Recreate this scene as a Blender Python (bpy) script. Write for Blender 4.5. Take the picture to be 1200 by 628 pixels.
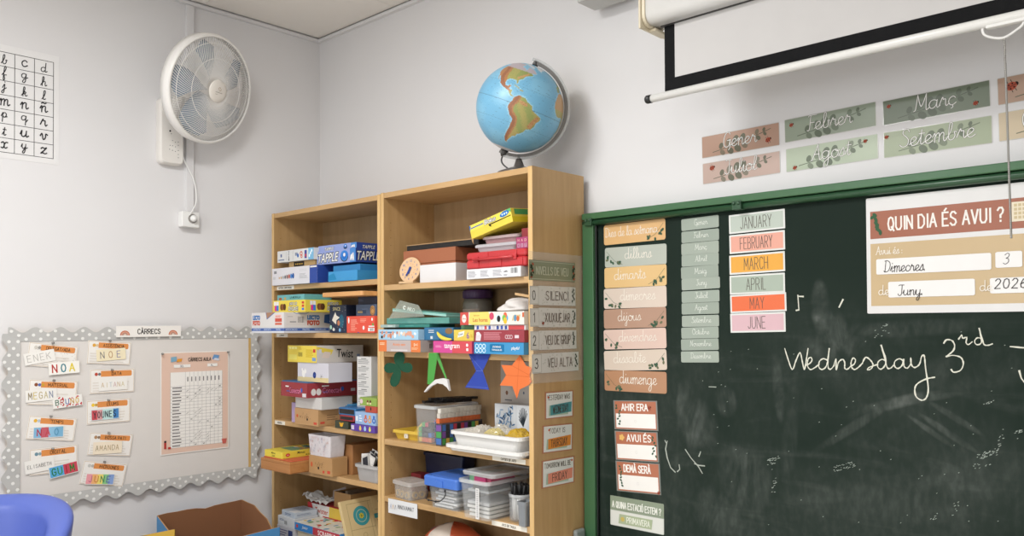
import bpy, bmesh, math, random
from mathutils import Vector, Matrix
random.seed(7)
for o in list(bpy.data.objects): bpy.data.objects.remove(o)
SC = bpy.context.scene
COL = SC.collection

# ---------------------------------------------------------------- camera
FPX, PPY = 962.7098, 366.1534
CAM = Vector((3.73122, -2.5194, 1.45))
CR = Vector((0.73349007, 0.67967929, -0.00532711))
CU = Vector((0.01542778, -0.00881277, 0.99984215))
CF = Vector((-0.67952506, 0.73345647, 0.01695003))
cam_data = bpy.data.cameras.new('camera')
cam = bpy.data.objects.new('camera', cam_data)
COL.objects.link(cam)
cam_data.sensor_fit = 'HORIZONTAL'
cam_data.sensor_width = 36.0
cam_data.lens = FPX / 1200 * 36.0
cam_data.shift_y = (PPY - 314) / 1200
cam_data.clip_start = 0.05
m = Matrix(((CR.x, CU.x, -CF.x), (CR.y, CU.y, -CF.y), (CR.z, CU.z, -CF.z)))
cam.matrix_world = Matrix.Translation(CAM) @ m.to_4x4()
SC.camera = cam

# ---------------------------------------------------------------- world, lamps, exposure
SC.view_settings.view_transform = 'Standard'
SC.view_settings.look = 'None'
SC.view_settings.gamma = 1.0
SC.view_settings.use_curve_mapping = False
SC.view_settings.exposure = -0.02
w = bpy.data.worlds.new('world'); SC.world = w; w.use_nodes = True
w.node_tree.nodes['Background'].inputs[0].default_value = (0.75, 0.82, 0.9, 1)
w.node_tree.nodes['Background'].inputs[1].default_value = 0.3
ROOM_X, ROOM_Y, ROOM_Z = 6.8, -7.0, 2.993

def area_lamp(name, loc, sx, sy, power, rot=(0, 0, 0), color=(1, 1, 1)):
    l = bpy.data.lights.new(name, 'AREA'); l.shape = 'RECTANGLE'; l.size = sx; l.size_y = sy
    l.energy = power; l.color = color
    o = bpy.data.objects.new(name, l); COL.objects.link(o)
    o.location = loc; o.rotation_euler = rot
    return o
WARM = (0.985, 0.995, 1.0)
LAMPS = [(1.75, -1.9, 48), (1.75, -4.1, 46), (4.35, -1.9, 14), (4.35, -4.1, 40)]
for (lx, ly, p) in LAMPS:
    area_lamp('ceiling_panel_lamp', (lx, ly, ROOM_Z - 0.03), 0.6, 0.6, p, (0, 0, 0), WARM)
area_lamp('rear_fill_lamp', (3.4, ROOM_Y + 0.12, 1.7), 4.4, 1.5, 56, (math.radians(90), 0, 0), (0.94, 1.0, 1.05))  # added ambient fill from behind the camera; no window is built there

# ---------------------------------------------------------------- pixel to place (rays of the photograph met with real planes)
def ray(px, py): return CR * ((px - 600) / FPX) - CU * ((py - PPY) / FPX) + CF
def PY(px, py, y): d = ray(px, py); return CAM + d * ((y - CAM.y) / d.y)
def PX(px, py, x): d = ray(px, py); return CAM + d * ((x - CAM.x) / d.x)
def PZ(px, py, z): d = ray(px, py); return CAM + d * ((z - CAM.z) / d.z)

# ---------------------------------------------------------------- materials
def lin(c): return c / 12.92 if c <= 0.04045 else ((c + 0.055) / 1.055) ** 2.4
def rgb(h):
    h = h.lstrip('#'); return tuple(lin(int(h[i:i + 2], 16) / 255) for i in (0, 2, 4)) + (1,)
_mats = {}
KIND = {'paper': (0.85, 0.25), 'gloss': (0.28, 0.5), 'card': (0.5, 0.4), 'plastic': (0.38, 0.5), 'fabric': (0.95, 0.1),
        'metal': (0.35, 0.5), 'ink': (0.7, 0.2), 'wall': (0.9, 0.2), 'shiny': (0.15, 0.5)}
def M(hexc, kind='paper', alpha=1.0):
    k = (hexc, kind, alpha)
    if k in _mats: return _mats[k]
    mt = bpy.data.materials.new(kind + '_' + hexc.strip('#') + ('' if alpha == 1 else '_clear')); mt.use_nodes = True
    nt = mt.node_tree; b = nt.nodes['Principled BSDF']
    ro, sp = KIND[kind]
    c = rgb(hexc)
    if kind in ('card', 'plastic', 'gloss'):
        lu = .3 * c[0] + .6 * c[1] + .1 * c[2]; c = tuple(x * .91 + lu * .09 for x in c[:3]) + (1,)
    tc = nt.nodes.new('ShaderNodeTexCoord'); nz = nt.nodes.new('ShaderNodeTexNoise'); mx = nt.nodes.new('ShaderNodeMix')
    mx.data_type = 'RGBA'
    nz.inputs['Scale'].default_value = {'wall': 2.2, 'fabric': 60}.get(kind, 14)
    nz.inputs['Detail'].default_value = 4
    nt.links.new(tc.outputs['Object'], nz.inputs['Vector'])
    nt.links.new(nz.outputs['Fac'], mx.inputs['Factor'])
    v = {'wall': 0.02, 'fabric': 0.12, 'paper': 0.03}.get(kind, 0.035)
    mx.inputs['A'].default_value = tuple(min(1, x * (1 - v)) for x in c[:3]) + (1,)
    mx.inputs['B'].default_value = tuple(min(1, x * (1 + v)) for x in c[:3]) + (1,)
    nt.links.new(mx.outputs['Result'], b.inputs['Base Color'])
    b.inputs['Roughness'].default_value = ro
    b.inputs['Specular IOR Level'].default_value = sp
    if kind == 'metal': b.inputs['Metallic'].default_value = 0.85
    if alpha < 1: b.inputs['Alpha'].default_value = alpha
    if kind in ('wall', 'fabric'):
        n2 = nt.nodes.new('ShaderNodeTexNoise'); n2.inputs['Scale'].default_value = 140 if kind == 'wall' else 400
        bp = nt.nodes.new('ShaderNodeBump'); bp.inputs['Strength'].default_value = 0.08 if kind == 'wall' else 0.3
        bp.inputs['Distance'].default_value = 0.002
        nt.links.new(tc.outputs['Object'], n2.inputs['Vector'])
        nt.links.new(n2.outputs['Fac'], bp.inputs['Height']); nt.links.new(bp.outputs['Normal'], b.inputs['Normal'])
    _mats[k] = mt
    return mt
def wood(name, c1, c2, axis='Z', rough=0.42, scale=1.0):
    if name in _mats: return _mats[name]
    mt = bpy.data.materials.new(name); mt.use_nodes = True
    nt = mt.node_tree; b = nt.nodes['Principled BSDF']
    tc = nt.nodes.new('ShaderNodeTexCoord'); mp = nt.nodes.new('ShaderNodeMapping')
    s = {'Z': (14, 14, 1.6), 'X': (1.6, 14, 14), 'Y': (14, 1.6, 14)}[axis]
    mp.inputs['Scale'].default_value = tuple(x * scale for x in s)
    nz = nt.nodes.new('ShaderNodeTexNoise'); nz.inputs['Scale'].default_value = 1.0; nz.inputs['Detail'].default_value = 5; nz.inputs['Distortion'].default_value = 1.2
    n2 = nt.nodes.new('ShaderNodeTexNoise'); n2.inputs['Scale'].default_value = 9.0; n2.inputs['Detail'].default_value = 3
    rp = nt.nodes.new('ShaderNodeValToRGB')
    rp.color_ramp.elements[0].position = 0.32; rp.color_ramp.elements[0].color = rgb(c1)
    rp.color_ramp.elements[1].position = 0.68; rp.color_ramp.elements[1].color = rgb(c2)
    mx = nt.nodes.new('ShaderNodeMath'); mx.operation = 'MULTIPLY_ADD'; mx.inputs[1].default_value = 0.25
    nt.links.new(tc.outputs['Object'], mp.inputs['Vector'])
    nt.links.new(mp.outputs['Vector'], nz.inputs['Vector']); nt.links.new(mp.outputs['Vector'], n2.inputs['Vector'])
    nt.links.new(n2.outputs['Fac'], mx.inputs[0])
    sb = nt.nodes.new('ShaderNodeMath'); sb.operation = 'SUBTRACT'; sb.inputs[1].default_value = 0.125
    nt.links.new(nz.outputs['Fac'], sb.inputs[0]); nt.links.new(sb.outputs[0], mx.inputs[2])
    nt.links.new(mx.outputs[0], rp.inputs['Fac']); nt.links.new(rp.outputs['Color'], b.inputs['Base Color'])
    b.inputs['Roughness'].default_value = rough
    _mats[name] = mt
    return mt

# ---------------------------------------------------------------- stroke lettering
CAPS = {
 'A': '0,0 3,10 6,0|1,3.5 5,3.5', 'B': '0,0 0,10 3.5,10 5,8.8 5,6.6 3.5,5.4 0,5.4|3.5,5.4 5.6,4 5.6,1.4 4,0 0,0',
 'C': '5.6,8.3 4.3,9.9 2,9.9 .4,7.5 .4,2.5 2,.1 4.3,.1 5.6,1.7', 'D': '0,0 0,10 3.2,10 5.6,7.5 5.6,2.5 3.2,0 0,0',
 'E': '5,10 0,10 0,0 5,0|0,5.2 4,5.2', 'F': '5,10 0,10 0,0|0,5.2 4,5.2', 'G': '5.6,8.3 4.3,9.9 2,9.9 .4,7.5 .4,2.5 2,.1 4.3,.1 5.6,1.7 5.6,4.6 3.4,4.6',
 'H': '0,0 0,10|5.5,0 5.5,10|0,5.2 5.5,5.2', 'I': '1.2,0 1.2,10', 'J': '4,10 4,2 3,.2 1.2,.2 .2,1.8', 'K': '0,0 0,10|5.4,10 0,4.6|1.8,6.2 5.6,0',
 'L': '0,10 0,0 4.6,0', 'M': '0,0 .4,10 3.4,3 6.4,10 6.8,0', 'N': '0,0 0,10 5.4,0 5.4,10', 'O': '3,0 1.2,.9 .2,5 1.2,9.1 3,10 4.8,9.1 5.8,5 4.8,.9 3,0',
 'P': '0,0 0,10 3.6,10 5.4,8.6 5.4,6.2 3.6,4.8 0,4.8', 'Q': '3,0 1.2,.9 .2,5 1.2,9.1 3,10 4.8,9.1 5.8,5 4.8,.9 3,0|3.6,2.4 6,-.6',
 'R': '0,0 0,10 3.6,10 5.4,8.6 5.4,6.2 3.6,4.8 0,4.8|2.6,4.8 5.6,0', 'S': '5.2,8.6 3.8,10 1.8,10 .4,8.4 .6,6.4 4.8,4 5.4,2 3.9,.1 1.7,.1 .2,1.6',
 'T': '0,10 6,10|3,10 3,0', 'U': '0,10 0,2.2 1.4,.1 4,.1 5.4,2.2 5.4,10', 'V': '0,10 2.8,0 5.6,10', 'W': '0,10 1.8,0 3.6,8 5.4,0 7.2,10', 'X': '0,0 5.4,10|0,10 5.4,0',
 'Y': '0,10 2.8,5 5.6,10|2.8,5 2.8,0', 'Z': '0,10 5.2,10 0,0 5.2,0', '?': '.4,8.2 1.8,9.9 4,9.9 5.2,8.2 4.6,6 2.8,4.6 2.8,2.8|2.8,.6 2.8,0',
 '0': '3,0 1.2,.9 .2,5 1.2,9.1 3,10 4.8,9.1 5.8,5 4.8,.9 3,0', '1': '.6,8 2.4,10 2.4,0', '2': '.4,8 1.8,9.9 4,9.9 5.2,8 4.6,5.6 .2,0 5.4,0',
 '3': '.4,9 2,10 4,10 5.2,8.4 4.6,6 2.6,5.4 4.8,4.6 5.6,2.4 4,.1 2,.1 .2,1.4', '4': '4,0 4,10 0,3 5.4,3', '6': '5,9.4 2.4,9 .4,4 1,1 3,0 5.2,1.4 5.2,4 3,5.4 .7,4',
 '!': '1,10 1,3|1,.6 1,0', ':': '1,6.5 1,6|1,2.2 1,1.7', '/': '0,0 4,10', '-': '.4,5 3.6,5', '.': '.6,.5 .6,0', "'": '.6,10 .6,7.5',
}
CURS = {  # x-height 10
 'a': ('9,8.5 6,10 2.5,9 .8,5 2.5,1 5.5,.4 8.4,3.4 9.4,9.6|9.4,9.6 9.2,3 10.4,.4 13,2.4', 12),
 'b': ('0,1 4,9 5.4,17 4.2,20 2.6,17 2.6,4 4.4,.4 7.6,1.2 9,5 8,9 10.5,8.4', 11), 'c': ('8,8 5.6,10 2.4,8.6 1,5 2.6,1 5.6,.2 9,2.4', 9),
 'd': ('9,8.5 6,10 2.5,9 .8,5 2.5,1 5.5,.4 8.4,3.4|9.4,20 9.2,3 10.4,.4 13,2.4', 12), 'e': ('0,2 4,4 7.4,7.4 5.6,10 2.6,8.6 1.4,4.6 3,.8 6,.4 9.4,2.6', 9),
 'f': ('0,1 4,8 6.4,16 5,20 3.4,17 3,2 3,-8 4.4,-9.6 5.4,-6 4,.4 8,2', 8), 'g': ('9,8.5 6,10 2.5,9 .8,5 2.5,1 5.5,.6 8.4,3.4 9.4,9.6|9.4,9.6 9,-5 6.8,-9.6 3.6,-8 6,-2.6 13,2.4', 12),
 'h': ('0,1 4,9 5.6,17 4.2,20 2.8,17 2.8,0|2.8,5 5.4,9.6 8.2,9 8.6,3 9.6,.4 12,2.4', 11), 'i': ('0,2 3,9.6 3,2.6 4.4,.4 7,2.4|3.1,14 3.2,14.8', 6),
 'j': ('0,2 3.4,9.6 3.2,-5 1.6,-9.4 -1,-7.6 2,-2 7,2.4|3.5,14 3.6,14.8', 6), 'k': ('0,1 4,9 5.4,17 4.2,20 2.8,17 2.8,0|2.8,5 6,9.6 8,8 5.6,5.4 3.4,5.2 6.4,4 8.2,.6 11,2.4', 10),
 'l': ('0,1 4,9 5.6,17 4.2,20 2.6,17 2.6,3 4.2,.4 7,2.4', 6), 'm': ('0,6 1.8,10 2.6,8 2.6,0|2.6,6 4.8,9.8 6.8,9 7,0|7,6 9.2,9.8 11.4,9 11.6,3 12.8,.4 15,2.4', 14),
 'n': ('0,6 1.8,10 2.6,8 2.6,0|2.6,6 5,9.8 7.6,9 7.8,3 9,.4 11.4,2.4', 10.5), 'o': ('5.4,10 2.4,8.8 1,5 2.6,1 5.4,.2 8.4,2 9.2,6 7.6,9.2 5.4,10 7,7.8 11,8.4', 10),
 'p': ('0,2 2.6,9.6|2.8,9.8 2.8,-9.6|2.8,7 5.4,10 8.4,8.6 9.2,5 7.6,1 5,.4 3,2.2|7.4,.8 11,2', 10.5), 'q': ('9,8.5 6,10 2.5,9 .8,5 2.5,1 5.5,.6 8.4,3.4 9.4,9.6|9.4,9.6 9.4,-9.6|9.4,-4 13,2', 12),
 'r': ('0,2 2.4,9.6 3.4,10.8 4,8.4 6.4,8.4 6.8,3 8,.4 10,2.4', 9), 's': ('0,1 5,10.4 6.4,6 6,1.6 3.6,.2 1.4,1.2|6,1.6 9,2.4', 8), 't': ('0,2 3.4,9.6|3.4,17 3.2,3 4.6,.4 7,2.4|.8,12.6 6.6,12.6', 6.5),
 'u': ('0,4 1.8,9.8 1.8,3.4 3.6,.4 6.4,1.4 8.4,5|8.4,9.8 8.4,3 9.6,.4 12,2.4', 11), 'v': ('0,6 1.8,10 3,8 4.4,1.4 5.8,.6 7.8,4 8,9.6 10.6,8.4', 10), 'w': ('0,6 1.8,9.8 1.8,3 3.4,.4 6,2 6.8,9|6.8,9 7,2 8.8,.4 11.4,3 11.4,9.6 14,8.4', 13.5),
 'x': ('.4,8.4 2.8,10 4.6,7 4.6,3 6.6,.4 9,2|9,9.6 6.6,9.6 4.6,6.6|4.6,3.4 2.8,.4 .6,1.2', 9), 'y': ('0,4 1.8,9.8 1.8,3.4 3.6,.4 6.4,1.4 8.4,5|8.4,9.8 8,-5 6,-9.6 3.4,-8 6,-2 12,2.4', 11),
 'z': ('.6,8 2.8,10 5.6,8.6 8.4,10 5,5 1,.4 4,1.2 7,0 9.4,1.4', 9),
 'G': ('10,17 7.6,20 3.6,18.6 1.2,12 1.6,4 5,.2 9,1.8 10.6,8|10.6,10 10.8,-1 9,-4|6.4,9 11,9.4', 12), 'F': ('1,18 3,19.4 12,19.4|4.2,19.4 3.6,4 2.4,.4 .4,1|3.8,10 9.4,10', 10),
 'M': ('0,.6 2,3 3.4,19.4|3.4,19.4 8,5 13,19.4|13,19.4 13.6,2 15,.4 17,2', 16), 'J': ('1,18.6 3,19.6 10,19.4|6.6,19.4 6.8,4 5,.2 2,.4 .6,3', 9), 'A': ('0,.6 2,2 7.6,19.6|7.6,19.6 10.6,2 12,.4 14,2|3.4,7.6 10,7.6', 13),
 'S': ('10,16.6 8,20 4,19 3.4,15 7.4,11 10,6.6 8.6,1.4 4,.2 .6,3', 11), 'W': ('0,19 2.6,0 7,13 10.6,0 13.6,20', 13), 'D': ('3,19.4 3,1|1,19 6,19.6 11,16 12,9 9,2 3,.4 .8,2.4', 13), 'O': ('7,20 3,18 1,11 3,3 7,.2 11,3 12.6,11 10.4,18 7,20 9,16 13,17', 13),
 'N': ('0,.6 2,3 3.4,19.4|3.4,19.4 10,.6|10,.6 10.6,17 13,19.4', 13), '3': ('1,17 4,20 8,18 7,13 4,11 8,9.6 9,4 5,.2 1,2', 11), ' ': ('', 6), ':': ('1,7 1,8|1,1 1,2', 4), '.': ('1,0 1,1', 3),
}
CURS['é'] = (CURS['e'][0] + '|4.6,13 6.6,15.6', CURS['e'][1]); CURS['ñ'] = (CURS['n'][0] + '|1.4,14 3.4,15.6 6,14 8,15.4', CURS['n'][1])
CURS['ç'] = (CURS['c'][0] + '|5.4,0 6,-2.4 4.2,-3.6', CURS['c'][1])
def parse(s): return [[tuple(float(v) for v in p.split(',')) for p in st.split()] for st in s.split('|') if st]
def smooth(pts, n=4):
    if len(pts) < 3: return pts
    out = []
    P = [pts[0]] + list(pts) + [pts[-1]]
    for i in range(1, len(P) - 2):
        a, b, c, d = P[i - 1], P[i], P[i + 1], P[i + 2]
        for k in range(n):
            t = k / n
            out.append(tuple(0.5 * (2 * b[j] + (c[j] - a[j]) * t + (2 * a[j] - 5 * b[j] + 4 * c[j] - d[j]) * t * t + (3 * b[j] - a[j] - 3 * c[j] + d[j]) * t ** 3) for j in (0, 1)))
    out.append(pts[-1])
    return out
ACC = {'À': ('A', '2.2,13 3.6,11.4'), 'É': ('E', '1.8,11.4 3.4,13'), 'Ó': ('O', '2.6,11.4 4,13'), 'È': ('E', '1.6,13 3.2,11.4')}
def layout(txt, font):
    """strokes of a line of writing and its width; caps height 10 or cursive x-height 10"""
    x = 0; out = []
    for ch in txt:
        if font == 'caps':
            if ch == ' ': x += 4; continue
            ex = None
            if ch in ACC: ch, ex = ACC[ch]
            st = parse(CAPS.get(ch.upper(), CAPS['O']) + ('|' + ex if ex else ''))
            wd = max(p[0] for s in st for p in s) + 2.2
        else:
            s, wd = CURS.get(ch, CURS['o']); st = [smooth(q) for q in parse(s)]
        for s in st: out.append([(p[0] + x, p[1]) for p in s])
        x += wd
    return out, x
_tc = {}
def font_mesh(txt, shear=0.0):
    k = (txt, shear)
    if k in _tc: return _tc[k]
    cu = bpy.data.curves.new('lettering', 'FONT'); cu.body = txt; cu.resolution_u = 3; cu.shear = shear; cu.offset = 0.012
    ob = bpy.data.objects.new('lettering', cu); COL.objects.link(ob)
    dg = bpy.context.evaluated_depsgraph_get(); dg.update()
    ev = ob.evaluated_get(dg); me = ev.to_mesh()
    vs = [(v.co.x, v.co.y) for v in me.vertices]; fs = [tuple(p.vertices) for p in me.polygons]
    ev.to_mesh_clear(); bpy.data.objects.remove(ob); bpy.data.curves.remove(cu)
    if vs:
        x0 = min(v[0] for v in vs); x1 = max(v[0] for v in vs); y0 = min(v[1] for v in vs); y1 = max(v[1] for v in vs)
    else: x0 = x1 = y0 = y1 = 0
    _tc[k] = (vs, fs, x0, x1, y0, y1)
    return _tc[k]

# ---------------------------------------------------------------- mesh builder
class MB:
    def __init__(s): s.v = []; s.f = []; s.mi = []; s.sm = []; s.mats = []; s.T = None
    def mid(s, m):
        if m not in s.mats: s.mats.append(m)
        return s.mats.index(m)
    def add(s, vs, fs, m, smooth=False):
        n = len(s.v); i = s.mid(m)
        for v in vs:
            v = Vector(v); s.v.append(tuple(s.T @ v) if s.T else tuple(v))
        for f in fs: s.f.append(tuple(n + k for k in f)); s.mi.append(i); s.sm.append(smooth)
        return s
    def box(s, x0, x1, y0, y1, z0, z1, m):
        return s.add([(x0, y0, z0), (x1, y0, z0), (x1, y1, z0), (x0, y1, z0), (x0, y0, z1), (x1, y0, z1), (x1, y1, z1), (x0, y1, z1)],
              [(0, 3, 2, 1), (4, 5, 6, 7), (0, 1, 5, 4), (1, 2, 6, 5), (2, 3, 7, 6), (3, 0, 4, 7)], m)
    def prism(s, poly, a0, a1, m, plane='XY', smooth=False):
        # plane XY extrudes along z, XZ along y, YZ along x
        def P(p, a): return {'XY': (p[0], p[1], a), 'XZ': (p[0], a, p[1]), 'YZ': (a, p[0], p[1])}[plane]
        n = len(poly); area = sum(poly[i][0] * poly[(i + 1) % n][1] - poly[(i + 1) % n][0] * poly[i][1] for i in range(n))
        flip = (area < 0) ^ (plane == 'XZ')
        if flip: poly = poly[::-1]
        vs = [P(p, a0) for p in poly] + [P(p, a1) for p in poly]
        fs = [tuple(range(n - 1, -1, -1)), tuple(range(n, 2 * n))] + [(i, (i + 1) % n, n + (i + 1) % n, n + i) for i in range(n)]
        return s.add(vs, fs, m, smooth)
    def lathe(s, prof, m, seg=32, smooth=True, cap=True):
        vs = []; fs = []
        for (r, z) in prof:
            for k in range(seg):
                a = 2 * math.pi * k / seg; vs.append((r * math.cos(a), r * math.sin(a), z))
        for i in range(len(prof) - 1):
            for k in range(seg):
                k2 = (k + 1) % seg; fs.append((i * seg + k, i * seg + k2, (i + 1) * seg + k2, (i + 1) * seg + k))
        if cap:
            fs.append(tuple(range(seg - 1, -1, -1))); n = (len(prof) - 1) * seg; fs.append(tuple(range(n, n + seg)))
        return s.add(vs, fs, m, smooth)
    def tube(s, pts, r, m, seg=8, closed=False, smooth=True, flat=None):
        pts = [Vector(p) for p in pts]; n = len(pts); vs = []; fs = []; up = None
        for i, p in enumerate(pts):
            if closed: t = pts[(i + 1) % n] - pts[i - 1]
            else: t = pts[min(i + 1, n - 1)] - pts[max(i - 1, 0)]
            t.normalize()
            if up is None: up = Vector((0, 0, 1)) if abs(t.z) < 0.9 else Vector((1, 0, 0))
            a = t.cross(up)
            if a.length < 1e-6: a = t.cross(Vector((0.3, 1, 0.2)))
            a.normalize(); b = a.cross(t); up = b
            rr = r[i] if isinstance(r, (list, tuple)) else r
            for k in range(seg):
                an = 2 * math.pi * (k + 0.5) / seg; vs.append(p + a * math.cos(an) * rr + b * math.sin(an) * rr)
        L = n if closed else n - 1
        for i in range(L):
            j = (i + 1) % n
            for k in range(seg):
                k2 = (k + 1) % seg; fs.append((i * seg + k, i * seg + k2, j * seg + k2, j * seg + k))
        if not closed: fs.append(tuple(range(seg - 1, -1, -1))); fs.append(tuple(range((n - 1) * seg, n * seg)))
        return s.add(vs, fs, m, smooth)
    def rings(s, rs, m, cap0=True, cap1=True, smooth=False):
        n = len(rs[0]); vs = [p for r in rs for p in r]; fs = []
        for i in range(len(rs) - 1):
            for k in range(n):
                k2 = (k + 1) % n; fs.append((i * n + k, i * n + k2, (i + 1) * n + k2, (i + 1) * n + k))
        if cap0: fs.append(tuple(range(n - 1, -1, -1)))
        if cap1: fs.append(tuple(range((len(rs) - 1) * n, len(rs) * n)))
        return s.add(vs, fs, m, smooth)
    def sphere(s, c, r, m, seg=12, rings=8, sc=(1, 1, 1)):
        vs = []; fs = []
        for i in range(rings + 1):
            th = math.pi * i / rings
            for k in range(seg):
                a = 2 * math.pi * k / seg
                vs.append((c[0] + r * sc[0] * math.sin(th) * math.cos(a), c[1] + r * sc[1] * math.sin(th) * math.sin(a), c[2] - r * sc[2] * math.cos(th)))
        for i in range(rings):
            for k in range(seg):
                k2 = (k + 1) % seg; fs.append((i * seg + k, i * seg + k2, (i + 1) * seg + k2, (i + 1) * seg + k))
        return s.add(vs, fs, m, True)
    def build(s, name, parent=None, loc=None, rot=None, bevel=0, seg=2, solid=0, subsurf=0):
        me = bpy.data.meshes.new(name); me.from_pydata(s.v, [], s.f)
        for m in s.mats: me.materials.append(m)
        for p, i, sm in zip(me.polygons, s.mi, s.sm): p.material_index = i; p.use_smooth = sm
        me.update()
        o = bpy.data.objects.new(name, me); COL.objects.link(o)
        if parent: o.parent = parent
        if loc is not None: o.location = loc
        if rot is not None: o.rotation_euler = rot
        if solid:
            md = o.modifiers.new('solid', 'SOLIDIFY'); md.thickness = solid; md.offset = -1
        if bevel:
            md = o.modifiers.new('bevel', 'BEVEL'); md.width = bevel; md.segments = seg; md.limit_method = 'ANGLE'; md.angle_limit = math.radians(40)
        if subsurf:
            md = o.modifiers.new('sub', 'SUBSURF'); md.levels = subsurf; md.render_levels = subsurf
        return o

def rrect(x0, x1, y0, y1, r, n=4):
    out = []
    for (cx, cy, a0) in ((x1 - r, y0 + r, -90), (x1 - r, y1 - r, 0), (x0 + r, y1 - r, 90), (x0 + r, y0 + r, 180)):
        for k in range(n + 1):
            a = math.radians(a0 + 90 * k / n); out.append((cx + r * math.cos(a), cy + r * math.sin(a)))
    return out

class Dec:
    """draws flat printed marks on a face: o origin, U, V axes, N outward, size w x h; coordinates are 0..1 of the face"""
    def __init__(s, mb, o, U, V, N, w, h):
        s.mb = mb; s.o = Vector(o); s.U = Vector(U); s.V = Vector(V); s.N = Vector(N); s.w = w; s.h = h; s.k = 0; s.wrap = 400
    def P(s, u, v, l): return s.o + s.U * u + s.V * v + s.N * l
    def nl(s, kind=None):
        s.k += 1
        return 0.00025 + 0.000015 * (s.k % s.wrap)
    def mesh(s, pts, fs, mat, kind=None):
        l = s.nl(kind); s.mb.add([s.P(u, v, l) for u, v in pts], fs, mat)
    def poly(s, pts, mat):
        pts = [(u * s.w, v * s.h) for u, v in pts]
        n = len(pts); ar = sum(pts[i][0] * pts[(i + 1) % n][1] - pts[(i + 1) % n][0] * pts[i][1] for i in range(n))
        if ar < 0: pts = pts[::-1]
        s.mesh(pts, [tuple(range(len(pts)))], mat)
    def rect(s, u0, v0, u1, v1, mat): s.poly([(u0, v0), (u1, v0), (u1, v1), (u0, v1)], mat)
    def ell(s, u, v, ru, rv=None, mat=None, ang=0, n=14):
        # radii in metres when rv given as metres; ru as fraction of height if rv is None
        a = ru; b = rv if rv is not None else ru
        ca, sa = math.cos(ang), math.sin(ang); pts = []
        for k in range(n):
            t = 2 * math.pi * k / n; x = a * math.cos(t); y = b * math.sin(t)
            pts.append((u * s.w + x * ca - y * sa, v * s.h + x * sa + y * ca))
        s.mesh(pts, [tuple(range(n))], mat, 'ell')
    def ring(s, u, v, r0, r1, mat, a0=0, a1=360, n=24):
        l = s.nl(); vs = []; fs = []
        for k in range(n + 1):
            t = math.radians(a0 + (a1 - a0) * k / n)
            for r in (r0, r1): vs.append(s.P(u * s.w + r * math.cos(t), v * s.h + r * math.sin(t), l))
        for k in range(n): fs.append((2 * k, 2 * k + 1, 2 * k + 3, 2 * k + 2))
        s.mb.add(vs, fs, mat)
    def ribbons(s, strokes, wd, mat, jit=0):
        """strokes in metres"""
        runs = []
        for st in strokes:
            pts = [Vector(p) for p in st]
            q = [pts[0]]
            for p in pts[1:]:
                if (p - q[-1]).length > 1e-6: q.append(p)
            cur = [q[0]]
            for i in range(1, len(q)):
                cur.append(q[i])
                if i < len(q) - 1 and (q[i] - q[i - 1]).angle(q[i + 1] - q[i]) > 0.75: runs.append(cur); cur = [q[i]]
            runs.append(cur)
        for q in runs:
            l = s.nl()
            if len(q) < 2: q.append(q[0] + Vector((wd * 0.4, 0)))
            vs = []; fs = []
            for i, p in enumerate(q):
                d = q[min(i + 1, len(q) - 1)] - q[max(i - 1, 0)]
                if d.length < 1e-9: d = Vector((1, 0))
                d.normalize(); nn = Vector((-d.y, d.x)) * wd / 2
                if jit: nn *= 1 + random.uniform(-jit, jit)
                e = d * wd * 0.4 if i == len(q) - 1 else (-d * wd * 0.4 if i == 0 else Vector((0, 0)))
                for t in (p + e + nn, p + e - nn): vs.append(s.P(t.x, t.y, l + 0.000002 * min(i, 9)))
                if i: fs.append((2 * i - 1, 2 * i - 2, 2 * i, 2 * i + 1))
            s.mb.add(vs, fs, mat)
    def write(s, txt, font, u, v, hgt, wd, mat, maxw=None, align='c', slant=0, rot=0, outline=None, aspect=1.0, jit=0):
        """stroke lettering; u,v fraction of face = centre (or left with align l) on the baseline; hgt caps height / x-height in fraction of face height; wd stroke in fraction of hgt"""
        st, W = layout(txt, font); H = hgt * s.h; k = H / 10; kx = k * aspect
        if maxw and W * kx > maxw * s.w: kx = maxw * s.w / W
        x0 = u * s.w - (W * kx / 2 if align == 'c' else 0); y0 = v * s.h
        cr, sr = math.cos(rot), math.sin(rot); out = []
        for q in st:
            o = []
            for (x, y) in q:
                X = x * kx + y * k * slant; Y = y * k
                if align == 'c': X -= W * kx / 2; o.append((u * s.w + X * cr - Y * sr, y0 + X * sr + Y * cr))
                else: o.append((x0 + X * cr - Y * sr, y0 + X * sr + Y * cr))
            out.append(o)
        if outline: s.ribbons(out, wd * H * 1.9, outline)
        s.ribbons(out, wd * H, mat, jit)
    def text(s, txt, u, v, hgt, mat, maxw=None, shear=0.0, rot=0, outline=None, vert=False):
        """printed lettering centred at u,v; hgt fraction of face height"""
        vs, fs, x0, x1, y0, y1 = font_mesh(txt, shear)
        if not vs: return
        H = hgt * s.h; k = H / max(y1 - y0, 1e-6); kx = k
        if maxw and (x1 - x0) * kx > maxw * s.w: kx = maxw * s.w / (x1 - x0)
        cr, sr = math.cos(rot), math.sin(rot)
        def put(ox, oy, mm):
            l = s.nl(); pts = []
            for (x, y) in vs:
                X = (x - (x0 + x1) / 2) * kx + ox; Y = (y - (y0 + y1) / 2) * k + oy
                pts.append(s.P(u * s.w + X * cr - Y * sr, v * s.h + X * sr + Y * cr, l))
            s.mb.add(pts, fs, mm)
        if outline:
            e = H * 0.07
            for (a, b) in ((e, 0), (-e, 0), (0, e), (0, -e), (e, e), (-e, -e), (e, -e), (-e, e)): put(a, b, outline)
        put(0, 0, mat)
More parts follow.
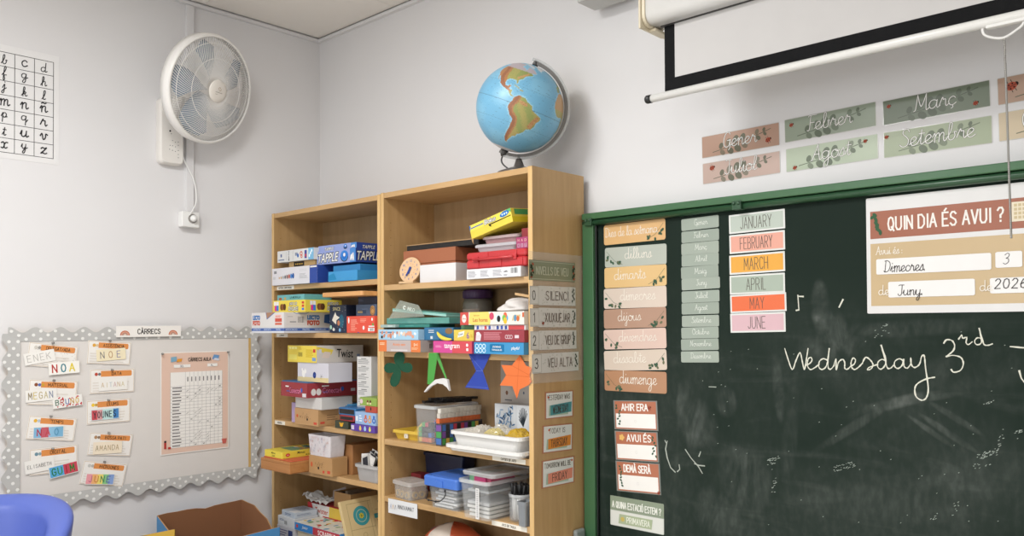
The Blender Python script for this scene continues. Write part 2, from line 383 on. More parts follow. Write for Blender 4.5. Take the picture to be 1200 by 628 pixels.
    def lines(s, u0, v0, u1, v1, n, mat, ragged=0.3):
        """small print: n thin bars of text"""
        hh = (v1 - v0) / n
        l = s.nl()
        for i in range(n):
            a = u0; e = u1 - random.uniform(0, ragged) * (u1 - u0)
            y = v1 - (i + 0.75) * hh
            P = [(a, y), (e, y), (e, y + hh * 0.45), (a, y + hh * 0.45)]
            s.mb.add([s.P(x * s.w, yy * s.h, l) for x, yy in P], [(0, 1, 2, 3)], mat)
    def barcode(s, u0, v0, u1, v1, mat=None):
        mat = mat or M('#222222', 'ink'); x = u0
        while x < u1:
            w_ = random.uniform(0.01, 0.035) * (u1 - u0) * 2; s.rect(x, v0, min(x + w_, u1), v1, mat); x += w_ + random.uniform(0.02, 0.05) * (u1 - u0) * 1.6
    def sprig(s, u, v, L, ang, mat, mat2=None, n=6, leaf=0.16, bow=0.12):
        """leafy twig from u,v along ang, length L in metres"""
        x0 = u * s.w; y0 = v * s.h; ca, sa = math.cos(ang), math.sin(ang)
        pts = []
        for i in range(9):
            t = i / 8; b = bow * math.sin(t * 3.0) * L
            pts.append((x0 + ca * t * L - sa * b, y0 + sa * t * L + ca * b))
        s.ribbons([pts], L * 0.012, mat)
        for i in range(1, n + 1):
            t = i / (n + 0.5); q = pts[min(8, int(t * 8))]
            sz = L * leaf * (0.55 + 0.6 * math.sin(min(1, t * 1.15) * math.pi))
            for sd in (-1, 1):
                a = ang + sd * 1.0; d = sz * 0.8
                s.ell((q[0] + math.cos(a) * d) / s.w, (q[1] + math.sin(a) * d) / s.h, sz * 0.62, sz * 0.45, (mat2 if (mat2 and (i + sd) % 3 == 0) else mat), a)
    def bug(s, u, v, r, ang=0.4):
        d = M('#2a1d1a', 'ink'); rd = M('#a8513d', 'ink')
        x, y = u * s.w, v * s.h; ca, sa = math.cos(ang), math.sin(ang)
        s.ell((x + ca * r * 0.9) / s.w, (y + sa * r * 0.9) / s.h, r * 0.45, r * 0.45, d)
        s.ribbons([[(x - ca * r * .3 - sa * r * 1.3, y - sa * r * .3 + ca * r * 1.3), (x - ca * r * .3 + sa * r * 1.3, y - sa * r * .3 - ca * r * 1.3)], [(x + ca * r * .4 - sa * r * 1.3, y + sa * r * .4 + ca * r * 1.3), (x + ca * r * .4 + sa * r * 1.3, y + sa * r * .4 - ca * r * 1.3)]], r * 0.12, d)
        s.ell(u, v, r, r * 0.85, rd, ang)
        s.ribbons([[(x - ca * r, y - sa * r), (x + ca * r, y + sa * r)]], r * 0.12, d)
        for a, b in ((.35, .4), (-.35, .4), (.35, -.4), (-.35, -.4)):
            s.ell((x + ca * a * r - sa * b * r) / s.w, (y + sa * a * r + ca * b * r) / s.h, r * 0.18, r * 0.18, d, n=8)

# ---------------------------------------------------------------- things
USED = set()
def tag(o, label, cat, group=None, kind=None):
    if label: o['label'] = label
    if cat: o['category'] = cat
    if group: o['group'] = group
    if kind: o['kind'] = kind
    return o
def thing(name, label, cat, loc=(0, 0, 0), rot=(0, 0, 0), group=None):
    o = bpy.data.objects.new(name, None); o.empty_display_size = 0.05; COL.objects.link(o)
    o.location = loc; o.rotation_euler = rot
    return tag(o, label, cat, group)
def struct(mb, name, **k):
    o = mb.build(name, **k); o['kind'] = 'structure'; return o

def cv(S, x, y): return (S[0] + x / S[2], S[1] + y / S[2])

# flat sheets fixed to a plane, from the four corners TL TR BR BL
def sheet(name, label, cat, S, c, plane, at, base, deco=None, group=None, thick=0.0006, corner=0.0, gap=0.0003, back=None, parent=None, size=None):
    pts = [cv(S, c[2 * i], c[2 * i + 1]) for i in range(4)]
    P3 = [(PY(x, y, at) if plane == 'board' else PX(x, y, at)) for x, y in pts]
    U0 = Vector((1, 0, 0)) if plane == 'board' else Vector((0, 1, 0))
    N = Vector((0, -1, 0)) if plane == 'board' else Vector((1, 0, 0))
    uv = [(p.dot(U0), p.z) for p in P3]
    TL, TR, BR, BL = [Vector(q) for q in uv]
    if size == 'right': pass
    w_ = ((TR - TL).length + (BR - BL).length) / 2; h_ = ((TL - BL).length + (TR - BR).length) / 2
    ang = math.atan2((TR - TL).y + (BR - BL).y, (TR - TL).x + (BR - BL).x)
    ce = (TL + TR + BR + BL) / 4
    if size: w_, h_ = size[0] or w_, size[1] or h_; ce = TL + Vector((math.cos(ang), math.sin(ang))) * w_ / 2 + Vector((math.sin(ang), -math.cos(ang))) * h_ / 2
    return sheet_at(name, label, cat, ce, w_, h_, ang, plane, at, base, deco, group, thick, corner, gap)
def sheet_at(name, label, cat, ce, w_, h_, ang, plane, at, base, deco=None, group=None, thick=0.0006, corner=0.0, gap=0.0003):
    mb = MB()
    # local x = along, z = up, -y = outward, origin in the middle of the lower edge
    poly = rrect(-w_ / 2, w_ / 2, 0, h_, corner, 3) if corner else [(-w_ / 2, 0), (w_ / 2, 0), (w_ / 2, h_), (-w_ / 2, h_)]
    mb.prism(poly, -thick, 0, base, 'XZ')
    d = Dec(mb, (-w_ / 2, -thick, 0), (1, 0, 0), (0, 0, 1), (0, -1, 0), w_, h_)
    if deco: deco(d)
    rz = 0 if plane == 'board' else math.pi / 2
    N = Vector((0, -1, 0)) if plane == 'board' else Vector((1, 0, 0))
    up = Vector((-math.sin(ang), math.cos(ang)))
    b = Vector(ce) - up * h_ / 2
    loc = Vector((b.x, at, b.y)) if plane == 'board' else Vector((at, b.x, b.y))
    loc += N * gap
    o = mb.build(name)
    o.matrix_world = Matrix.Translation(loc) @ Matrix.Rotation(rz, 4, 'Z') @ Matrix.Rotation(-ang, 4, 'Y')
    return tag(o, label, cat, group)

def faces(mb, w_, d_, z0, z1):
    h_ = z1 - z0
    F = Dec(mb, (-w_ / 2, -d_ / 2, z0), (1, 0, 0), (0, 0, 1), (0, -1, 0), w_, h_)
    R = Dec(mb, (w_ / 2, -d_ / 2, z0), (0, 1, 0), (0, 0, 1), (1, 0, 0), d_, h_)
    T = Dec(mb, (-w_ / 2, -d_ / 2, z1), (1, 0, 0), (0, 1, 0), (0, 0, 1), w_, d_)
    return F, R, T
TOPZ = {}
def carton_box(name, label, cat, x0, x1, yf, depth, z0, z1, mat, deco=None, rz=0, group=None, lid=0.0, basemat=None, bevel=0.0012, tilt=0):
    """closed box; lid > 0 makes a thing of two parts, a lid over a base that shows for the lowest share of the height"""
    w_ = x1 - x0; h_ = z1 - z0; loc = ((x0 + x1) / 2, yf + depth / 2, z0)
    if lid:
        root = thing(name, label, cat, loc, (0, tilt, rz), group)
        b = MB(); b.box(-w_ / 2 + .0012, w_ / 2 - .0012, -depth / 2 + .0012, depth / 2 - .0012, 0, h_ * 0.9, basemat or mat)
        b.build('box_base', root, bevel=bevel)
        l = MB(); zl = h_ * lid; l.box(-w_ / 2, w_ / 2, -depth / 2, depth / 2, zl, h_, mat)
        if deco: deco(*faces(l, w_, depth, zl, h_))
        l.build('box_lid', root, bevel=bevel)
        return root
    mb = MB(); mb.box(-w_ / 2, w_ / 2, -depth / 2, depth / 2, 0, h_, mat)
    if deco: deco(*faces(mb, w_, depth, 0, h_))
    o = mb.build(name, loc=loc, rot=(0, tilt, rz), bevel=bevel)
    return tag(o, label, cat, group)
def ext(S, xl, xr, yt, yb, yf):
    """x range and z range of a front face seen in the photograph, standing in the plane y = yf"""
    ym = (yt + yb) / 2; xm = (xl + xr) / 2
    x0 = PY(*cv(S, xl, ym), yf).x; x1 = PY(*cv(S, xr, ym), yf).x
    if yf > -.3405:      # stands between the uprights
        if x0 < .93: x0, x1 = max(x0, .0935), min(x1, .9155)
        else: x0 = max(x0, .9635)
    if x0 < .9: x1 = min(x1, .9155)
    x1 = min(x1, 1.7815)
    return x0, x1, PY(*cv(S, xm, yb), yf).z, PY(*cv(S, xm, yt), yf).z

# ================================================================ room
WALL = M('#e0dede', 'wall'); CEIL = M('#ebe6df', 'wall')
X1, Y1, H = ROOM_X, ROOM_Y, ROOM_Z
def slab(name, x0, x1, y0, y1, z0, z1, mat): mb = MB(); mb.box(x0, x1, y0, y1, z0, z1, mat); return struct(mb, name)
slab('floor', -.1, X1 + .1, Y1 - .1, .1, -.1, 0, M('#d9d5ce', 'card'))
slab('wall_left', -.1, 0, Y1 - .1, .1, 0, H + .1, WALL)
slab('wall_back', 0, X1 + .1, 0, .1, 0, H + .1, WALL)
slab('wall_right', X1, X1 + .1, Y1 - .1, 0, 0, H + .1, WALL)
slab('wall_front', 0, X1, Y1 - .1, Y1, 0, H + .1, WALL)
# ceiling: tiles in thin rails
mb = MB(); mb.box(0, X1, Y1, 0, H + .008, H + .1, CEIL)
g = M('#8d857a', 'card')
xs = [.65 + .6 * i for i in range(11)]; ys = [-.66 - .6 * i for i in range(11)]
tx = [.0] + xs + [X1]; ty = [0.0] + ys + [Y1]
for i in range(len(tx) - 1):
    for j in range(len(ty) - 1):
        a, b = tx[i] + (.016 if i == 0 else .0012), tx[i + 1] - .0012
        c, d = ty[j + 1] + .0012, ty[j] - (.016 if j == 0 else .0012)
        if b - a > .02 and d - c > .02: mb.box(a, b, c, d, H, H + .009, CEIL)
struct(mb, 'ceiling')
# shadow-gap wall trim under the ceiling
for nm, (a, b, c, d) in (('trim_1', (0, .02, Y1, 0)), ('trim_2', (0.02, X1, -.02, 0))):
    mb = MB(); mb.box(a, b, c, d, H - .022, H - .007, WALL); struct(mb, nm)
for nm, (a, b, c, d) in (('baseboard_left', (0, .012, Y1, 0)), ('baseboard_back', (.012, X1, -.012, 0))):
    mb = MB(); mb.box(a, b, c, d, 0, .08, M('#b5ab9c', 'card')); struct(mb, nm)

# ================================================================ bookcases
WD = wood('maple_upright', '#b18d5c', '#c09c6c', 'Z'); WDX = wood('maple_board', '#b99463', '#c8a374', 'X'); WDB = wood('maple_back', '#9a7e59', '#a88b66', 'Z')
WE = wood('maple_edge', '#cfa86e', '#dab57e', 'Z', scale=2)
FY, RY = -.330, -.032
def bookcase(name, label, x0, x1, top, levels, labels, th=.0215):
    root = thing(name, label, 'bookcase', ((x0 + x1) / 2, (FY + RY) / 2, 0), group='maple bookcases')
    cx, cy = (x0 + x1) / 2, (FY + RY) / 2
    def L(x, y): return x - cx, y - cy
    hole = M('#5f472c', 'ink')
    for side in (0, 1):
        a = x0 if side == 0 else x1 - th; mb = MB()
        xa, ya = L(a, FY); xb, yb = L(a + th, RY)
        mb.box(xa, xb, ya, yb, 0, top, WD)
        # peg holes on the inner face
        sx = xb if side == 0 else xa; sg = 1 if side == 0 else -1
        d = Dec(mb, (sx, ya, 0), (0, 1, 0), (0, 0, 1), (sg, 0, 0), 1, 1)
        z = .2
        while z < top - .1:
            for yy in (.036, .25): d.ell(yy, z, .0016, .0016, hole, n=8)
            z += .032
        # paler front edge
        d2 = Dec(mb, (xa, ya, 0), (1, 0, 0), (0, 0, 1), (0, -1, 0), th, top); d2.rect(.04, .002, .96, .999, WE)
        mb.build('side_panel', root, bevel=.0008)
    mb = MB(); xa, ya = L(x0 + th, RY - .012); xb, yb = L(x1 - th, RY - .004); mb.box(xa, xb, ya, yb, .06, top - .006, WDB); mb.build('back_panel', root)
    mb = MB(); xa, ya = L(x0 + th, FY + .001); xb, yb = L(x1 - th, RY - .012); mb.box(xa, xb, ya, yb, top - .0235, top - .0015, WDX); mb.build('top_panel', root, bevel=.0008)
    boards = {}
    for z in levels:
        mb = MB(); mb.box(xa, xb, ya, yb, z - .0235, z, WDX); boards[z] = mb.build('shelf_board', root, bevel=.0008)
    mb = MB(); mb.box(xa, xb, ya + .01, ya + .03, 0, .06, WDX); mb.build('plinth', root)
    for (px0, px1, z, txt) in labels:
        mb = MB(); a, y = L(px0, FY); b, _ = L(px1, FY)
        mb.box(a, b, y - .0004, y + .0008, z - .0215, z - .004, M('#e9e3d6', 'paper'))
        d = Dec(mb, (a, y - .0004, z - .0215), (1, 0, 0), (0, 0, 1), (0, -1, 0), b - a, .0175)
        d.write(txt, 'caps', .5, .28, .45, .16, M('#4c443c', 'ink'), maxw=.88)
        tag(mb.build('shelf_label', boards[z]), 'small white paper label strip stuck to the shelf edge', None)
    return root
L1, L2, L3, L4, L5 = 1.657, 1.425, .996, .777, .43
R1, R2, R3, R4, R5 = 1.629, 1.3485, .977, .737, .50
bookcase('bookcase', 'narrower maple bookcase of board games in the corner by the left wall', .0705, .9385, 2.0185, [L1, L2, L3, L4, L5, .25, .08],
         [(.12, .27, L1, 'MATERIAL COMPETENCIAL'), (.115, .215, L2, 'LLENGUA'), (.10, .19, L3, 'MEMORIA')])
bookcase('bookcase', 'wider maple bookcase beside the chalkboard, carrying the globe', .9402, 1.8045, 2.0225, [R1, R2, R3, R4, R5, .27, .08],
         [(1.60, 1.765, R3, 'CAPSES DE JOCS'), (1.595, 1.77, R4, 'JOCS DE TAULA')])

# ================================================================ globe
def build_globe():
    c = PY(609, 127, -.243); R = .1635
    SA = [(12,-72),(11,-63),(8,-60),(5,-52),(0,-50),(-3,-42),(-5,-36),(-8,-35),(-13,-39),(-18,-39),(-23,-42),(-25,-48),(-30,-50),(-34,-54),(-35,-57),(-39,-58),(-41,-63),(-47,-66),(-52,-69),(-55,-67),(-53,-73),(-46,-75),(-37,-73.5),(-30,-71.5),(-18,-70.5),(-14,-76),(-6,-81),(-1,-80.5),(3,-78),(8,-77.5),(9,-76)]
    NAm = [(8,-77.5),(8,-83),(11,-86),(13,-88),(15,-94),(16,-98),(20,-105.5),(23,-106.5),(28,-111.5),(31,-113.5),(28,-114),(23,-110),(27,-114.5),(32,-117),(34,-120.5),(40,-124),(48,-124.5),(55,-130),(60,-142),(60,-150),(55,-162),(60,-166),(66,-166),(71,-156),(70,-140),(69,-125),(68,-108),(68,-95),(64,-92),(59,-94),(57,-90),(55,-82),(52,-80),(55,-77),(62,-77),(60,-68),(58,-62),(52,-56),(50,-60),(49,-66),(46,-62),(44,-66),(42,-70.5),(40,-74),(35,-76),(31,-81),(26,-80),(25.5,-81.5),(30,-84),(30,-90),(29,-95),(26,-97.5),(22,-97.5),(18.5,-95),(18.5,-91),(21,-90),(21,-87),(16,-88.5),(15,-83.5),(10.5,-83.5),(9,-80)]
    AF = [(35,-6),(32,-9.5),(28,-13),(21,-17),(15,-17.5),(9,-13.5),(4.5,-8),(5,0),(6,4),(4,9),(-1,9),(-6,12),(-15,12),(-22,14),(-29,16.5),(-34,18.5),(-34,26),(-25,35),(-15,40),(-5,39.5),(2,45),(11,51),(12,43),(20,37),(30,32.5),(31,20),(33,11),(37,10),(36,0)]
    GR = [(60,-44),(65,-53),(70,-54),(76,-68),(82,-55),(83,-32),(77,-19),(70,-22),(65,-40)]
    BAF = [(62,-66),(66,-62),(70,-68),(73,-80),(76,-95),(72,-105),(70,-90),(65,-74)]
    CU_ = [(22,-84.5),(23.2,-82),(21,-75.5),(19.9,-74.5),(20,-77),(21.6,-80)]; HI = [(19.8,-73),(19,-69),(18,-69),(18.2,-74)]
    EU = [(36,-9),(43,-9),(46,-1),(49,-1),(51,3),(54,9),(57,8),(59,5),(63,6),(70,20),(71,27),(67,42),(69,60),(73,80),(77,104),(73,130),(70,160),(67,180),(60,170),(55,160),(59,150),(54,138),(43,132),(39,127),(35,128),(40,120),(35,120),(30,122),(22,114),(20,107),(10,108),(9,104),(13,100),(2,103),(8,98),(16,96),(22,90),(16,82),(8,77.5),(20,72),(25,66),(25,57),(22,59),(13,45),(28,35),(31,34),(37,36),(36,28),(40,26),(38,23),(40,19),(45,13),(38,16),(44,9),(43,3),(37,-1)]
    AU = [(-12,131),(-17,140),(-11,142),(-20,148),(-28,153),(-38,148),(-35,137),(-32,130),(-34,116),(-22,114),(-15,125)]
    def inside(p, poly):
        y, x = p; r = False; n = len(poly)
        for i in range(n):
            y1, x1 = poly[i]; y2, x2 = poly[(i + 1) % n]
            if (y1 > y) != (y2 > y) and x < (x2 - x1) * (y - y1) / (y2 - y1) + x1: r = not r
        return r
    def near(p, line, d):
        for a, b in zip(line, line[1:]):
            ax, ay = a[1], a[0]; bx, by = b[1], b[0]; t = max(0, min(1, ((p[1] - ax) * (bx - ax) + (p[0] - ay) * (by - ay)) / ((bx - ax) ** 2 + (by - ay) ** 2)))
            if math.hypot(p[1] - ax - t * (bx - ax), p[0] - ay - t * (by - ay)) < d: return True
        return False
    ANDES = [(9,-73),(4,-75),(-4,-78.5),(-12,-75.5),(-17,-69),(-24,-67.5),(-33,-70),(-42,-72),(-50,-73)]
    ROCK = [(16,-93),(20,-101),(27,-107),(34,-109),(40,-110),(46,-114),(52,-120),(60,-132),(64,-148)]
    BRZ = [(-8,-40),(-15,-44),(-20,-45)]; GUI = [(5,-67),(4,-60)]; AZ = [(30,-113),(40,-119)]
    boxes = [(SA, 0), (NAm, 1), (AF, 2), (GR, 3), (BAF, 3), (CU_, 4), (HI, 4), (EU, 5), (AU, 6)]
    bb = [(p, k, min(a for a, _ in p), max(a for a, _ in p), min(b for _, b in p), max(b for _, b in p)) for p, k in boxes]
    K_ = 'plastic'; sea = M('#6badcf', K_); sea2 = M('#78b6d4', K_); shal = M('#8fc3da', K_); low = M('#8f9850', K_); mid = M('#a89d55', K_); hi = M('#ad7646', K_); vhi = M('#97603f', K_); arid = M('#bd915b', K_); ice = M('#cfd0d4', K_); mau = M('#b5a8ae', K_); ln = M('#5b88a3', K_)
    def look(la, lo):
        j = 1.2
        la2 = la + random.uniform(-j, j) * .5; lo2 = lo + random.uniform(-j, j) * .5
        for p, k, a, b, cc, d in bb:
            if a <= la <= b and cc <= lo <= d and inside((la, lo), p):
                if k == 0:
                    if near((la2, lo2), ANDES, 2.2): return vhi
                    if near((la2, lo2), ANDES, 4.4): return hi
                    if near((la2, lo2), BRZ, 3.2) or near((la2, lo2), GUI, 2.2): return arid if random.random() < .6 else hi
                    if la2 < -33: return mid if random.random() < .7 else arid
                    return low if (math.sin(la * .23 + lo * .31) + random.uniform(-.8, .8)) > -.1 else mid
                if k == 1:
                    if la2 > 49: return mau
                    if near((la2, lo2), ROCK, 3.0): return vhi
                    if near((la2, lo2), ROCK, 7.5) or near((la2, lo2), AZ, 6): return hi
                    if lo2 > -88 and la2 > 33: return arid if near((la2, lo2), [(34,-84),(41,-76),(45,-71)], 1.8) else low
                    return mid if random.random() < .65 else low
                if k == 2: return arid if la > 13 else (hi if lo > 25 else mid)
                if k == 3: return ice
                if k == 4: return mid
                if k == 5: return hi if (25 < la < 48 and 65 < lo < 105) else (arid if la < 32 and lo < 60 else low)
                return arid
        if la < -70: return ice
        if 0 < la < .4: return ln
        if abs(abs(la) - 23.4) < .35 and int(lo * 1.0) % 2 == 0: return ln
        if int(la * 1.3) % 7 == 0 and math.sin(lo * .35 + la * 2.1) > .86 and random.random() < .5: return ln
        for dla, dlo in ((3, 0), (-3, 0), (0, 3), (0, -3)):
            for p, k, a, b, cc, d in bb[:6]:
                q = (la + dla * random.uniform(.1, 1), lo + dlo * random.uniform(.1, 1))
                if a <= q[0] <= b and cc <= q[1] <= d and inside(q, p): return shal
        return sea2 if math.sin(la * .11 + 1) * math.cos(lo * .07) + random.uniform(-.3, .3) > .25 else sea
    root = thing('globe', 'illuminated world globe showing the Americas, on top of the wider bookcase', 'globe', (c.x, c.y, 2.0228))
    hz = c.z - 2.0228
    # sphere, axis along local z, then tilted
    mb = MB(); NLA, NLO = 270, 480
    vs = []; 
    for i in range(NLA + 1):
        la = math.radians(-90 + 180 * i / NLA)
        for k in range(NLO):
            lo = math.radians(-180 + 360 * k / NLO); vs.append((R * math.cos(la) * math.cos(lo), R * math.cos(la) * math.sin(lo), R * math.sin(la)))
    by = {}
    for i in range(NLA):
        for k in range(NLO):
            k2 = (k + 1) % NLO
            mt = look(-90 + 180 * (i + .5) / NLA, -180 + 360 * (k + .5) / NLO)
            f = (i * NLO + k, i * NLO + k2, (i + 1) * NLO + k2, (i + 1) * NLO + k)
            by.setdefault(mt.name, (mt, []))[1].append(f)
    first = True
    n0 = len(mb.v); mb.v.extend(vs)
    for mt, fs in by.values():
        ii = mb.mid(mt)
        for f in fs: mb.f.append(f); mb.mi.append(ii); mb.sm.append(True)
    s = mb.build('map_sphere', root)
    # view frame at the globe
    toc = (CAM - c).normalized(); right = Vector((0, 0, 1)).cross(toc).normalized(); upv = toc.cross(right)
    th = math.radians(20.5)
    ax = (upv * math.cos(th) + right * math.sin(th) - toc * 0.05).normalized()
    # equatorial direction facing the camera -> longitude
    ex = (toc - ax * toc.dot(ax)).normalized(); ey = ax.cross(ex)
    lo0 = math.radians(-66)
    X = ex * math.cos(-lo0) + ey * math.sin(-lo0); Yv = ax.cross(X)
    rot = Matrix((X, Yv, ax)).transposed()
    s.matrix_local = Matrix.Translation((0, 0, hz)) @ rot.to_4x4()
    # meridian arm: in the plane of axis and side direction
    side = (right - ax * right.dot(ax)).normalized(); nrm = ax.cross(side)
    ctr = Vector((0, 0, hz))
    def arc(r0, r1, wd, a0, a1, mat, nm):
        m2 = MB(); rs = []
        for k in range(41):
            a = math.radians(a0 + (a1 - a0) * k / 40); d = ax * math.cos(a) + side * math.sin(a)
            rs.append([ctr + d * r0 - nrm * wd, ctr + d * r1 - nrm * wd, ctr + d * r1 + nrm * wd, ctr + d * r0 + nrm * wd])
        m2.rings(rs, mat, smooth=False); return m2.build(nm, root, bevel=.0008)
    tag(arc(R + .005, R + .0165, .009, -3, 186, M('#76726e', 'plastic'), 'meridian_arm'), 'grey metal half ring', None)
    tag(arc(R + .017, R + .026, .0095, -5, 180, M('#cfcfcd', 'shiny', .55), 'scale_band'), 'clear plastic outer band', None)
    m2 = MB(); m2.tube([ctr + ax * (R - .003), ctr + ax * (R + .014), ctr + ax * (R + .02)], [.012, .010, .006], M('#3a3836', 'plastic'), 10); m2.build('axis_pin', root)
    m2 = MB(); m2.tube([ctr - ax * (R - .003), ctr - ax * (R + .016), ctr - ax * (R + .026)], [.016, .013, .007], M('#3a3836', 'plastic'), 10); m2.build('lamp_socket', root)
    # stand
    low_pt = ctr + (ax * math.cos(math.radians(160)) + side * math.sin(math.radians(160))) * (R + .02)
    bx, byy = low_pt.x * .9, low_pt.y * .9 - .004
    m2 = MB(); m2.T = Matrix.Translation((bx, byy, 0))
    m2.lathe([(.005, .058), (.0055, .058), (.0055, low_pt.z + .004), (.002, low_pt.z + .004)][::1], M('#b9b7b4', 'metal'), 12); m2.build('stem', root)
    m2 = MB(); m2.T = Matrix.Translation((bx, byy, 0))
    m2.lathe([(.0, .0), (.082, .0), (.085, .005), (.082, .011), (.062, .018), (.040, .026), (.026, .029), (.020, .034), (.0105, .062), (.0, .064)], M('#564f4b', 'gloss'), 40); m2.build('base', root)
    p0 = ctr - ax * (R + .018)
    m2 = MB(); pts = [p0 + (Vector((bx - .02, byy - .03, .02)) - p0) * t + Vector((-.018, -.006, .0)) * math.sin(t * math.pi) for t in [k / 10 for k in range(11)]]
    m2.tube(pts, .003, M('#232122', 'plastic'), 8); m2.build('power_cable', root)
build_globe()

# ================================================================ wall fan
def build_fan():
    loc = PX(197, 156, 0); yb = loc.y
    WH = M('#e6e1da', 'plastic'); WH2 = M('#efece7', 'plastic'); BL = M('#a3b5c8', 'shiny', .6); DK = M('#4b4b4d', 'ink')
    z0 = PX(198, 194, 0).z; z1 = PX(198, 118, 0).z
    root = thing('wall_fan', 'white round wall fan with bluish blades, high on the left wall', 'fan', (0.0005, yb, z0))
    ww = .112
    mb = MB(); h = z1 - z0
    poly = rrect(-ww / 2, ww / 2, 0, h, .02, 4)
    mb.rings([[(0, a, b) for a, b in poly], [(.03, a, b) for a, b in poly], [(.045, a * .9, (b - h / 2) * .96 + h / 2) for a, b in poly]], WH)
    d = Dec(mb, (.045, -ww / 2, 0), (0, 1, 0), (0, 0, 1), (1, 0, 0), ww, h)
    for (u, v) in ((.45, .46), (.5, .36), (.62, .34), (.5, .28), (.62, .27), (.74, .3), (.38, .22), (.5, .21), (.62, .2), (.74, .22), (.74, .16), (.74, .11), (.4, .28), (.74, .35)):
        d.ell(u, v, .0022, .0018, DK, n=8)
    d.ell(.4, .5, .0045, .0045, M('#222222', 'ink'), n=10)
    mb.build('wall_bracket', root, bevel=.002)
    # head
    n = Vector((.92, .30, -.27)).normalized()
    ctr = PX(246, 105, .215); cl = ctr - Vector((.0005, yb, z0))
    up = (Vector((0, 0, 1)) - n * n.z).normalized(); sd = up.cross(n)
    T = Matrix.Translation(cl) @ Matrix((sd, up, n)).transposed().to_4x4()   # local z = outward
    Rr = .243
    m2 = MB(); m2.T = T
    m2.lathe([(Rr - .012, -.036), (Rr, -.034), (Rr + .002, .0), (Rr - .004, .012), (Rr - .012, .016), (Rr - .014, .008), (Rr - .012, -.036)], WH2, 64, cap=False); m2.build('guard_rim', root)
    def wires(zf, r0, mat, nm, cnt, twist, r=.0011):
        m3 = MB(); m3.T = T
        for k in range(cnt):
            a0 = 2 * math.pi * k / cnt; pts = []
            for i in range(8):
                t = i / 7; rr = r0 + (Rr - .012 - r0) * t; a = a0 + twist * (1 - t)
                pts.append((rr * math.cos(a), rr * math.sin(a), zf(t)))
            m3.tube(pts, r, mat, 4)
        for rr_ in (.14, .205):
            t = (rr_ - r0) / (Rr - .012 - r0); m3.tube([(rr_ * math.cos(2 * math.pi * i / 48), rr_ * math.sin(2 * math.pi * i / 48), zf(t) + .001) for i in range(48)], .0013, mat, 6, closed=True)
        return m3.build(nm, root)
    wires(lambda t: .048 - .04 * t ** 2.2, .046, WH2, 'front_grille', 124, .5, .0013)
    wires(lambda t: -.075 + .046 * t ** 3, .06, WH, 'rear_grille', 80, -.4)
    m2 = MB(); m2.T = T; m2.lathe([(.0, .058), (.033, .0575), (.048, .053), (.053, .046), (.05, .04)][::-1], M('#e9e2d8', 'plastic'), 40)
    d = Dec(m2, (-.05, -.05, .0578), (1, 0, 0), (0, 1, 0), (0, 0, 1), .1, .1)
    d.ring(.5, .62, .004, .0065, M('#b9a58c', 'ink'), 20, 250); d.ring(.54, .58, .004, .0065, M('#b9a58c', 'ink'), 200, 430)
    d.lines(.3, .42, .7, .47, 1, M('#a59a8d', 'ink'), .05); d.lines(.3, .33, .45, .37, 1, M('#a59a8d', 'ink'), .05)
    tag(m2.build('hub_cap', root), 'cream round hub badge', None)
    for b in range(5):
        m3 = MB(); m3.T = T; a0 = math.radians(22 + 72 * b); g1 = []; g2 = []
        vs = []; fs = []
        NR, NA = 9, 9
        for i in range(NR):
            t = i / (NR - 1); r = .03 + (.185) * t
            wdt = math.radians(30) * (1 - .18 * t) * (1 if t < .85 else math.sqrt(max(.05, 1 - ((t - .85) / .16) ** 2)))
            for j in range(NA):
                s_ = j / (NA - 1) - .5; a = a0 + .35 * t + s_ * wdt * 1.7
                vs.append((r * math.cos(a), r * math.sin(a), -.012 + s_ * .055 * (1 - .35 * t)))
        for i in range(NR - 1):
            for j in range(NA - 1): fs.append((i * NA + j, i * NA + j + 1, (i + 1) * NA + j + 1, (i + 1) * NA + j))
        m3.add(vs, fs, BL, True); tag(m3.build('blade', root, solid=.0018), 'translucent blue grey fan blade', None)
    m2 = MB(); m2.T = T; m2.lathe([(.0, -.165), (.045, -.16), (.062, -.14), (.066, -.09), (.066, -.072), (.03, -.06), (.03, .035), (.0, .036)], WH, 36); m2.build('motor_housing', root)
    a = T @ Vector((0, 0, -.15)); m2 = MB(); m2.tube([(.03, 0, h * .72), (.05, 0, h * .8), a], [.028, .026, .026], WH, 12); m2.build('neck', root)
build_fan()
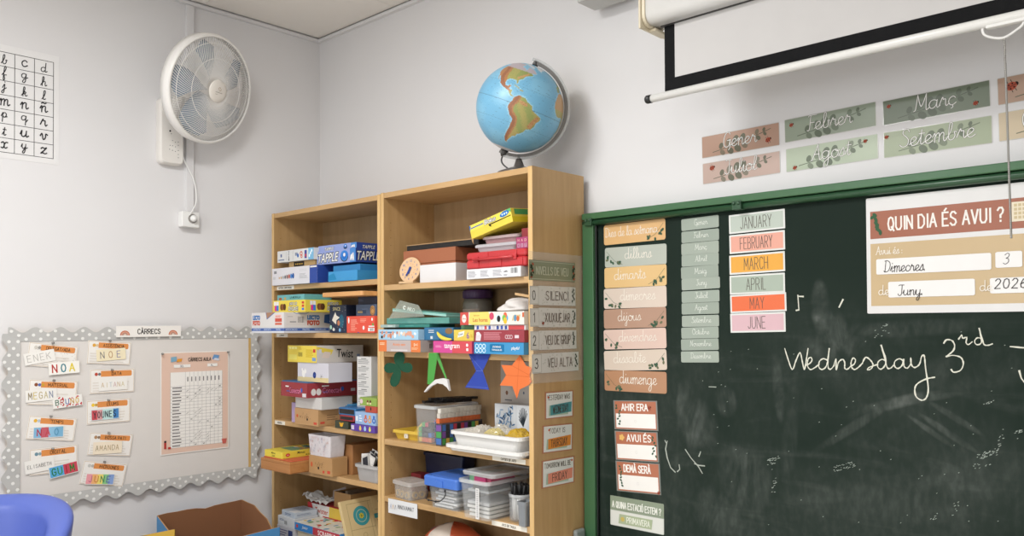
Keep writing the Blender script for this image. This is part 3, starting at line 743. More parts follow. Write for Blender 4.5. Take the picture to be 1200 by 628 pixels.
def build_power():
    WHT = WALL; P = M('#ecebe8', 'plastic')
    a = PX(214.5, 120, 0); zt = ROOM_Z - .024; zb = PX(218, 248, 0).z
    xc = PX(222, 200, 0).y
    mb = MB(); mb.box(0.0004, .014, xc - .022, xc + .016, zb, zt, WHT)
    mb.box(.014, .0155, xc - .020, xc + .014, zb, zt, WHT)
    tag(mb.build('cable_trunking', bevel=.001), 'white vertical cable trunking running from the ceiling down to the socket', 'trunking')
    c = PX(219, 258, 0); w_, h_ = .085, .072
    root = thing('wall_socket', 'white surface mounted wall socket under the fan', 'socket', (.0005, c.y, c.z - h_ / 2))
    mb = MB(); mb.box(0, .04, -w_ / 2, w_ / 2, 0, h_, P); mb.build('socket_box', root, bevel=.004)
    mb = MB(); T = Matrix.Translation((.0402, .008, h_ * .55)) @ Matrix.Rotation(math.pi / 2, 4, 'Y'); mb.T = T
    mb.lathe([(.0, 0), (.0215, 0), (.0215, .003), (.0185, .003), (.0175, .001), (.0, .001)], M('#a9a49d', 'plastic'), 24); mb.build('socket_ring', root)
    rp = thing('power_cord', 'thin white power cord with plug running from the fan to the wall socket', 'cord', (.0425, c.y + .008, c.z))
    mb = MB(); mb.T = Matrix.Translation((0, 0, .004)) @ Matrix.Rotation(math.pi / 2, 4, 'Y'); mb.lathe([(.0, 0), (.016, 0), (.0155, .012), (.011, .026), (.0, .028)], P, 20); mb.build('plug', rp)
    mb = MB(); org = Vector((.0425, c.y + .008, c.z))
    raw = [(.06, 222, 252), (.052, 226, 246), (.045, 230, 236), (.04, 229.5, 222), (.034, 226, 208), (.03, 221, 198), (.03, 216, 188), (.034, 212, 176), (.04, 209, 166)]
    pts = [tuple(PX(px, py, x) - org) for x, px, py in raw]
    sm = []
    for i in range(len(pts) - 1):
        p0 = pts[max(0, i - 1)]; p1 = pts[i]; p2 = pts[i + 1]; p3 = pts[min(len(pts) - 1, i + 2)]
        for k in range(5):
            t = k / 5; sm.append(tuple(.5 * (2 * p1[j] + (p2[j] - p0[j]) * t + (2 * p0[j] - 5 * p1[j] + 4 * p2[j] - p3[j]) * t * t + (3 * p1[j] - p0[j] - 3 * p2[j] + p3[j]) * t ** 3) for j in range(3)))
    mb.tube(sm, .0028, P, 8); mb.build('cable', rp)
build_power()

# ================================================================ alphabet poster
def build_alphabet():
    K = M('#2b2a2b', 'ink')
    rows = ['abcd', 'efgh', 'ijkl', ['ll', 'm', 'n', 'ñ'], 'opqr', 'stuv', 'wxyz']
    tl = PX(0, 60, 0); tr = PX(62.6, 73.4, 0); br = PX(60.3, 185.8, 0)
    cell = (PX(62.6, 73.4, 0).y - PX(40.3, 69, 0).y); gh = tr.z - br.z
    gw = cell * 4; mr = .022; mt_ = .03; mbt = .024
    W = gw + 2 * mr; Hh = gh + mt_ + mbt
    ce = ((tr.y + mr) - W / 2, (br.z - mbt) + Hh / 2)
    def deco(d):
        x0 = mr / W; x1 = 1 - mr / W; y0 = mbt / Hh; y1 = 1 - mt_ / Hh
        for i in range(5): u = x0 + (x1 - x0) * i / 4; d.ribbons([[(u * W, y0 * Hh), (u * W, y1 * Hh)]], .0022, K)
        for j in range(8): v = y0 + (y1 - y0) * j / 7; d.ribbons([[(x0 * W, v * Hh), (x1 * W, v * Hh)]], .0022, K)
        for j, r in enumerate(rows):
            for i, ch in enumerate(r):
                u = x0 + (x1 - x0) * (i + .47) / 4; v = y1 - (y1 - y0) * (j + 1) / 7
                low = ch in 'gjpqyf'; tall = ch in 'bdfhklt' or ch == 'll'
                vv = v + (y1 - y0) / 7 * (.44 if (ch in 'jpqgy') else (.36 if ch == 'f' else (.17 if tall else .27)))
                d.write(ch, 'curs', u, vv, gh / 7 * (.33 if tall or low else .44) / Hh, .18, K, slant=.08)
    sheet_at('alphabet_poster', 'white poster with a grid of handwritten alphabet letters on the left wall', 'poster', ce, W, Hh, 0, 'left', 0, M('#e6e4e3', 'gloss'), deco, thick=.0008)
build_alphabet()

# ================================================================ notice board
SB = (0, 360, 2.344); SB8 = (0, 370, 5.709)
NB_X = .022
def build_noticeboard():
    GREY = M('#bcbbb8', 'paper'); DOT = M('#e9e8e4', 'paper'); PAP = M('#dcd7d2', 'paper'); WOODF = wood('pine_frame', '#cfa964', '#dcb878', 'Z')
    y0 = PX(*cv(SB, 28, 250), NB_X).y; y1 = PX(*cv(SB, 692, 250), NB_X).y
    zt = PX(*cv(SB, 330, 70), NB_X).z; zb = PX(*cv(SB, 330, 505), NB_X).z
    W, Hh = y1 - y0, zt - zb
    root = thing('notice_board', 'wide notice board with grey polka dot scalloped border on the left wall', 'notice board', (0.0006, (y0 + y1) / 2, zb), (0, 0, math.pi / 2))
    # local x along, -y outward
    mb = MB(); mb.box(-W / 2 + .015, W / 2 - .015, -.016, 0, .015, Hh - .015, M('#b89468', 'paper')); mb.build('cork_panel', root)
    mb = MB()
    for a, b, c, d in ((-W / 2, W / 2, 0, .016), (-W / 2, W / 2, Hh - .016, Hh), (-W / 2, -W / 2 + .016, .016, Hh - .016), (W / 2 - .016, W / 2, .016, Hh - .016)): mb.box(a, b, -.0195, -.0002, c, d, WOODF)
    mb.build('frame', root, bevel=.001)
    mb = MB(); mb.box(-W / 2 + .017, W / 2 - .017, -.0182, -.0165, .017, Hh - .017, PAP); mb.build('paper_cover', root)
    rnd = random.Random(3)
    def strip(nm, L, base, wid, T, amp=.011, per=.094, ph=0.0):
        """scalloped paper strip: straight inner edge at 0, wavy outer edge; T maps (along, out) to local"""
        n = max(8, int(L / .006)); m3 = MB(); low = []; upp = []
        for i in range(n + 1):
            s_ = L * i / n; o = wid - amp + amp * math.sin(2 * math.pi * s_ / per + ph)
            lift = .002 + .004 * (1 + math.sin(2 * math.pi * s_ / per * .5 + 1)) / 2
            low.append((s_, 0, .0)); upp.append((s_, o, lift))
        vs = [T(*p) for p in low] + [T(*p) for p in upp]
        fs = [(i, i + 1, n + 2 + i, n + 1 + i) for i in range(n)]
        m3.add(vs, fs, GREY, True)
        # polka dots, staggered rows
        pts = []; step = .030; row = 0; v = .009
        while v < wid - .004:
            s_ = (row % 2) * step * .9 + .012
            while s_ < L - .008:
                o = wid - amp + amp * math.sin(2 * math.pi * s_ / per + ph)
                if v < o - .004:
                    lf = (.002 + .004 * (1 + math.sin(2 * math.pi * s_ / per * .5 + 1)) / 2) * v / max(o, .01)
                    c = [T(s_ + .0066 * math.cos(2 * math.pi * k / 12), v + .0066 * math.sin(2 * math.pi * k / 12), lf + .0006) for k in range(12)]
                    m3.add(c, [tuple(range(12))], DOT)
                s_ += step * 1.8
            v += step * .55; row += 1
        m3.build(nm, root)
    yf = -.0205
    strip('border_strip', W + .02, 0, .058, lambda s_, o, l: (-W / 2 - .01 + s_, yf - l, Hh - .032 + o), ph=1.2)
    strip('border_strip', W + .05, 0, .056, lambda s_, o, l: (W / 2 + .025 - s_, yf - .0006 - l, .026 - o), ph=.6)
    strip('border_strip', Hh + .0, 0, .068, lambda s_, o, l: (-W / 2 + .036 - o, yf - .0012 - l, 0.0 + s_), ph=.2)
    strip('border_strip', Hh + .0, 0, .052, lambda s_, o, l: (W / 2 - .006 + o, yf - .0009 - l, Hh - s_), ph=2.0)
build_noticeboard()
OR = '#dd9152'; KI = M('#3b342e', 'ink'); WHITE = M('#eeeae4', 'paper')
PIN = [0]
def pin_at(y, z, x, what):
    mb = MB(); mb.T = Matrix.Rotation(math.pi / 2, 4, 'Y')
    mb.lathe([(.0, 0), (.0012, 0), (.0012, .004), (.0045, .005), (.0045, .007), (.003, .008), (.003, .012), (.0046, .013), (.004, .0155), (.0, .016)], M('#8c8a86', 'metal'), 14)
    o = mb.build('push_pin', loc=(x, y, z)); tag(o, what, 'push pin', 'push pins on the notice board')
CX = NB_X
def job_card(S, c, head, label, icon, deco2=None, dots=False):
    def deco(d):
        # printed border, heading bar, icon
        b = M('#d8cfc2', 'ink'); r = .0012
        for k in range(1): pass
        d.rect(.012, .02, .988, .98, M('#cdb79d', 'ink')); d.rect(.02, .04, .98, .96, WHITE)
        if dots:
            for i in range(60): d.ell(random.uniform(.04, .96), random.uniform(.08, .92), .0009, .0009, KI, n=6)
        d.poly([(.26, .70), (.9, .66), (.92, .90), (.28, .93)] if False else [(.24, .69), (.92, .69), (.94, .73), (.94, .89), (.92, .93), (.24, .93)], M(OR, 'ink'))
        d.write(head, 'caps', .6, .74, .13, .14, KI, maxw=.5)
        for k, cc in enumerate(icon): d.ell(.14 + .07 * k, .8, .007 - .001 * k, .0075 - .001 * k, M(cc, 'ink'), n=10)
        d.lines(.06, .06, .9, .5, 4, M('#e0d9d0', 'ink'), .1)
        if deco2: deco2(d)
    return sheet('job_card', label, 'card', S, c, 'left', CX, WHITE, deco, group='classroom job cards on the notice board', thick=.0005)
def name_slip(S, c, txt, label, base='#efece6', cols=None, lift=.0035, style='caps', blocks=None, dots=None, wd=.14, hgt=.55, al=0):
    def deco(d):
        if blocks:
            n = len(blocks)
            for i, b in enumerate(blocks): d.rect(.02 + .96 * i / n, .05, .02 + .96 * (i + 1) / n, .95, M(b, 'ink'))
        if dots:
            for i in range(26):
                u, v = random.uniform(.04, .96), random.choice([random.uniform(.06, .25), random.uniform(.72, .94)]); d.ell(u, v, .0028, .0028, M(dots, 'ink'), n=8)
        n = len(txt)
        for i, ch in enumerate(txt):
            if ch == ' ': continue
            u = .08 + .84 * (i + .5) / n
            d.write(ch, 'caps', u, .5 - hgt / 2, hgt, wd, M(cols[i % len(cols)], 'ink'), maxw=.84 / n * .86)
    return sheet('name_slip', label, 'paper slip', S, c, 'left', CX + lift, M(base, 'paper'), deco, group='name slips on the job cards', thick=.0004)
job_card(SB8, [205, 172, 522, 210, 505, 355, 165, 335], 'DELEGAT/ADA', 'tilted dotted job card at the top left of the notice board', ['#cfc9c0', '#9d9a94'], dots=True)
job_card(SB8, [198, 425, 515, 437, 510, 600, 180, 595], 'MATERIAL', 'job card headed MATERIAL with a striped pencil drawing', ['#8b4f34', '#5b6fb0', '#c9a63c'])
job_card(SB, [82, 300, 210, 303, 203, 370, 68, 360], 'TEMPS', 'job card headed TEMPS with a sun drawing, third down on the left', ['#e3b23f', '#b9c4cc'])
job_card(SB, [80, 390, 213, 378, 212, 445, 82, 465], 'DIGITAL', 'job card headed DIGITAL at the lower left of the notice board', ['#6f8f9c', '#8fa7ae'])
job_card(SB, [240, 90, 358, 97, 358, 158, 240, 155], 'ASSISTÈNCIA', 'job card headed ASSISTÈNCIA, topmost of the second column', ['#e0a94a', '#d9c3a0'])
job_card(SB, [247, 172, 370, 167, 367, 232, 246, 238], 'DATA', 'job card headed DATA, second down in the second column', ['#b84a3a', '#777777'])
job_card(SB, [238, 257, 357, 249, 357, 313, 238, 323], 'LLUMS', 'job card headed LLUMS with a yellow bulb drawing', ['#e8c33f', '#c8a24a'])
job_card(SB, [243, 347, 362, 346, 360, 412, 243, 403], 'BOSSA PATI', 'job card headed BOSSA PATI, fourth down in the second column', ['#b08b68', '#8f7a66'])
job_card(SB, [230, 420, 350, 432, 336, 492, 218, 485], 'MICROONES', 'tilted job card with a rainbow slip at the bottom of the second column', ['#c9c6c1', '#b9b4ad'])
GRY = ['#b5b1ab']
name_slip(SB8, [158, 258, 362, 218, 370, 300, 165, 333], 'ENEK', 'white name slip with large pale outlined letters on the dotted job card', cols=GRY, wd=.08)
name_slip(SB8, [322, 318, 530, 298, 533, 380, 328, 397], 'NOA', 'white name slip with red, blue, green and yellow painted letters', '#f4f1ea', ['#b9433f', '#3f7f8d', '#e6cf3a'], lift=.006, wd=.15, hgt=.62)
name_slip(SB8, [168, 502, 378, 482, 380, 560, 172, 582], 'MEGAN', 'white name slip with thin multicoloured letters on the MATERIAL card', cols=['#8a7a55', '#c9b45a', '#b3a06a', '#c4b78a', '#7f89a0'], wd=.1)
name_slip(SB8, [350, 550, 548, 520, 553, 597, 355, 622], 'BRUNO', 'name slip covered in red spots with multicoloured letters', cols=['#3d6a54', '#b5433a', '#4a66a8', '#c99a3a', '#d9b13a'], dots='#c63a45', lift=.006, wd=.13, hgt=.45)
name_slip(SB, [90, 330, 175, 325, 175, 356, 91, 361], 'NAO', 'red and blue crayoned name slip on the TEMPS card', cols=['#b0384a', '#c04a55', '#5a95b8'], blocks=['#86b6d6', '#c4606c', '#8fbfdc', '#7fb4d4'], wd=.15)
name_slip(SB, [66, 425, 148, 409, 150, 443, 70, 460], 'ELISABETH', 'white slip with tiny grey pencil letters on the DIGITAL card', cols=['#8e8a86'], hgt=.26, wd=.14)
name_slip(SB, [132, 440, 213, 421, 215, 450, 138, 473], 'GUIM', 'half blue half red crayoned name slip on the DIGITAL card', cols=['#2f7a3a', '#3a8a4a', '#a52f3c', '#2f7a3a'], blocks=['#5fa9d8', '#5fa9d8', '#c84a5a', '#c84a5a'], lift=.006, wd=.15, hgt=.58)
name_slip(SB, [265, 118, 345, 110, 345, 143, 265, 148], 'NOE', 'cream name slip on the ASSISTÈNCIA card', '#efe3c2', ['#6b6a70', '#b78a5a', '#8b86a8'], wd=.1)
name_slip(SB, [270, 200, 350, 193, 350, 225, 272, 230], 'AITANA', 'white name slip with pale pastel letters on the DATA card', cols=['#c7a87c', '#c9b98a', '#a8b6c0', '#caa0a0'], wd=.09, hgt=.4)
name_slip(SB, [250, 283, 327, 275, 327, 305, 250, 312], 'YOUNES', 'name slip with blue, red and black painted letters on the LLUMS card', '#d6e4e6', ['#33373f', '#33373f', '#33373f'], blocks=['#c7535b', '#d9a0a0', '#bfe0dc', '#bfe0dc', '#4a86c0'], wd=.13)
name_slip(SB, [255, 372, 335, 366, 335, 400, 256, 404], 'AMANDA', 'beige name slip with thin brown letters on the BOSSA PATI card', '#f0e2cb', ['#9a8a66', '#b39a70'], wd=.09, hgt=.42)
name_slip(SB, [236, 457, 315, 457, 312, 488, 234, 486], 'JUNE', 'rainbow striped name slip on the bottom card of the second column', cols=['#c7708a', '#c98a3a', '#4f8a5a', '#5a6aa8'], blocks=['#eaa0a6', '#f0b67c', '#f1dd7a', '#8fc98a', '#8aa5d6'], wd=.14)
for S, x, y, what in ((SB8, 350, 182, 'silver push pin at the top of the dotted job card'), (SB8, 356, 432, 'silver push pin holding the MATERIAL card'), (SB, 138, 299, 'silver push pin holding the TEMPS card'), (SB, 143, 388, 'silver push pin holding the DIGITAL card'),
                      (SB, 300, 92, 'silver push pin holding the ASSISTÈNCIA card'), (SB, 306, 172, 'silver push pin holding the DATA card'), (SB, 296, 255, 'silver push pin holding the LLUMS card'), (SB, 297, 345, 'silver push pin holding the BOSSA PATI card'), (SB, 285, 424, 'silver push pin holding the tilted bottom card of the second column'),
                      (SB, 444, 128, 'silver push pin at the upper left corner of the pink chart'), (SB, 624, 123, 'silver push pin at the upper right corner of the pink chart')):
    p = PX(*cv(SB if S is SB else SB8, x, y), CX + .001); pin_at(p.y, p.z, CX + .0012, what)
def chart(d):
    P = M('#e2c2b0', 'paper'); W2 = M('#f0ede8', 'paper'); K = M('#777274', 'ink')
    d.rect(.012, .01, .988, .99, P)
    d.rect(.135, .06, .90, .80, W2)
    for k in range(11): u = .135 + .765 * (0 if k == 0 else (.28 + .72 * (k - 1) / 9)); d.ribbons([[(u * d.w, .06 * d.h), (u * d.w, .8 * d.h)]], .0008, K)
    for k in range(20): v = .06 + .60 * k / 19; d.ribbons([[(.135 * d.w, v * d.h), (.9 * d.w, v * d.h)]], .0008, K)
    for k in range(19): d.lines(.16, .068 + .60 * k / 19, .30, .088 + .6 * k / 19, 1, M('#5a5658', 'ink'), .3)
    for k in range(9): d.lines(.375 + .058 * k, .68, .39 + .058 * k, .78, 1, K, .1)
    for k in range(46):
        i = random.randrange(9); j = random.randrange(19); u = .375 + .0605 * i; v = .075 + .0316 * j
        d.ribbons([[((u - .012) * d.w, (v - .005) * d.h), ((u + .014) * d.w, (v + .007) * d.h)]], .0014, KI)
        if k % 3 == 0: d.ribbons([[((u - .012) * d.w, (v + .006) * d.h), ((u + .012) * d.w, (v - .005) * d.h)]], .0012, KI)
    d.write('CÀRRECS AULA', 'caps', .56, .905, .032, .16, KI, maxw=.34)
    d.rect(.18, .845, .42, .875, W2); d.rect(.67, .845, .82, .875, W2); d.write('DEL', 'caps', .3, .85, .018, .16, K); d.write('AL', 'caps', .74, .85, .018, .16, K)
    d.poly([(.14, .9), (.22, .91), (.22, .955), (.14, .95)], M('#7fa9c0', 'ink')); d.poly([(.22, .9), (.29, .905), (.3, .935), (.23, .93)], M('#e09a3c', 'ink'))
    d.poly([(.74, .92), (.83, .91), (.85, .955), (.77, .965)], M('#6f9ac9', 'ink')); d.poly([(.76, .91), (.84, .90), (.86, .92), (.78, .93)], M('#d8d8e0', 'ink'))
    d.rect(.045, .06, .075, .14, M('#b83a35', 'ink')); d.rect(.045, .12, .075, .14, M('#3a3030', 'ink')); d.rect(.1, .055, .14, .075, M('#b83a35', 'ink'))
    d.poly([(.90, .05), (.95, .05), (.965, .1), (.885, .1)], M('#c7655a', 'ink'))
sheet('job_chart', 'pink bordered CÀRRECS AULA chart with a ticked grid on the notice board', 'poster', SB, [441, 124, 626, 119, 630, 385, 441, 408], 'left', CX - .0005, M('#f1ece6', 'paper'), chart, thick=.0005)
def heading(d):
    d.write('CÀRRECS', 'caps', .5, .28, .42, .17, M('#2f2b2b', 'ink'), maxw=.36)
    for u in (.13, .87):
        for r, cc in ((.021, '#c7745a'), (.0165, '#e0a58a'), (.012, '#b9857a'), (.0075, '#d9c0a8')): d.ring(u, .16, r - .004, r, M(cc, 'ink'), 0, 180, 16)
sheet('heading_card', 'white CÀRRECS heading card with two small rainbows at the top of the notice board', 'sign', SB, [318, 52, 497, 50, 497, 80, 319, 82], 'left', NB_X + .008, WHITE, heading)

# ================================================================ chalkboard
BY = -.030        # writing surface
def chalk_surface():
    mt = bpy.data.materials.new('chalkboard_green'); mt.use_nodes = True; nt = mt.node_tree; b = nt.nodes['Principled BSDF']
    tc = nt.nodes.new('ShaderNodeTexCoord')
    def N(t): return nt.nodes.new(t)
    def noise(scale, mapping, detail=5, dist=0.0):
        mp = N('ShaderNodeMapping'); mp.inputs['Scale'].default_value = mapping[0]; mp.inputs['Rotation'].default_value = mapping[1]
        n = N('ShaderNodeTexNoise'); n.inputs['Scale'].default_value = scale; n.inputs['Detail'].default_value = detail; n.inputs['Distortion'].default_value = dist
        nt.links.new(tc.outputs['Object'], mp.inputs['Vector']); nt.links.new(mp.outputs['Vector'], n.inputs['Vector']); return n.outputs['Fac']
    def ramp(sock, a, c):
        r = N('ShaderNodeMapRange'); r.inputs['From Min'].default_value = a; r.inputs['From Max'].default_value = c; r.interpolation_type = 'SMOOTHSTEP'
        nt.links.new(sock, r.inputs['Value']); return r.outputs['Result']
    def math_(op, a, c):
        r = N('ShaderNodeMath'); r.operation = op
        for i, q in enumerate((a, c)):
            if isinstance(q, (int, float)): r.inputs[i].default_value = q
            else: nt.links.new(q, r.inputs[i])
        return r.outputs[0]
    big = ramp(noise(1.6, ((1, 1, 1), (0, 0, 0)), 4, .6), .38, .72)
    swipe = ramp(noise(3.0, ((1.0, 1, 4.5), (0, math.radians(25), 0)), 6, 1.0), .50, .80)
    swipe2 = ramp(noise(2.4, ((5, 1, .8), (0, math.radians(-8), 0)), 6, .8), .52, .82)
    fine = ramp(noise(60, ((1, 1, .5), (0, .5, 0)), 3), .35, .75)
    # wiped smears of their own shape: soft ellipses at places on the board
    tot = None
    sep = N('ShaderNodeSeparateXYZ'); nt.links.new(tc.outputs['Object'], sep.inputs[0])
    for (px, py, rx, rz, ang, amt) in SMEARS:
        p = PY(px, py, BY); ca, sa = math.cos(ang), math.sin(ang)
        dx = math_('SUBTRACT', sep.outputs['X'], p.x); dz = math_('SUBTRACT', sep.outputs['Z'], p.z)
        a = math_('DIVIDE', math_('ADD', math_('MULTIPLY', dx, ca), math_('MULTIPLY', dz, sa)), rx)
        c = math_('DIVIDE', math_('SUBTRACT', math_('MULTIPLY', dz, ca), math_('MULTIPLY', dx, sa)), rz)
        r = math_('ADD', math_('MULTIPLY', a, a), math_('MULTIPLY', c, c))
        e = math_('MULTIPLY', ramp(r, 1.0, .1), amt)
        tot = e if tot is None else math_('MAXIMUM', tot, e)
    tot = math_('MULTIPLY', tot, math_('ADD', .12, math_('MULTIPLY', ramp(noise(9, ((1, 1, .45), (0, .7, 0)), 8, 2.0), .32, .72), 1.0)))
    lower = N('ShaderNodeMapRange'); lower.inputs['From Min'].default_value = 1.62; lower.inputs['From Max'].default_value = 1.28; nt.links.new(sep.outputs['Z'], lower.inputs['Value'])
    s = math_('ADD', math_('MULTIPLY', swipe, .05), math_('MULTIPLY', swipe2, .045))
    s = math_('MULTIPLY', math_('ADD', s, math_('MULTIPLY', big, .045)), math_('ADD', .03, math_('MULTIPLY', lower.outputs['Result'], .75)))
    s = math_('ADD', s, tot)
    s = math_('MULTIPLY', s, math_('ADD', .7, math_('MULTIPLY', fine, .5)))
    mx = N('ShaderNodeMix'); mx.data_type = 'RGBA'; mx.inputs['A'].default_value = rgb('#212c26'); mx.inputs['B'].default_value = rgb('#c9cdc6')
    nt.links.new(s, mx.inputs['Factor']); nt.links.new(mx.outputs['Result'], b.inputs['Base Color'])
    b.inputs['Roughness'].default_value = .6; b.inputs['Specular IOR Level'].default_value = .06
    return mt
SMEARS = [(962, 362, .035, .10, .05, 0.186), (978, 388, .05, .10, .35, 0.124), (975, 405, .13, .05, .1, 0.074), (818, 500, .085, .11, .3, 0.093), (850, 470, .05, .06, .2, 0.093), (800, 470, .03, .09, -.1, 0.081), (912, 455, .022, .13, .08, 0.112), (925, 520, .03, .14, -.1, 0.062),
          (1000, 500, .17, .018, .62, 0.099), (1050, 472, .16, .02, .30, 0.093), (1085, 466, .12, .014, .18, 0.074), (1112, 508, .10, .012, -.58, 0.099), (1120, 490, .09, .012, -.55, 0.081), (1090, 505, .08, .010, -.6, 0.074),
          (870, 560, .12, .13, .2, 0.068), (840, 600, .10, .10, .1, 0.062), (1060, 385, .25, .03, .05, 0.050), (1150, 430, .2, .08, .3, 0.037), (1020, 590, .3, .07, .1, 0.037), (770, 530, .015, .1, .1, 0.062), (1130, 560, .15, .09, .2, 0.031), (725, 560, .012, .12, 0, 0.062), (705, 480, .010, .2, 0, 0.037)]
def build_board():
    GF = M('#3f6b45', 'gloss'); GD = M('#2c5236', 'gloss'); BK = M('#141a17', 'plastic'); ST = M('#8d9490', 'plastic')
    fy = -.056
    xl0 = PY(683.5, 450, fy).x; xl1 = PY(696, 450, fy).x
    xs0 = xl1 - .012
    zt = PY(1040, 207.1, fy).z; zb = PY(1040, 231, BY - .01).z
    root = thing('chalkboard', 'large dark green chalkboard with green frame and chalk writing on the back wall', 'chalkboard')
    XE = 4.9; ZB = .66
    mb = MB(); mb.box(xs0, XE, BY, -.004, ZB, zt - .01, chalk_surface()); mb.build('writing_surface', root)
    xl0 = max(xl0, 1.806)
    mb = MB(); mb.box(xl0, xl1, fy, -.002, ZB - .03, zt - .03, GF); mb.box(xl1 - .001, xl1 + .006, fy + .012, BY - .0002, ZB, zt - .04, BK); mb.build('side_frame', root, bevel=.002)
    mb = MB(); mb.box(XE, XE + .04, fy, -.002, ZB - .03, zt - .03, GF); mb.build('side_frame', root, bevel=.002)
    # top rail: lip, dark groove, round track
    mb = MB(); hh = zt - zb
    mb.box(xl0, XE + .04, fy - .004, -.002, zt - .024, zt, GF); mb.build('top_rail', root, bevel=.003)
    mb = MB(); mb.box(xl0, XE + .04, fy + .028, -.002, zb + .004, zt - .024, BK); mb.build('rail_groove', root)
    mb = MB()
    cz = zb + hh * .36; r = hh * .20
    mb.prism([(fy + .012 + r * 1.2 * math.cos(2 * math.pi * k / 16), cz + r * math.sin(2 * math.pi * k / 16)) for k in range(16)], xl0, XE + .04, GD, 'YZ', True); mb.build('track_tube', root)
    for px in (864, 690):
        p = PY(px, 238 if px > 800 else 262, fy - .004); mb = MB()
        mb.box(p.x - .016, p.x + .016, fy - .012, fy + .02, zb + .008, zt - .02, GD)
        mb.T = Matrix.Translation((0, 0, 0))
        for q in (-.009, .009):
            mb.T = Matrix.Translation((p.x + q, fy - .012, (zb + zt) / 2)) @ Matrix.Rotation(math.pi / 2, 4, 'X'); mb.lathe([(.0, 0), (.0065, 0), (.005, .005), (.0, .006)], GD, 12)
        mb.build('track_stop', root, bevel=.002)
    mb = MB(); tz = PY(690, 634, -.09).z
    mb.box(xl0 + .01, XE, -.11, -.004, tz - .02, tz - .004, GF); mb.build('chalk_tray', root, bevel=.002)
    mb = MB(); mb.box(max(1.8065, PY(672, 625, -.10).x), xl0 + .012, -.118, -.062, tz - .024, PY(690, 623, -.10).z, ST); tag(mb.build('tray_end_cap', root, bevel=.008), 'grey plastic end cap', None)
    # chalk writing
    CH = M('#d9d8c9', 'ink'); CH2 = M('#aab0a6', 'ink')
    def pxs(S, pts): return [(p.x, p.z) for p in (PY(*cv(S, x, y), BY) for x, y in pts)]
    surf = root.children[0]
    def write_part(name, strokes, wd, mat, label=None, stuff=False):
        if name == 'chalk_mark' and not stuff and len(strokes) > 1:
            for q in strokes: write_part(name, [q], wd, mat, label)
            return
        mb = MB(); d = Dec(mb, (0, BY - .0002, 0), (1, 0, 0), (0, 0, 1), (0, -1, 0), 1, 1); d.wrap = 24
        d.ribbons(strokes, wd, mat, .35); tag(mb.build(name, surf), label, None, None, 'stuff' if stuff else None)
    S = (900, 380, 2.533)
    W = [[(50, 72), (58, 98), (72, 134), (83, 108), (95, 84), (102, 110), (108, 134), (114, 104), (119, 72)],
         [(112, 122), (124, 116), (131, 106), (127, 98), (119, 104), (117, 122), (126, 134), (140, 128), (152, 118)],
         [(176, 106), (164, 102), (153, 110), (151, 126), (160, 134), (172, 126), (178, 104), (182, 72)], [(182, 72), (178, 112), (180, 131), (188, 132), (196, 122)],
         [(196, 122), (202, 103), (203, 134), (210, 112), (222, 104), (228, 114), (228, 130), (236, 133), (246, 124)],
         [(246, 124), (256, 118), (260, 106), (254, 100), (248, 108), (247, 124), (256, 134), (268, 128), (280, 116)],
         [(280, 116), (290, 98), (304, 106), (312, 120), (306, 132), (296, 135), (300, 128), (322, 120)],
         [(350, 108), (338, 104), (327, 112), (326, 126), (335, 133), (346, 124), (350, 104), (336, 62)], [(336, 62), (346, 96), (354, 128), (364, 130), (372, 122)],
         [(402, 108), (390, 102), (377, 110), (376, 124), (386, 131), (398, 122), (403, 104), (404, 124), (414, 130), (424, 118)],
         [(424, 100), (426, 120), (436, 128), (450, 118), (456, 96), (464, 94), (468, 130), (476, 190), (470, 218), (456, 225), (440, 214), (436, 192), (444, 176), (470, 162), (495, 157)]]
    write_part('chalk_writing', [pxs(S, smooth(q, 4)) for q in W], .0036, CH, 'chalk handwriting reading Wednesday')
    D3 = [[(522, 56), (530, 46), (546, 48), (554, 62), (550, 78), (534, 92), (530, 96), (548, 92), (572, 98), (580, 116), (572, 136), (552, 142), (544, 134)]]
    RD = [[(566, 44), (575, 32), (578, 41), (590, 39), (588, 54), (595, 60), (606, 52)], [(634, 42), (622, 40), (614, 48), (616, 58), (626, 60), (634, 50), (627, 12)], [(627, 12), (636, 44), (642, 60), (654, 62), (666, 58)]]
    write_part('chalk_writing', [pxs(S, smooth(q, 4)) for q in D3], .0036, CH, 'chalk handwriting reading 3')
    write_part('chalk_writing', [pxs(S, smooth(q, 4)) for q in RD], .0032, CH, 'small chalk letters rd')
    ED = [[(720, 66), (742, 68), (764, 70)], [(746, 138), (752, 160), (764, 176)]]
    write_part('chalk_mark', [pxs(S, q) for q in ED], .0042, CH)
    S2 = (900, 200, 3.14)
    write_part('chalk_mark', [pxs(S2, q) for q in ([(110, 458), (114, 512), (104, 514)], [(110, 462), (130, 463)], [(276, 474), (262, 502)])], .004, CH)
    S3 = (680, 420, 3.019)
    rn = random.Random(5)
    sc = [[(308, 292), (302, 320), (308, 352), (320, 386), (336, 402)], [(372, 322), (392, 352), (418, 382), (432, 406)], [(456, 100), (480, 101)], [(420, 346), (426, 330)], [(404, 372), (420, 378), (440, 380)], [(300, 290), (304, 298)], [(350, 376), (352, 392), (344, 400)]]
    write_part('chalk_mark', [pxs(S3, q) for q in sc], .0036, CH2)
    # dabs of chalk
    dabs = []
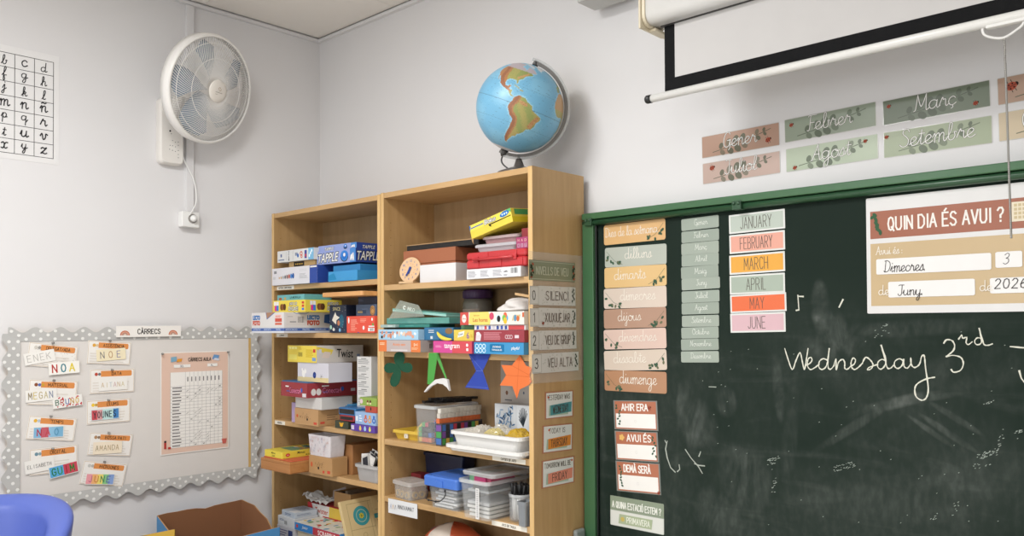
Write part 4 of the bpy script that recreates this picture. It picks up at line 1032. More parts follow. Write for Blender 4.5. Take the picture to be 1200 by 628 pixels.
    for (sx, sy, n, a, bb) in ((225, 422, 34, 30, 9), (650, 386, 40, 30, 10), (655, 232, 10, 16, 4), (336, 22, 16, 22, 16), (16, 404, 26, 20, 10), (690, 350, 12, 8, 24), (630, 420, 10, 34, 10), (18, 480, 12, 8, 20), (556, 545, 8, 12, 20), (490, 575, 6, 10, 8), (740, 320, 10, 12, 4)):
        for k in range(n):
            t = rn.uniform(-1, 1); x = sx + a * t; y = sy - bb * t * .8 + rn.uniform(-1, 1) * bb; dx = rn.uniform(1, 5); dabs.append(pxs(S, [(x, y), (x + dx, y - dx * rn.uniform(.1, .6))]))
    for k in range(60): x = rn.uniform(-210, 755); y = rn.uniform(20, 610); dabs.append(pxs(S, [(x, y), (x + 2, y - 1)]))
    write_part('chalk_mark', dabs, .0015, M('#9aa39a', 'ink'), 'dabs and specks of chalk', True)
build_board()

SA_ = (680, 230, 2.992); SBB = (680, 420, 3.019)
CY = BY - .0008
LF1, LF2 = M('#3f5a46', 'ink'), M('#6d6f55', 'ink')
GL = 'gloss'
def day_card(S, c, txt, col, side, label, hgt=.27):
    def deco(d):
        W = M('#ece5d9', 'ink')
        d.write(txt, 'curs', .55 if side == 'l' else (.42 if side == 'r' else .45), .38, hgt, .10, W, maxw=.86 if side == 't' else .6)
        r = random.Random(txt)
        for k in range(9):
            if side == 'l': u, v = r.uniform(.03, .28), r.uniform(.06, .3); v = v + max(0, (.12 - u)) * 3.4
            else: u, v = r.uniform(.72, .97), r.uniform(.06, .3); v = v + max(0, (u - .88)) * 3.6
            d.ell(u, min(v, .9), .0068, .0044, LF1 if k % 3 else LF2, r.uniform(0, 3), n=9)
        a, b_ = ((.03, .8), (.3, .1)) if side == 'l' else ((.97, .8), (.72, .1))
        d.ribbons([[(a[0] * d.w, a[1] * d.h), ((a[0] + b_[0]) / 2 * d.w, .3 * d.h), (b_[0] * d.w, b_[1] * d.h)]], .001, LF1)
    sheet('weekday_card', label, 'card', S, c, 'board', CY, M(col, 'gloss'), deco, corner=.008, group='weekday cards on the chalkboard')
for a in ((SA_, [82, 102, 299, 78, 299, 150, 85, 173], 'Dies de la setmana', '#dcae70', 't', 'ochre heading card reading Dies de la setmana above the weekday cards', .24),
          (SA_, [86, 182, 303, 165, 303, 238, 88, 250], 'dilluns', '#b3b8ac', 'l', 'grey green weekday card reading dilluns'),
          (SA_, [85, 250, 303, 238, 303, 311, 86, 324], 'dimarts', '#dfb878', 'r', 'ochre yellow weekday card reading dimarts'),
          (SA_, [83, 324, 303, 314, 303, 386, 84, 396], 'dimecres', '#d6c4b4', 'l', 'beige weekday card reading dimecres'),
          (SA_, [83, 398, 302, 387, 302, 458, 84, 465], 'dijous', '#b48d75', 'r', 'brown weekday card reading dijous'),
          (SA_, [83, 468, 302, 461, 302, 532, 84, 538], 'divendres', '#d9bbac', 'l', 'pinkish weekday card reading divendres'),
          (SA_, [84, 542, 304, 536, 303, 608, 85, 612], 'dissabte', '#d4c2b0', 'r', 'cream weekday card reading dissabte'),
          (SBB, [86, 40, 307, 48, 305, 125, 87, 113], 'diumenge', '#b5845f', 'l', 'dark tan weekday card reading diumenge, lowest of the weekdays', .3)): day_card(*a)
ROWS = [('Gener', [355, 82, 486, 64, 486, 108, 355, 122]), ('Febrer', [355, 125, 487, 112, 487, 153, 356, 165]), ('Març', [355, 167, 486, 154, 486, 197, 355, 207]), ('Abril', [356, 207, 486, 196, 486, 239, 356, 247]),
        ('Maig', [354, 250, 484, 238, 486, 282, 354, 290]), ('Juny', [356, 290, 490, 281, 490, 321, 356, 331]), ('Juliol', [356, 334, 489, 327, 488, 369, 356, 374]), ('Agost', [356, 375, 487, 370, 487, 411, 356, 415]),
        ('Setembre', [357, 418, 487, 416, 487, 455, 357, 459]), ('Octubre', [355, 460, 486, 457, 485, 496, 355, 500]), ('Novembre', [354, 502, 486, 497, 485, 539, 354, 540]), ('Desembre', [354, 544, 486, 542, 487, 583, 354, 582])]
for i, (t, c) in enumerate(ROWS):
    def deco(d, t=t): d.write(t, 'curs', .53, .36, .25, .13, M('#dfe3da', 'ink'), maxw=.8)
    sheet('month_card', 'small grey green month card reading %s on the chalkboard' % t, 'card', SA_, c, 'board', CY, M(['#9ca79a', '#98a396', '#a0aa9d'][i % 3], 'gloss'), deco, corner=.005, group='small green month cards on the chalkboard')
for t, c, col, lab in (('JANUARY', [521, 67, 718, 43, 718, 112, 523, 133], '#bac4b8', 'pale grey'), ('FEBRUARY', [523, 137, 718, 118, 718, 186, 524, 203], '#e8a48f', 'salmon pink'), ('MARCH', [523, 208, 718, 192, 718, 262, 524, 276], '#eaa524', 'amber yellow'),
                  ('APRIL', [524, 278, 718, 268, 718, 336, 525, 346], '#a8b5a5', 'sage green'), ('MAY', [526, 347, 723, 336, 723, 402, 527, 410], '#ea6a32', 'bright orange'), ('JUNE', [526, 410, 720, 406, 720, 473, 528, 480], '#d9b1b8', 'dusty pink')):
    def deco(d, t=t, col=col):
        d.rect(.03, .09, .97, .91, M(col, 'gloss'))
        d.write(t, 'caps', .5, .2, .6, .055, M('#5f5750', 'ink'), aspect=.56 if len(t) > 4 else .6, maxw=.6)
    sheet('english_month_card', '%s month card with white border reading %s' % (lab, t), 'card', SA_, c, 'board', CY, M('#dedfda', 'gloss'), deco, corner=.002, group='English month cards on the chalkboard')
def three(head, c, extra, label):
    def deco(d):
        d.rect(.03, .03, .97, .97, M('#b56b4b', 'gloss')); d.rect(.05, .07, .95, .55, M('#efece6', 'gloss'))
        d.write(head, 'caps', .5 if extra != 'f' else .58, .66, .22, .17, M('#f4efe8', 'ink'), maxw=.62)
        r = random.Random(head)
        side = -1 if extra != 'f' else 1
        for k in range(8): d.ell((.1 if side < 0 else .9) + r.uniform(-.04, .05), .82 - k * .09, .0055, .0034, LF1, r.uniform(0, 3), n=9)
        if extra == 'b': d.bug(.82, .76, .007)
        if extra == 'f':
            for k in range(5): a = k * 1.256; d.ell(.17 + .035 * math.cos(a), .78 + .06 * math.sin(a), .006, .005, M('#e2b469', 'ink'), a)
        if extra == 'd': d.bug(.95, .06, .006)
        d.ring(.5, .3, .004, .005, M('#dcd8d2', 'ink'))
    sheet('day_card', label, 'card', SBB, c, 'board', CY, M('#7f837d', 'gloss'), deco, group='yesterday, today and tomorrow cards on the chalkboard')
three('AHIR ERA', [117, 148, 274, 150, 275, 257, 122, 250], 'b', 'brown headed white card reading AHIR ERA with a ladybird')
three('AVUI ÉS', [122, 256, 275, 260, 278, 369, 126, 357], 'f', 'brown headed white card reading AVUI ÉS with a flower')
three('DEMÀ SERÀ', [125, 362, 279, 371, 289, 485, 130, 467], 'd', 'brown headed white card reading DEMÀ SERÀ, lowest of three')
def season(d):
    d.rect(0, .52, 1, 1, M('#8a977f', 'gloss')); d.rect(.02, .02, .98, .50, M('#dcdcd4', 'gloss'))
    d.write('A QUINA ESTACIÓ ESTEM ?', 'caps', .5, .62, .2, .16, M('#e8e8df', 'ink'), maxw=.92)
    d.poly([(.16, .1), (.78, .1), (.8, .42), (.18, .42)], M('#a9b591', 'gloss')); d.ell(.24, .26, .009, .009, M('#c9b464', 'ink'), n=8)
    d.write('PRIMAVERA', 'caps', .54, .17, .18, .15, M('#e6e8da', 'ink'), maxw=.44)
sheet('season_card', 'green headed card reading A QUINA ESTACIÓ ESTEM at the foot of the chalkboard', 'card', SBB, [106, 482, 295, 516, 298, 624, 108, 588], 'board', CY, M('#cfd2c9', 'gloss'), season, corner=.004)

# what-day-is-it poster
def build_day_poster():
    S = (900, 200, 3.14); at = CY - .0004
    tl = PY(*cv(S, 355, 108), at); bl = PY(*cv(S, 372, 523), at); tr = PY(*cv(S, 942, 37), at); br = PY(*cv(S, 942, 521), at)
    x0 = (tl.x + bl.x) / 2; zt = (tl.z + tr.z) / 2; zb = (bl.z + br.z) / 2; h = zt - zb
    def uv(x, y): p = PY(*cv(S, x, y), at); return ((p.x - x0) / w_, (p.z - zb) / h)
    inner_l = PY(*cv(S, 378, 300), at).x; box_r = PY(*cv(S, 936, 330), at).x
    w_ = (box_r + .035 + (inner_l - x0)) - x0
    def deco(d):
        BR = M('#a45f43', 'gloss'); TAN = M('#c9ad7f', 'gloss'); WT = M('#ece9e6', 'gloss'); K = M('#3b3634', 'ink'); LT = M('#eee6d8', 'ink')
        ul = (inner_l - x0) / w_
        vt0 = uv(378, 152)[1]; vt1 = uv(382, 252)[1]; d.rect(ul, vt1, 1 - ul, vt0, BR)
        d.rect(ul, uv(390, 498)[1], 1 - ul, uv(380, 270)[1], TAN)
        a = uv(442, 216); b = uv(876, 190)
        d.write('QUIN DIA ÉS AVUI ?', 'caps', a[0], (a[1] + b[1]) / 2 + .002, .108, .13, M('#f1ebe4', 'ink'), maxw=b[0] - a[0], align='l')
        r = random.Random(2)
        for k in range(9): q = uv(388 + k * 2.6 + r.uniform(-6, 6), 164 + k * 8); d.ell(q[0], q[1], .008, .0048, M('#3f6146', 'ink'), r.uniform(.5, 2.5), n=9)
        q0 = uv(898, 188); q1 = uv(942, 112); d.rect(q0[0], q0[1], 1 - ul - .02, q1[1], M('#e6d9bd', 'gloss'))
        for i in range(4):
            for j in range(4): d.rect(q0[0] + .012 + .022 * i, q0[1] + .02 + .032 * j, q0[0] + .028 + .022 * i, q0[1] + .042 + .032 * j, M('#cdbb95', 'ink'))
        q = uv(398, 310); d.write('Avui és :', 'curs', q[0], q[1], .036, .16, LT, align='l', maxw=.17)
        for (pa, pb) in (((400, 383), (822, 302)), ((838, 358), (936, 294)), ((444, 467), (762, 397)), ((818, 452), (1010, 388))):
            A = uv(*pa); B = uv(*pb); B = (min(B[0], 1 - ul - .02), B[1])
            # straight boxes on the poster
            d.poly(rrect(A[0], B[0], A[1], B[1], .012, 3), WT)
        q = uv(426, 376); e = uv(580, 370); d.write('Dimecres.', 'curs', q[0], q[1] + .004, .05, .13, K, align='l', maxw=e[0] - q[0], slant=.1)
        q = uv(876, 344); d.write('3', 'curs', q[0], q[1], .042, .11, K, slant=.2)
        q = uv(478, 462); e = uv(592, 462); d.write('Juny.', 'curs', q[0], q[1] + .006, .045, .13, K, align='l', maxw=e[0] - q[0], slant=.1)
        q = uv(834, 434); d.write('2026', 'caps', q[0], q[1], .075, .085, K, align='l', slant=.1)
        for (x, y) in ((408, 458), (780, 443)): q = uv(x, y); d.write('de', 'curs', q[0], q[1], .042, .16, LT, align='l')
    sheet_at('date_poster', 'white QUIN DIA ÉS AVUI date poster with brown header on the chalkboard', 'poster', (x0 + w_ / 2, (zt + zb) / 2), w_, h, 0, 'board', at, M('#dfdddb', 'gloss'), deco, thick=.0008, corner=.004)
build_day_poster()

# ================================================================ month cards on the wall
SM = (800, 80, 3.0)
def wall_month(txt, c, col, bugs, label, size=None, glare=False):
    def deco(d):
        dk = lambda f: '#%02x%02x%02x' % tuple(int(int(col[i:i + 2], 16) * (1 - f) + q * f) for i, q in ((1, 66), (3, 78), (5, 56)))
        LFa = M(dk(.72), 'gloss'); LFb = M(dk(.5), 'gloss')
        d.rect(.006, .02, .994, .98, M(col, 'gloss'))
        d.sprig(.15, .2, d.w * .76, math.atan2(d.h * .62, d.w * .76), LFa, LFb, n=6, leaf=.095, bow=-.02)
        for (u, v, r) in bugs: d.bug(u, v, r * .82)
        d.write(txt, 'curs', .5, .32, .33, .085, M('#efeeea', 'ink'), maxw=.86, outline=M('#6b6963', 'ink'), slant=.1)
    return sheet('wall_month_card', label, 'card', SM, c, 'board', 0, M('#cfcdc8', 'shiny'), deco, group='large month cards on the wall above the chalkboard', thick=.0008, corner=.004, gap=.0006, size=size)
mc = wall_month
mc('Gener', [66, 242, 340, 190, 342, 270, 70, 318], '#b08a74', [(.86, .32, .011)], 'brown wall card reading Gener with a ladybird at its right end')
mc('Juliol', [70, 335, 343, 291, 344, 367, 72, 410], '#bfa396', [(.13, .72, .011)], 'pinkish beige wall card reading Juliol')
mc('Febrer', [358, 181, 680, 118, 682, 202, 360, 264], '#8f9a86', [(.08, .72, .008)], 'mid green wall card reading Febrer')
mc('Agost', [362, 284, 686, 231, 690, 316, 366, 367], '#adb9a0', [(.1, .14, .008), (.87, .78, .007)], 'pale green wall card reading Agost')
mc('Març', [703, 115, 1080, 42, 1084, 132, 706, 204], '#6b7661', [(.06, .74, .007), (.87, .22, .008)], 'dark green wall card reading Març')
mc('Setembre', [706, 225, 1088, 166, 1090, 262, 708, 318], '#9aa486', [(.03, .8, .007)], 'olive green wall card reading Setembre')
p = PY(*cv(SM, 703, 115), 0); q = PY(*cv(SM, 1080, 42), 0); WM = (q - p).length
mc('Abril', [1105, 37, 1200, 19, 1200, 115, 1108, 133], '#b08f78', [(.12, .62, .016)], 'brown wall card with a large ladybird at the right edge of the photo', size=(WM, None))
mc('Octubre', [1109, 158, 1200, 143, 1200, 246, 1110, 260], '#c6b394', [], 'beige wall card reading Octubre at the right edge of the photo', size=(WM, None))

# ================================================================ projection screen
def build_screen():
    y = -.30; WH = M('#e8e6e2', 'gloss'); CRM = M('#d8cbae', 'plastic'); BK = M('#1d1d1e', 'fabric'); FB = M('#c6c3c1', 'paper')
    root = thing('projection_screen', 'pull down projection screen with black border hanging over the wall month cards', 'projection screen')
    barl = PY(762, 116, y); zb_ = barl.z; zc = PY(775, 31, y).z; xe = 4.35
    xf0 = PY(779, 70, y).x; xf1 = PY(791, 70, y).x
    xc0 = PY(757, 12, y - .04).x
    mb = MB(); prof = rrect(y - .062, y + .05, zc, zc + .105, .03, 5)
    mb.prism(prof, xc0 + .012, xe, WH, 'YZ', True); mb.build('case', root)
    mb = MB(); mb.box(xc0 + .03, xe, y - .005, y + .006, zc - .004, zc + .001, M('#3c3a38', 'plastic')); mb.build('case_slot', root)
    mb = MB()
    mb.prism(rrect(y - .066, y + .054, zc - .006, zc + .112, .032, 5), xc0, xc0 + .012, CRM, 'YZ'); mb.build('case_end_cap', root, bevel=.002)
    mb = MB(); mb.box(xc0 - .004, xc0 + .022, y - .02, -.0005, zc - .016, zc - .006, CRM); mb.box(xc0 - .004, xc0 + .022, -.008, -.0005, zc - .06, zc + .11, CRM); mb.box(xc0 - .008, xc0 + .0, y - .072, y + .06, zc - .016, zc + .116, CRM)
    mb.build('wall_bracket', root, bevel=.003)
    # fabric: white field with black borders, one hanging cloth
    zi = PY(791, 90.5, y).z; zlo = zb_ + .006
    mb = MB(); ff = .0012
    xr = xe - .08
    mb.box(xf0, xr, y - ff / 2, y + ff / 2, zlo, zc + .01, BK)
    mb.box(xf1, xr - (xf1 - xf0), y - ff / 2 - .0004, y + ff / 2 + .0004, zi, zc + .01, FB); mb.build('screen_cloth', root)
    mb = MB(); r = .0125
    mb.T = Matrix.Translation((0, y, zb_)) @ Matrix.Rotation(math.pi / 2, 4, 'Y'); mb.lathe([(.0, barl.x), (r, barl.x), (r, xe - .03), (.0, xe - .03)], M('#e4e2dd', 'gloss'), 20); mb.build('weight_bar', root)
    mb = MB(); mb.T = Matrix.Translation((0, y, zb_)) @ Matrix.Rotation(math.pi / 2, 4, 'Y'); x0 = PY(757.5, 116, y).x
    mb.lathe([(.0, x0 - .002), (.011, x0 - .001), (.0134, x0 + .003), (.0134, barl.x + .006), (.0, barl.x + .006)], M('#1f1f20', 'plastic'), 20); tag(mb.build('bar_end_cap', root), 'black bar end cap', None)
    # pull handle
    xa = PY(1156, 34, y).x; xb = PY(1204, 22, y).x
    mb = MB(); mb.box(xa, xb, y - .009, y + .009, zb_ - .0165, zb_ - .008, WH); mb.build('handle_mount', root, bevel=.002)
    mb = MB(); P = []
    ctl = [(1155, 29), (1151.5, 34), (1154, 41), (1165, 44.5), (1177, 44), (1190, 36), (1199, 28), (1200, 18)]
    P = [tuple(PY(a, b, y)) for a, b in ctl]; sm = []
    for i in range(len(P) - 1):
        p0 = P[max(0, i - 1)]; p1 = P[i]; p2 = P[i + 1]; p3 = P[min(len(P) - 1, i + 2)]
        for k in range(5):
            t = k / 5; sm.append(tuple(.5 * (2 * p1[j] + (p2[j] - p0[j]) * t + (2 * p0[j] - 5 * p1[j] + 4 * p2[j] - p3[j]) * t * t + (3 * p1[j] - p0[j] - 3 * p2[j] + p3[j]) * t ** 3) for j in range(3)))
    sm.append(P[-1]); mb.tube(sm, .0032, WH, 8); mb.build('pull_handle', root)
    # ball chain
    a = PY(1177, 44, y); b = PY(1185, 278, y - .004); mb = MB(); n = 105; CHN = M('#a9a7a3', 'metal')
    org = a
    for k in range(n):
        t = k / (n - 1); p = a.lerp(b, t) - org; mb.sphere(p, .0029, CHN, 7, 5)
    mb.tube([Vector((0, 0, 0)), b - org], .0009, CHN, 5)
    tag(mb.build('ball_chain', loc=a), 'silver ball chain hanging from the screen pull handle', 'chain')
build_screen()
def build_speaker():
    root_l = PY(680, -4, -.10)
    mb = MB(); x0 = root_l.x; z0 = PY(690, 2, -.12).z
    root = thing('wall_speaker', 'grey wall mounted box at the top edge of the photo, left of the screen', 'speaker', (x0 + .09, -.0005, z0))
    G = M('#b9b7b3', 'plastic'); mb.box(-.075, .105, -.14, -.03, 0, .26, G); d = Dec(mb, (-.075, -.14, 0), (1, 0, 0), (0, 0, 1), (0, -1, 0), .18, .26); d.rect(.06, .05, .94, .95, M('#77767a', 'fabric')); mb.build('speaker_case', root, bevel=.006)
    mb = MB(); mb.box(-.03, .05, -.03, 0, .06, .2, G); mb.build('bracket', root, bevel=.002)
build_speaker()

# ================================================================ shelf side cards
SCc = (610, 290, 3.925); SD = (610, 440, 3.34); SX = 1.8045
def film():
    mb = MB()
    p = [PX(*cv(SCc, x, y), SX + .0012) for x, y in ((40, 16), (300, 44), (300, 596), (44, 628))]
    y0 = -.352; y1 = -.034; zt = p[0].z; zb = p[3].z
    o = Vector((SX + .0012, (y0 + y1) / 2, zb)); n = 16; vs = []; fs = []
    for i in range(n + 1):
        yy = y0 + (y1 - y0) * i / n
        for z in (0, zt - zb): vs.append((.0006 * math.sin(i * 1.3) + .0006, yy - o.y, z))
    for i in range(n): fs.append((2 * i, 2 * i + 2, 2 * i + 3, 2 * i + 1))
    mb.add(vs, fs, M('#e8e6e0', 'shiny', .14)); tag(mb.build('clear_film', loc=o, solid=.0003), 'clear plastic film taped around the bookcase side over the voice level cards', 'plastic film')
film()
PT = SX + .0036
def side_card(S, c, label, base, deco, name='voice_card', group='voice level cards on the bookcase side', lift=0): sheet(name, label, 'card', S, c, 'left', PT + lift, M(base, 'gloss'), deco, group=group, thick=.0005)
def nivells(d):
    W = M('#d8d6c4', 'ink')
    n = 30
    for v in (.07, .93):
        for k in range(n): d.rect(.02 + .96 * k / n, v - .012, .02 + .96 * (k + .55) / n, v + .012, W)
    d.write('NIVELLS DE VEU', 'caps', .5, .3, .38, .1, M('#c9c9b2', 'ink'), maxw=.7)
    r = random.Random(4)
    for s_ in (.06, .95):
        for k in range(9): d.ell(s_ + r.uniform(-.025, .025), .15 + .08 * k, .0065, .004, M('#33402f', 'ink') if k % 4 else M('#a0513a', 'ink'), r.uniform(0, 3), n=9)
side_card(SCc, [37, 55, 250, 72, 250, 160, 38, 148], 'grey green heading card reading NIVELLS DE VEU on the bookcase side', '#7f8466', nivells)
def num(t):
    def deco(d): d.rect(.03, .03, .97, .97, M('#a39d90', 'ink')); d.rect(.06, .05, .94, .95, M('#cfccc4', 'gloss')); d.write(t, 'caps', .5, .26, .48, .12, M('#57524c', 'ink'), maxw=.45)
    return deco
def lvl(t, bug=False):
    def deco(d):
        r = random.Random(t)
        for k in range(36): d.ell(r.uniform(.03, .97), r.uniform(.06, .94), .004, .0022, M('#b9b7ac', 'ink'), r.uniform(0, 3), n=8)
        d.write(t, 'caps', .5, .28, .44, .1, M('#6b5c50', 'ink'), maxw=.68)
        for k in range(7): d.ell(.93 + r.uniform(-.03, .03), .85 - .1 * k, .0055, .0035, M('#4a4f42', 'ink'), r.uniform(0, 3), n=8)
        if bug: d.bug(.1, .2, .006)
    return deco
for n_, t, c1, c2, words in (('0', 'SILENCI', [42, 176, 83, 177, 83, 262, 43, 262], [83, 177, 252, 182, 252, 270, 84, 263], 'SILENCI'), ('1', 'XIUXIUEJAR', [43, 280, 84, 279, 84, 364, 43, 364], [84, 279, 255, 279, 255, 369, 84, 364], 'XIUXIUEJAR'),
                  ('2', 'VEU DE GRUP', [44, 385, 86, 384, 86, 471, 46, 473], [86, 384, 256, 378, 256, 466, 87, 470], 'VEU DE GRUP'), ('3', 'VEU ALTA', [48, 492, 94, 488, 100, 577, 57, 580], [94, 488, 262, 479, 270, 565, 100, 577], 'VEU ALTA')):
    side_card(SCc, c1, 'small square grey card with the number %s beside the words %s' % (n_, words), '#cfccc4', num(n_))
    side_card(SCc, c2, 'grey speckled card reading %s on the bookcase side' % words, '#cdcac2', lvl(t, n_ == '1'), lift=.0009)
def engl(top, day, col, blot):
    def deco(d):
        d.rect(.04, .04, .96, .96, M('#dfe0d8', 'gloss')); d.write(top, 'caps', .48, .70, .17, .13, M('#6b6458', 'ink'), maxw=.8)
        d.poly([(.12, .12), (.8, .12), (.82, .5), (.14, .5)], M('#a9bda6', 'ink')); d.poly([(.18, .13), (.92, .2), (.93, .58), (.18, .5)], M(col, 'ink'))
        d.write(day, 'caps', .55, .22, .26, .1, M('#4a4038', 'ink'), maxw=.55, rot=.06, aspect=.8)
        d.ell(blot[0], blot[1], .005, .004, M('#c9643f', 'ink'), n=9)
    return deco
for t, dd, col, c, bl, lab in (('YESTERDAY WAS', 'WEDNESDAY', '#4f8f92', [98, 65, 206, 57, 206, 160, 92, 173], (.1, .8), 'YESTERDAY WAS WEDNESDAY with a teal patch'), ('TODAY IS', 'THURSDAY', '#d8893a', [86, 198, 204, 184, 204, 292, 84, 305], (.2, .82), 'TODAY IS THURSDAY with an orange patch'), ('TOMORROW WILL BE', 'FRIDAY', '#dd8c74', [82, 334, 208, 314, 214, 417, 82, 444], (.9, .86), 'TOMORROW WILL BE FRIDAY with a coral patch')):
    sheet('english_day_card', 'orange bordered card reading %s' % lab, 'card', SD, c, 'left', SX + .0004, M('#b5714a', 'gloss'), engl(t, dd, col, bl), group='English day cards on the bookcase side', thick=.0006)

# ================================================================ chair and cartons in the foreground
def build_chair():
    BLU = M('#5468bd', 'plastic'); MET = M('#8f9196', 'metal')
    cx, cy = .50, -1.69
    ztop = PX(28, 575, cx).z - .042
    root = thing('plastic_chair', 'blue plastic tub chair with rounded rim in the lower left corner', 'chair', (cx, cy, 0), (0, 0, 0))
    # facing direction towards the camera side of the room
    fwd = math.atan2(-.62, .78)
    mb = MB(); NU, NV = 40, 16
    def S(u, v, off=0):
        """u -1..1 round the tub, v 0 seat edge .. 1 rim; off = thickness outward"""
        a = math.pi + u * math.radians(118)
        R = .155 + .035 * v ** 1.4 + off
        e = abs(u) ** 2.6
        top = (ztop - .034 - .44) * (1 - .42 * e)
        z = .44 + top * v
        x = R * math.cos(a) * (.96) ; y = R * math.sin(a) * 1.06
        return Vector((x, y, z))
    def flare(p, u, v):
        return p
    gi = [[S(-1 + 2 * i / NU, j / NV) for j in range(NV + 1)] for i in range(NU + 1)]
    # rolled rim profile: inner wall, round the lip, outer wall down
    vs = []; fs = []; rows = []
    for i in range(NU + 1):
        u = -1 + 2 * i / NU; row = [S(u, j / NV) for j in range(NV + 1)]
        tp = row[-1]; rad = Vector((tp.x, tp.y, 0)).normalized()
        up_ = Vector((0, 0, 1)); lipw = .052 + .012 * abs(u)
        for k in range(1, 6):
            t = k / 5; row.append(tp + rad * lipw * t + up_ * .034 * math.sin(t * math.pi / 2))
        tq = row[-1]
        for k in range(1, 6):
            t = math.pi / 2 * k / 5; row.append(tq + rad * .014 * math.sin(t) - up_ * .014 * (1 - math.cos(t)))
        tq = row[-1]
        for k in range(1, 4): row.append(tq - up_ * .016 * k - rad * .002 * k)
        rows.append(row)
    n = len(rows[0])
    for r in rows: vs.extend(r)
    for i in range(NU):
        for j in range(n - 1): fs.append((i * n + j, i * n + j + 1, (i + 1) * n + j + 1, (i + 1) * n + j))
    mb.T = Matrix.Rotation(fwd, 4, 'Z')
    mb.add(vs, [f[::-1] for f in fs], BLU, True); mb.build('tub_back', root, solid=.004)
    mb = MB(); mb.T = Matrix.Rotation(fwd, 4, 'Z'); prof = []
    pts = [(math.cos(2 * math.pi * k / 36), math.sin(2 * math.pi * k / 36)) for k in range(36)]
    mb.rings([[(x * .15 * sc + .02, y * .16 * sc, z) for x, y in pts] for sc, z in ((.9, .405), (1.05, .415), (1.12, .435), (1.06, .447), (.8, .442), (.3, .438))], BLU, smooth=True); mb.build('seat', root)
    for sx, sy in ((1, 1), (1, -1), (-1, 1), (-1, -1)):
        mb = MB(); mb.T = Matrix.Rotation(fwd, 4, 'Z'); mb.tube([(.12 * sx + .02, .13 * sy, .415), (.17 * sx + .02, .18 * sy, .012)], .012, MET, 10); mb.tube([(.17 * sx + .02, .18 * sy, .02), (.171 * sx + .02, .181 * sy, .0)], .016, M('#2b2b2e', 'plastic'), 10); mb.build('leg', root)
build_chair()
def open_carton(name, label, x0, x1, y0, y1, z1, out, inn, heights, flaps=(), t=.005):
    """open carton standing on the floor; heights = torn wall heights (back, right, front, left) as lists of offsets along the edge"""
    root = thing(name, label, 'carton', ((x0 + x1) / 2, (y0 + y1) / 2, 0))
    cx, cy = (x0 + x1) / 2, (y0 + y1) / 2
    def wall(nm, a, b, nrm, offs, o_m):
        mb = MB(); n = len(offs) - 1; A = Vector((a[0] - cx, a[1] - cy, 0)); B = Vector((b[0] - cx, b[1] - cy, 0)); N = Vector((nrm[0], nrm[1], 0))
        for side, m_ in ((0, inn), (t, o_m)):
            vs = []; fs = []
            for i in range(n + 1):
                p = A.lerp(B, i / n) + N * side; vs += [tuple(p), (p.x, p.y, z1 + offs[i])]
            for i in range(n): fs.append((2 * i, 2 * i + 2, 2 * i + 3, 2 * i + 1))
            if side == 0: fs = [f[::-1] for f in fs]
            mb.add(vs, fs, m_)
        vs = []; fs = []
        for i in range(n + 1):
            p = A.lerp(B, i / n); q = p + N * t; vs += [(p.x, p.y, z1 + offs[i]), (q.x, q.y, z1 + offs[i])]
        for i in range(n): fs.append((2 * i, 2 * i + 1, 2 * i + 3, 2 * i + 2))
        mb.add(vs, fs, M('#b08a62', 'paper')); mb.build(nm, root)
    wall('carton_wall', (x0, y0), (x0, y1), (-1, 0), heights[0], out[0]); wall('carton_wall', (x0, y1), (x1, y1), (0, 1), heights[1], out[1])
    wall('carton_wall', (x1, y1), (x1, y0), (1, 0), heights[2], out[2]); wall('carton_wall', (x1, y0), (x0, y0), (0, -1), heights[3], out[3])
    mb = MB(); mb.box(x0 - cx, x1 - cx, y0 - cy, y1 - cy, 0.001, .006, inn); mb.build('carton_bottom', root)
    return root
BRN = M('#8a5f42', 'paper'); BLUE = M('#3f86bd', 'card'); YEL = M('#d8ac2c', 'card')
pa = PX(185, 604, .12); pb = PX(283, 587, .12)
hz = (pa.z + pb.z) / 2
open_carton('open_carton', 'tall open cardboard carton, brown inside, on the floor under the notice board', .12, .40, pa.y, pb.y, hz, (BLUE, BLUE, YEL, BLUE), BRN,
            ([0, .003, .002, .004, .002, -.006, .001, .003, .004, .006], [.006, .0, -.004, -.03, -.05, -.10], [-.10, -.11, -.10, -.11, -.10, -.10], [-.10, -.06, 0]))
pc = PX(204, 620, .45)
open_carton('yellow_carton', 'yellow carton with a raw brown top edge beside the blue chair', .20, .45, pc.y - .20, pc.y, pc.z, (YEL, YEL, YEL, YEL), BRN, ([-.12, -.12], [-.12, 0], [0, -.002], [0, -.12]))
pd = PX(283, 627.5, .60); pe = PX(327, 618, .60)
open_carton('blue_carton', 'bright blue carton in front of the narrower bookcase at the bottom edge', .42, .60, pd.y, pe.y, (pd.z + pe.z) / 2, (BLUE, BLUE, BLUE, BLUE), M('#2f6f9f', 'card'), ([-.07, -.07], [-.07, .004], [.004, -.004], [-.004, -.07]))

# ================================================================ things on the shelves
G1 = (310, 275, 8.571); G2 = (290, 330, 7.5); G3 = (310, 395, 5.236); G4 = (300, 500, 4.906); G5 = (320, 555, 8.6)
H1 = (450, 230, 5.711); H2 = (440, 300, 5.235); H3 = (450, 405, 4.333); H4 = (450, 530, 6.406)
EPS = .0006
KB = M('#262626', 'ink'); WT = M('#eceae6', 'card'); BACK = -.047
def put(name, label, cat, S, xl, xr, yt, yb, yf, depth, base, mat, deco=None, rz=0, group=None, lid=0, basemat=None, ztop=None, bevel=.0012, tilt=0):
    x0, x1, _, z1 = ext(S, xl, xr, yt, yb, yf)
    if ztop: z1 = ztop
    depth = min(depth, BACK - yf)
    carton_box(name, label, cat, x0, x1, yf, depth, base + EPS, z1, mat, deco, math.radians(rz), group, lid, basemat, bevel, tilt)
    return z1
GB = 'board games in the narrower bookcase'; GW = 'board games in the wider bookcase'
I = lambda h: M(h, 'ink')

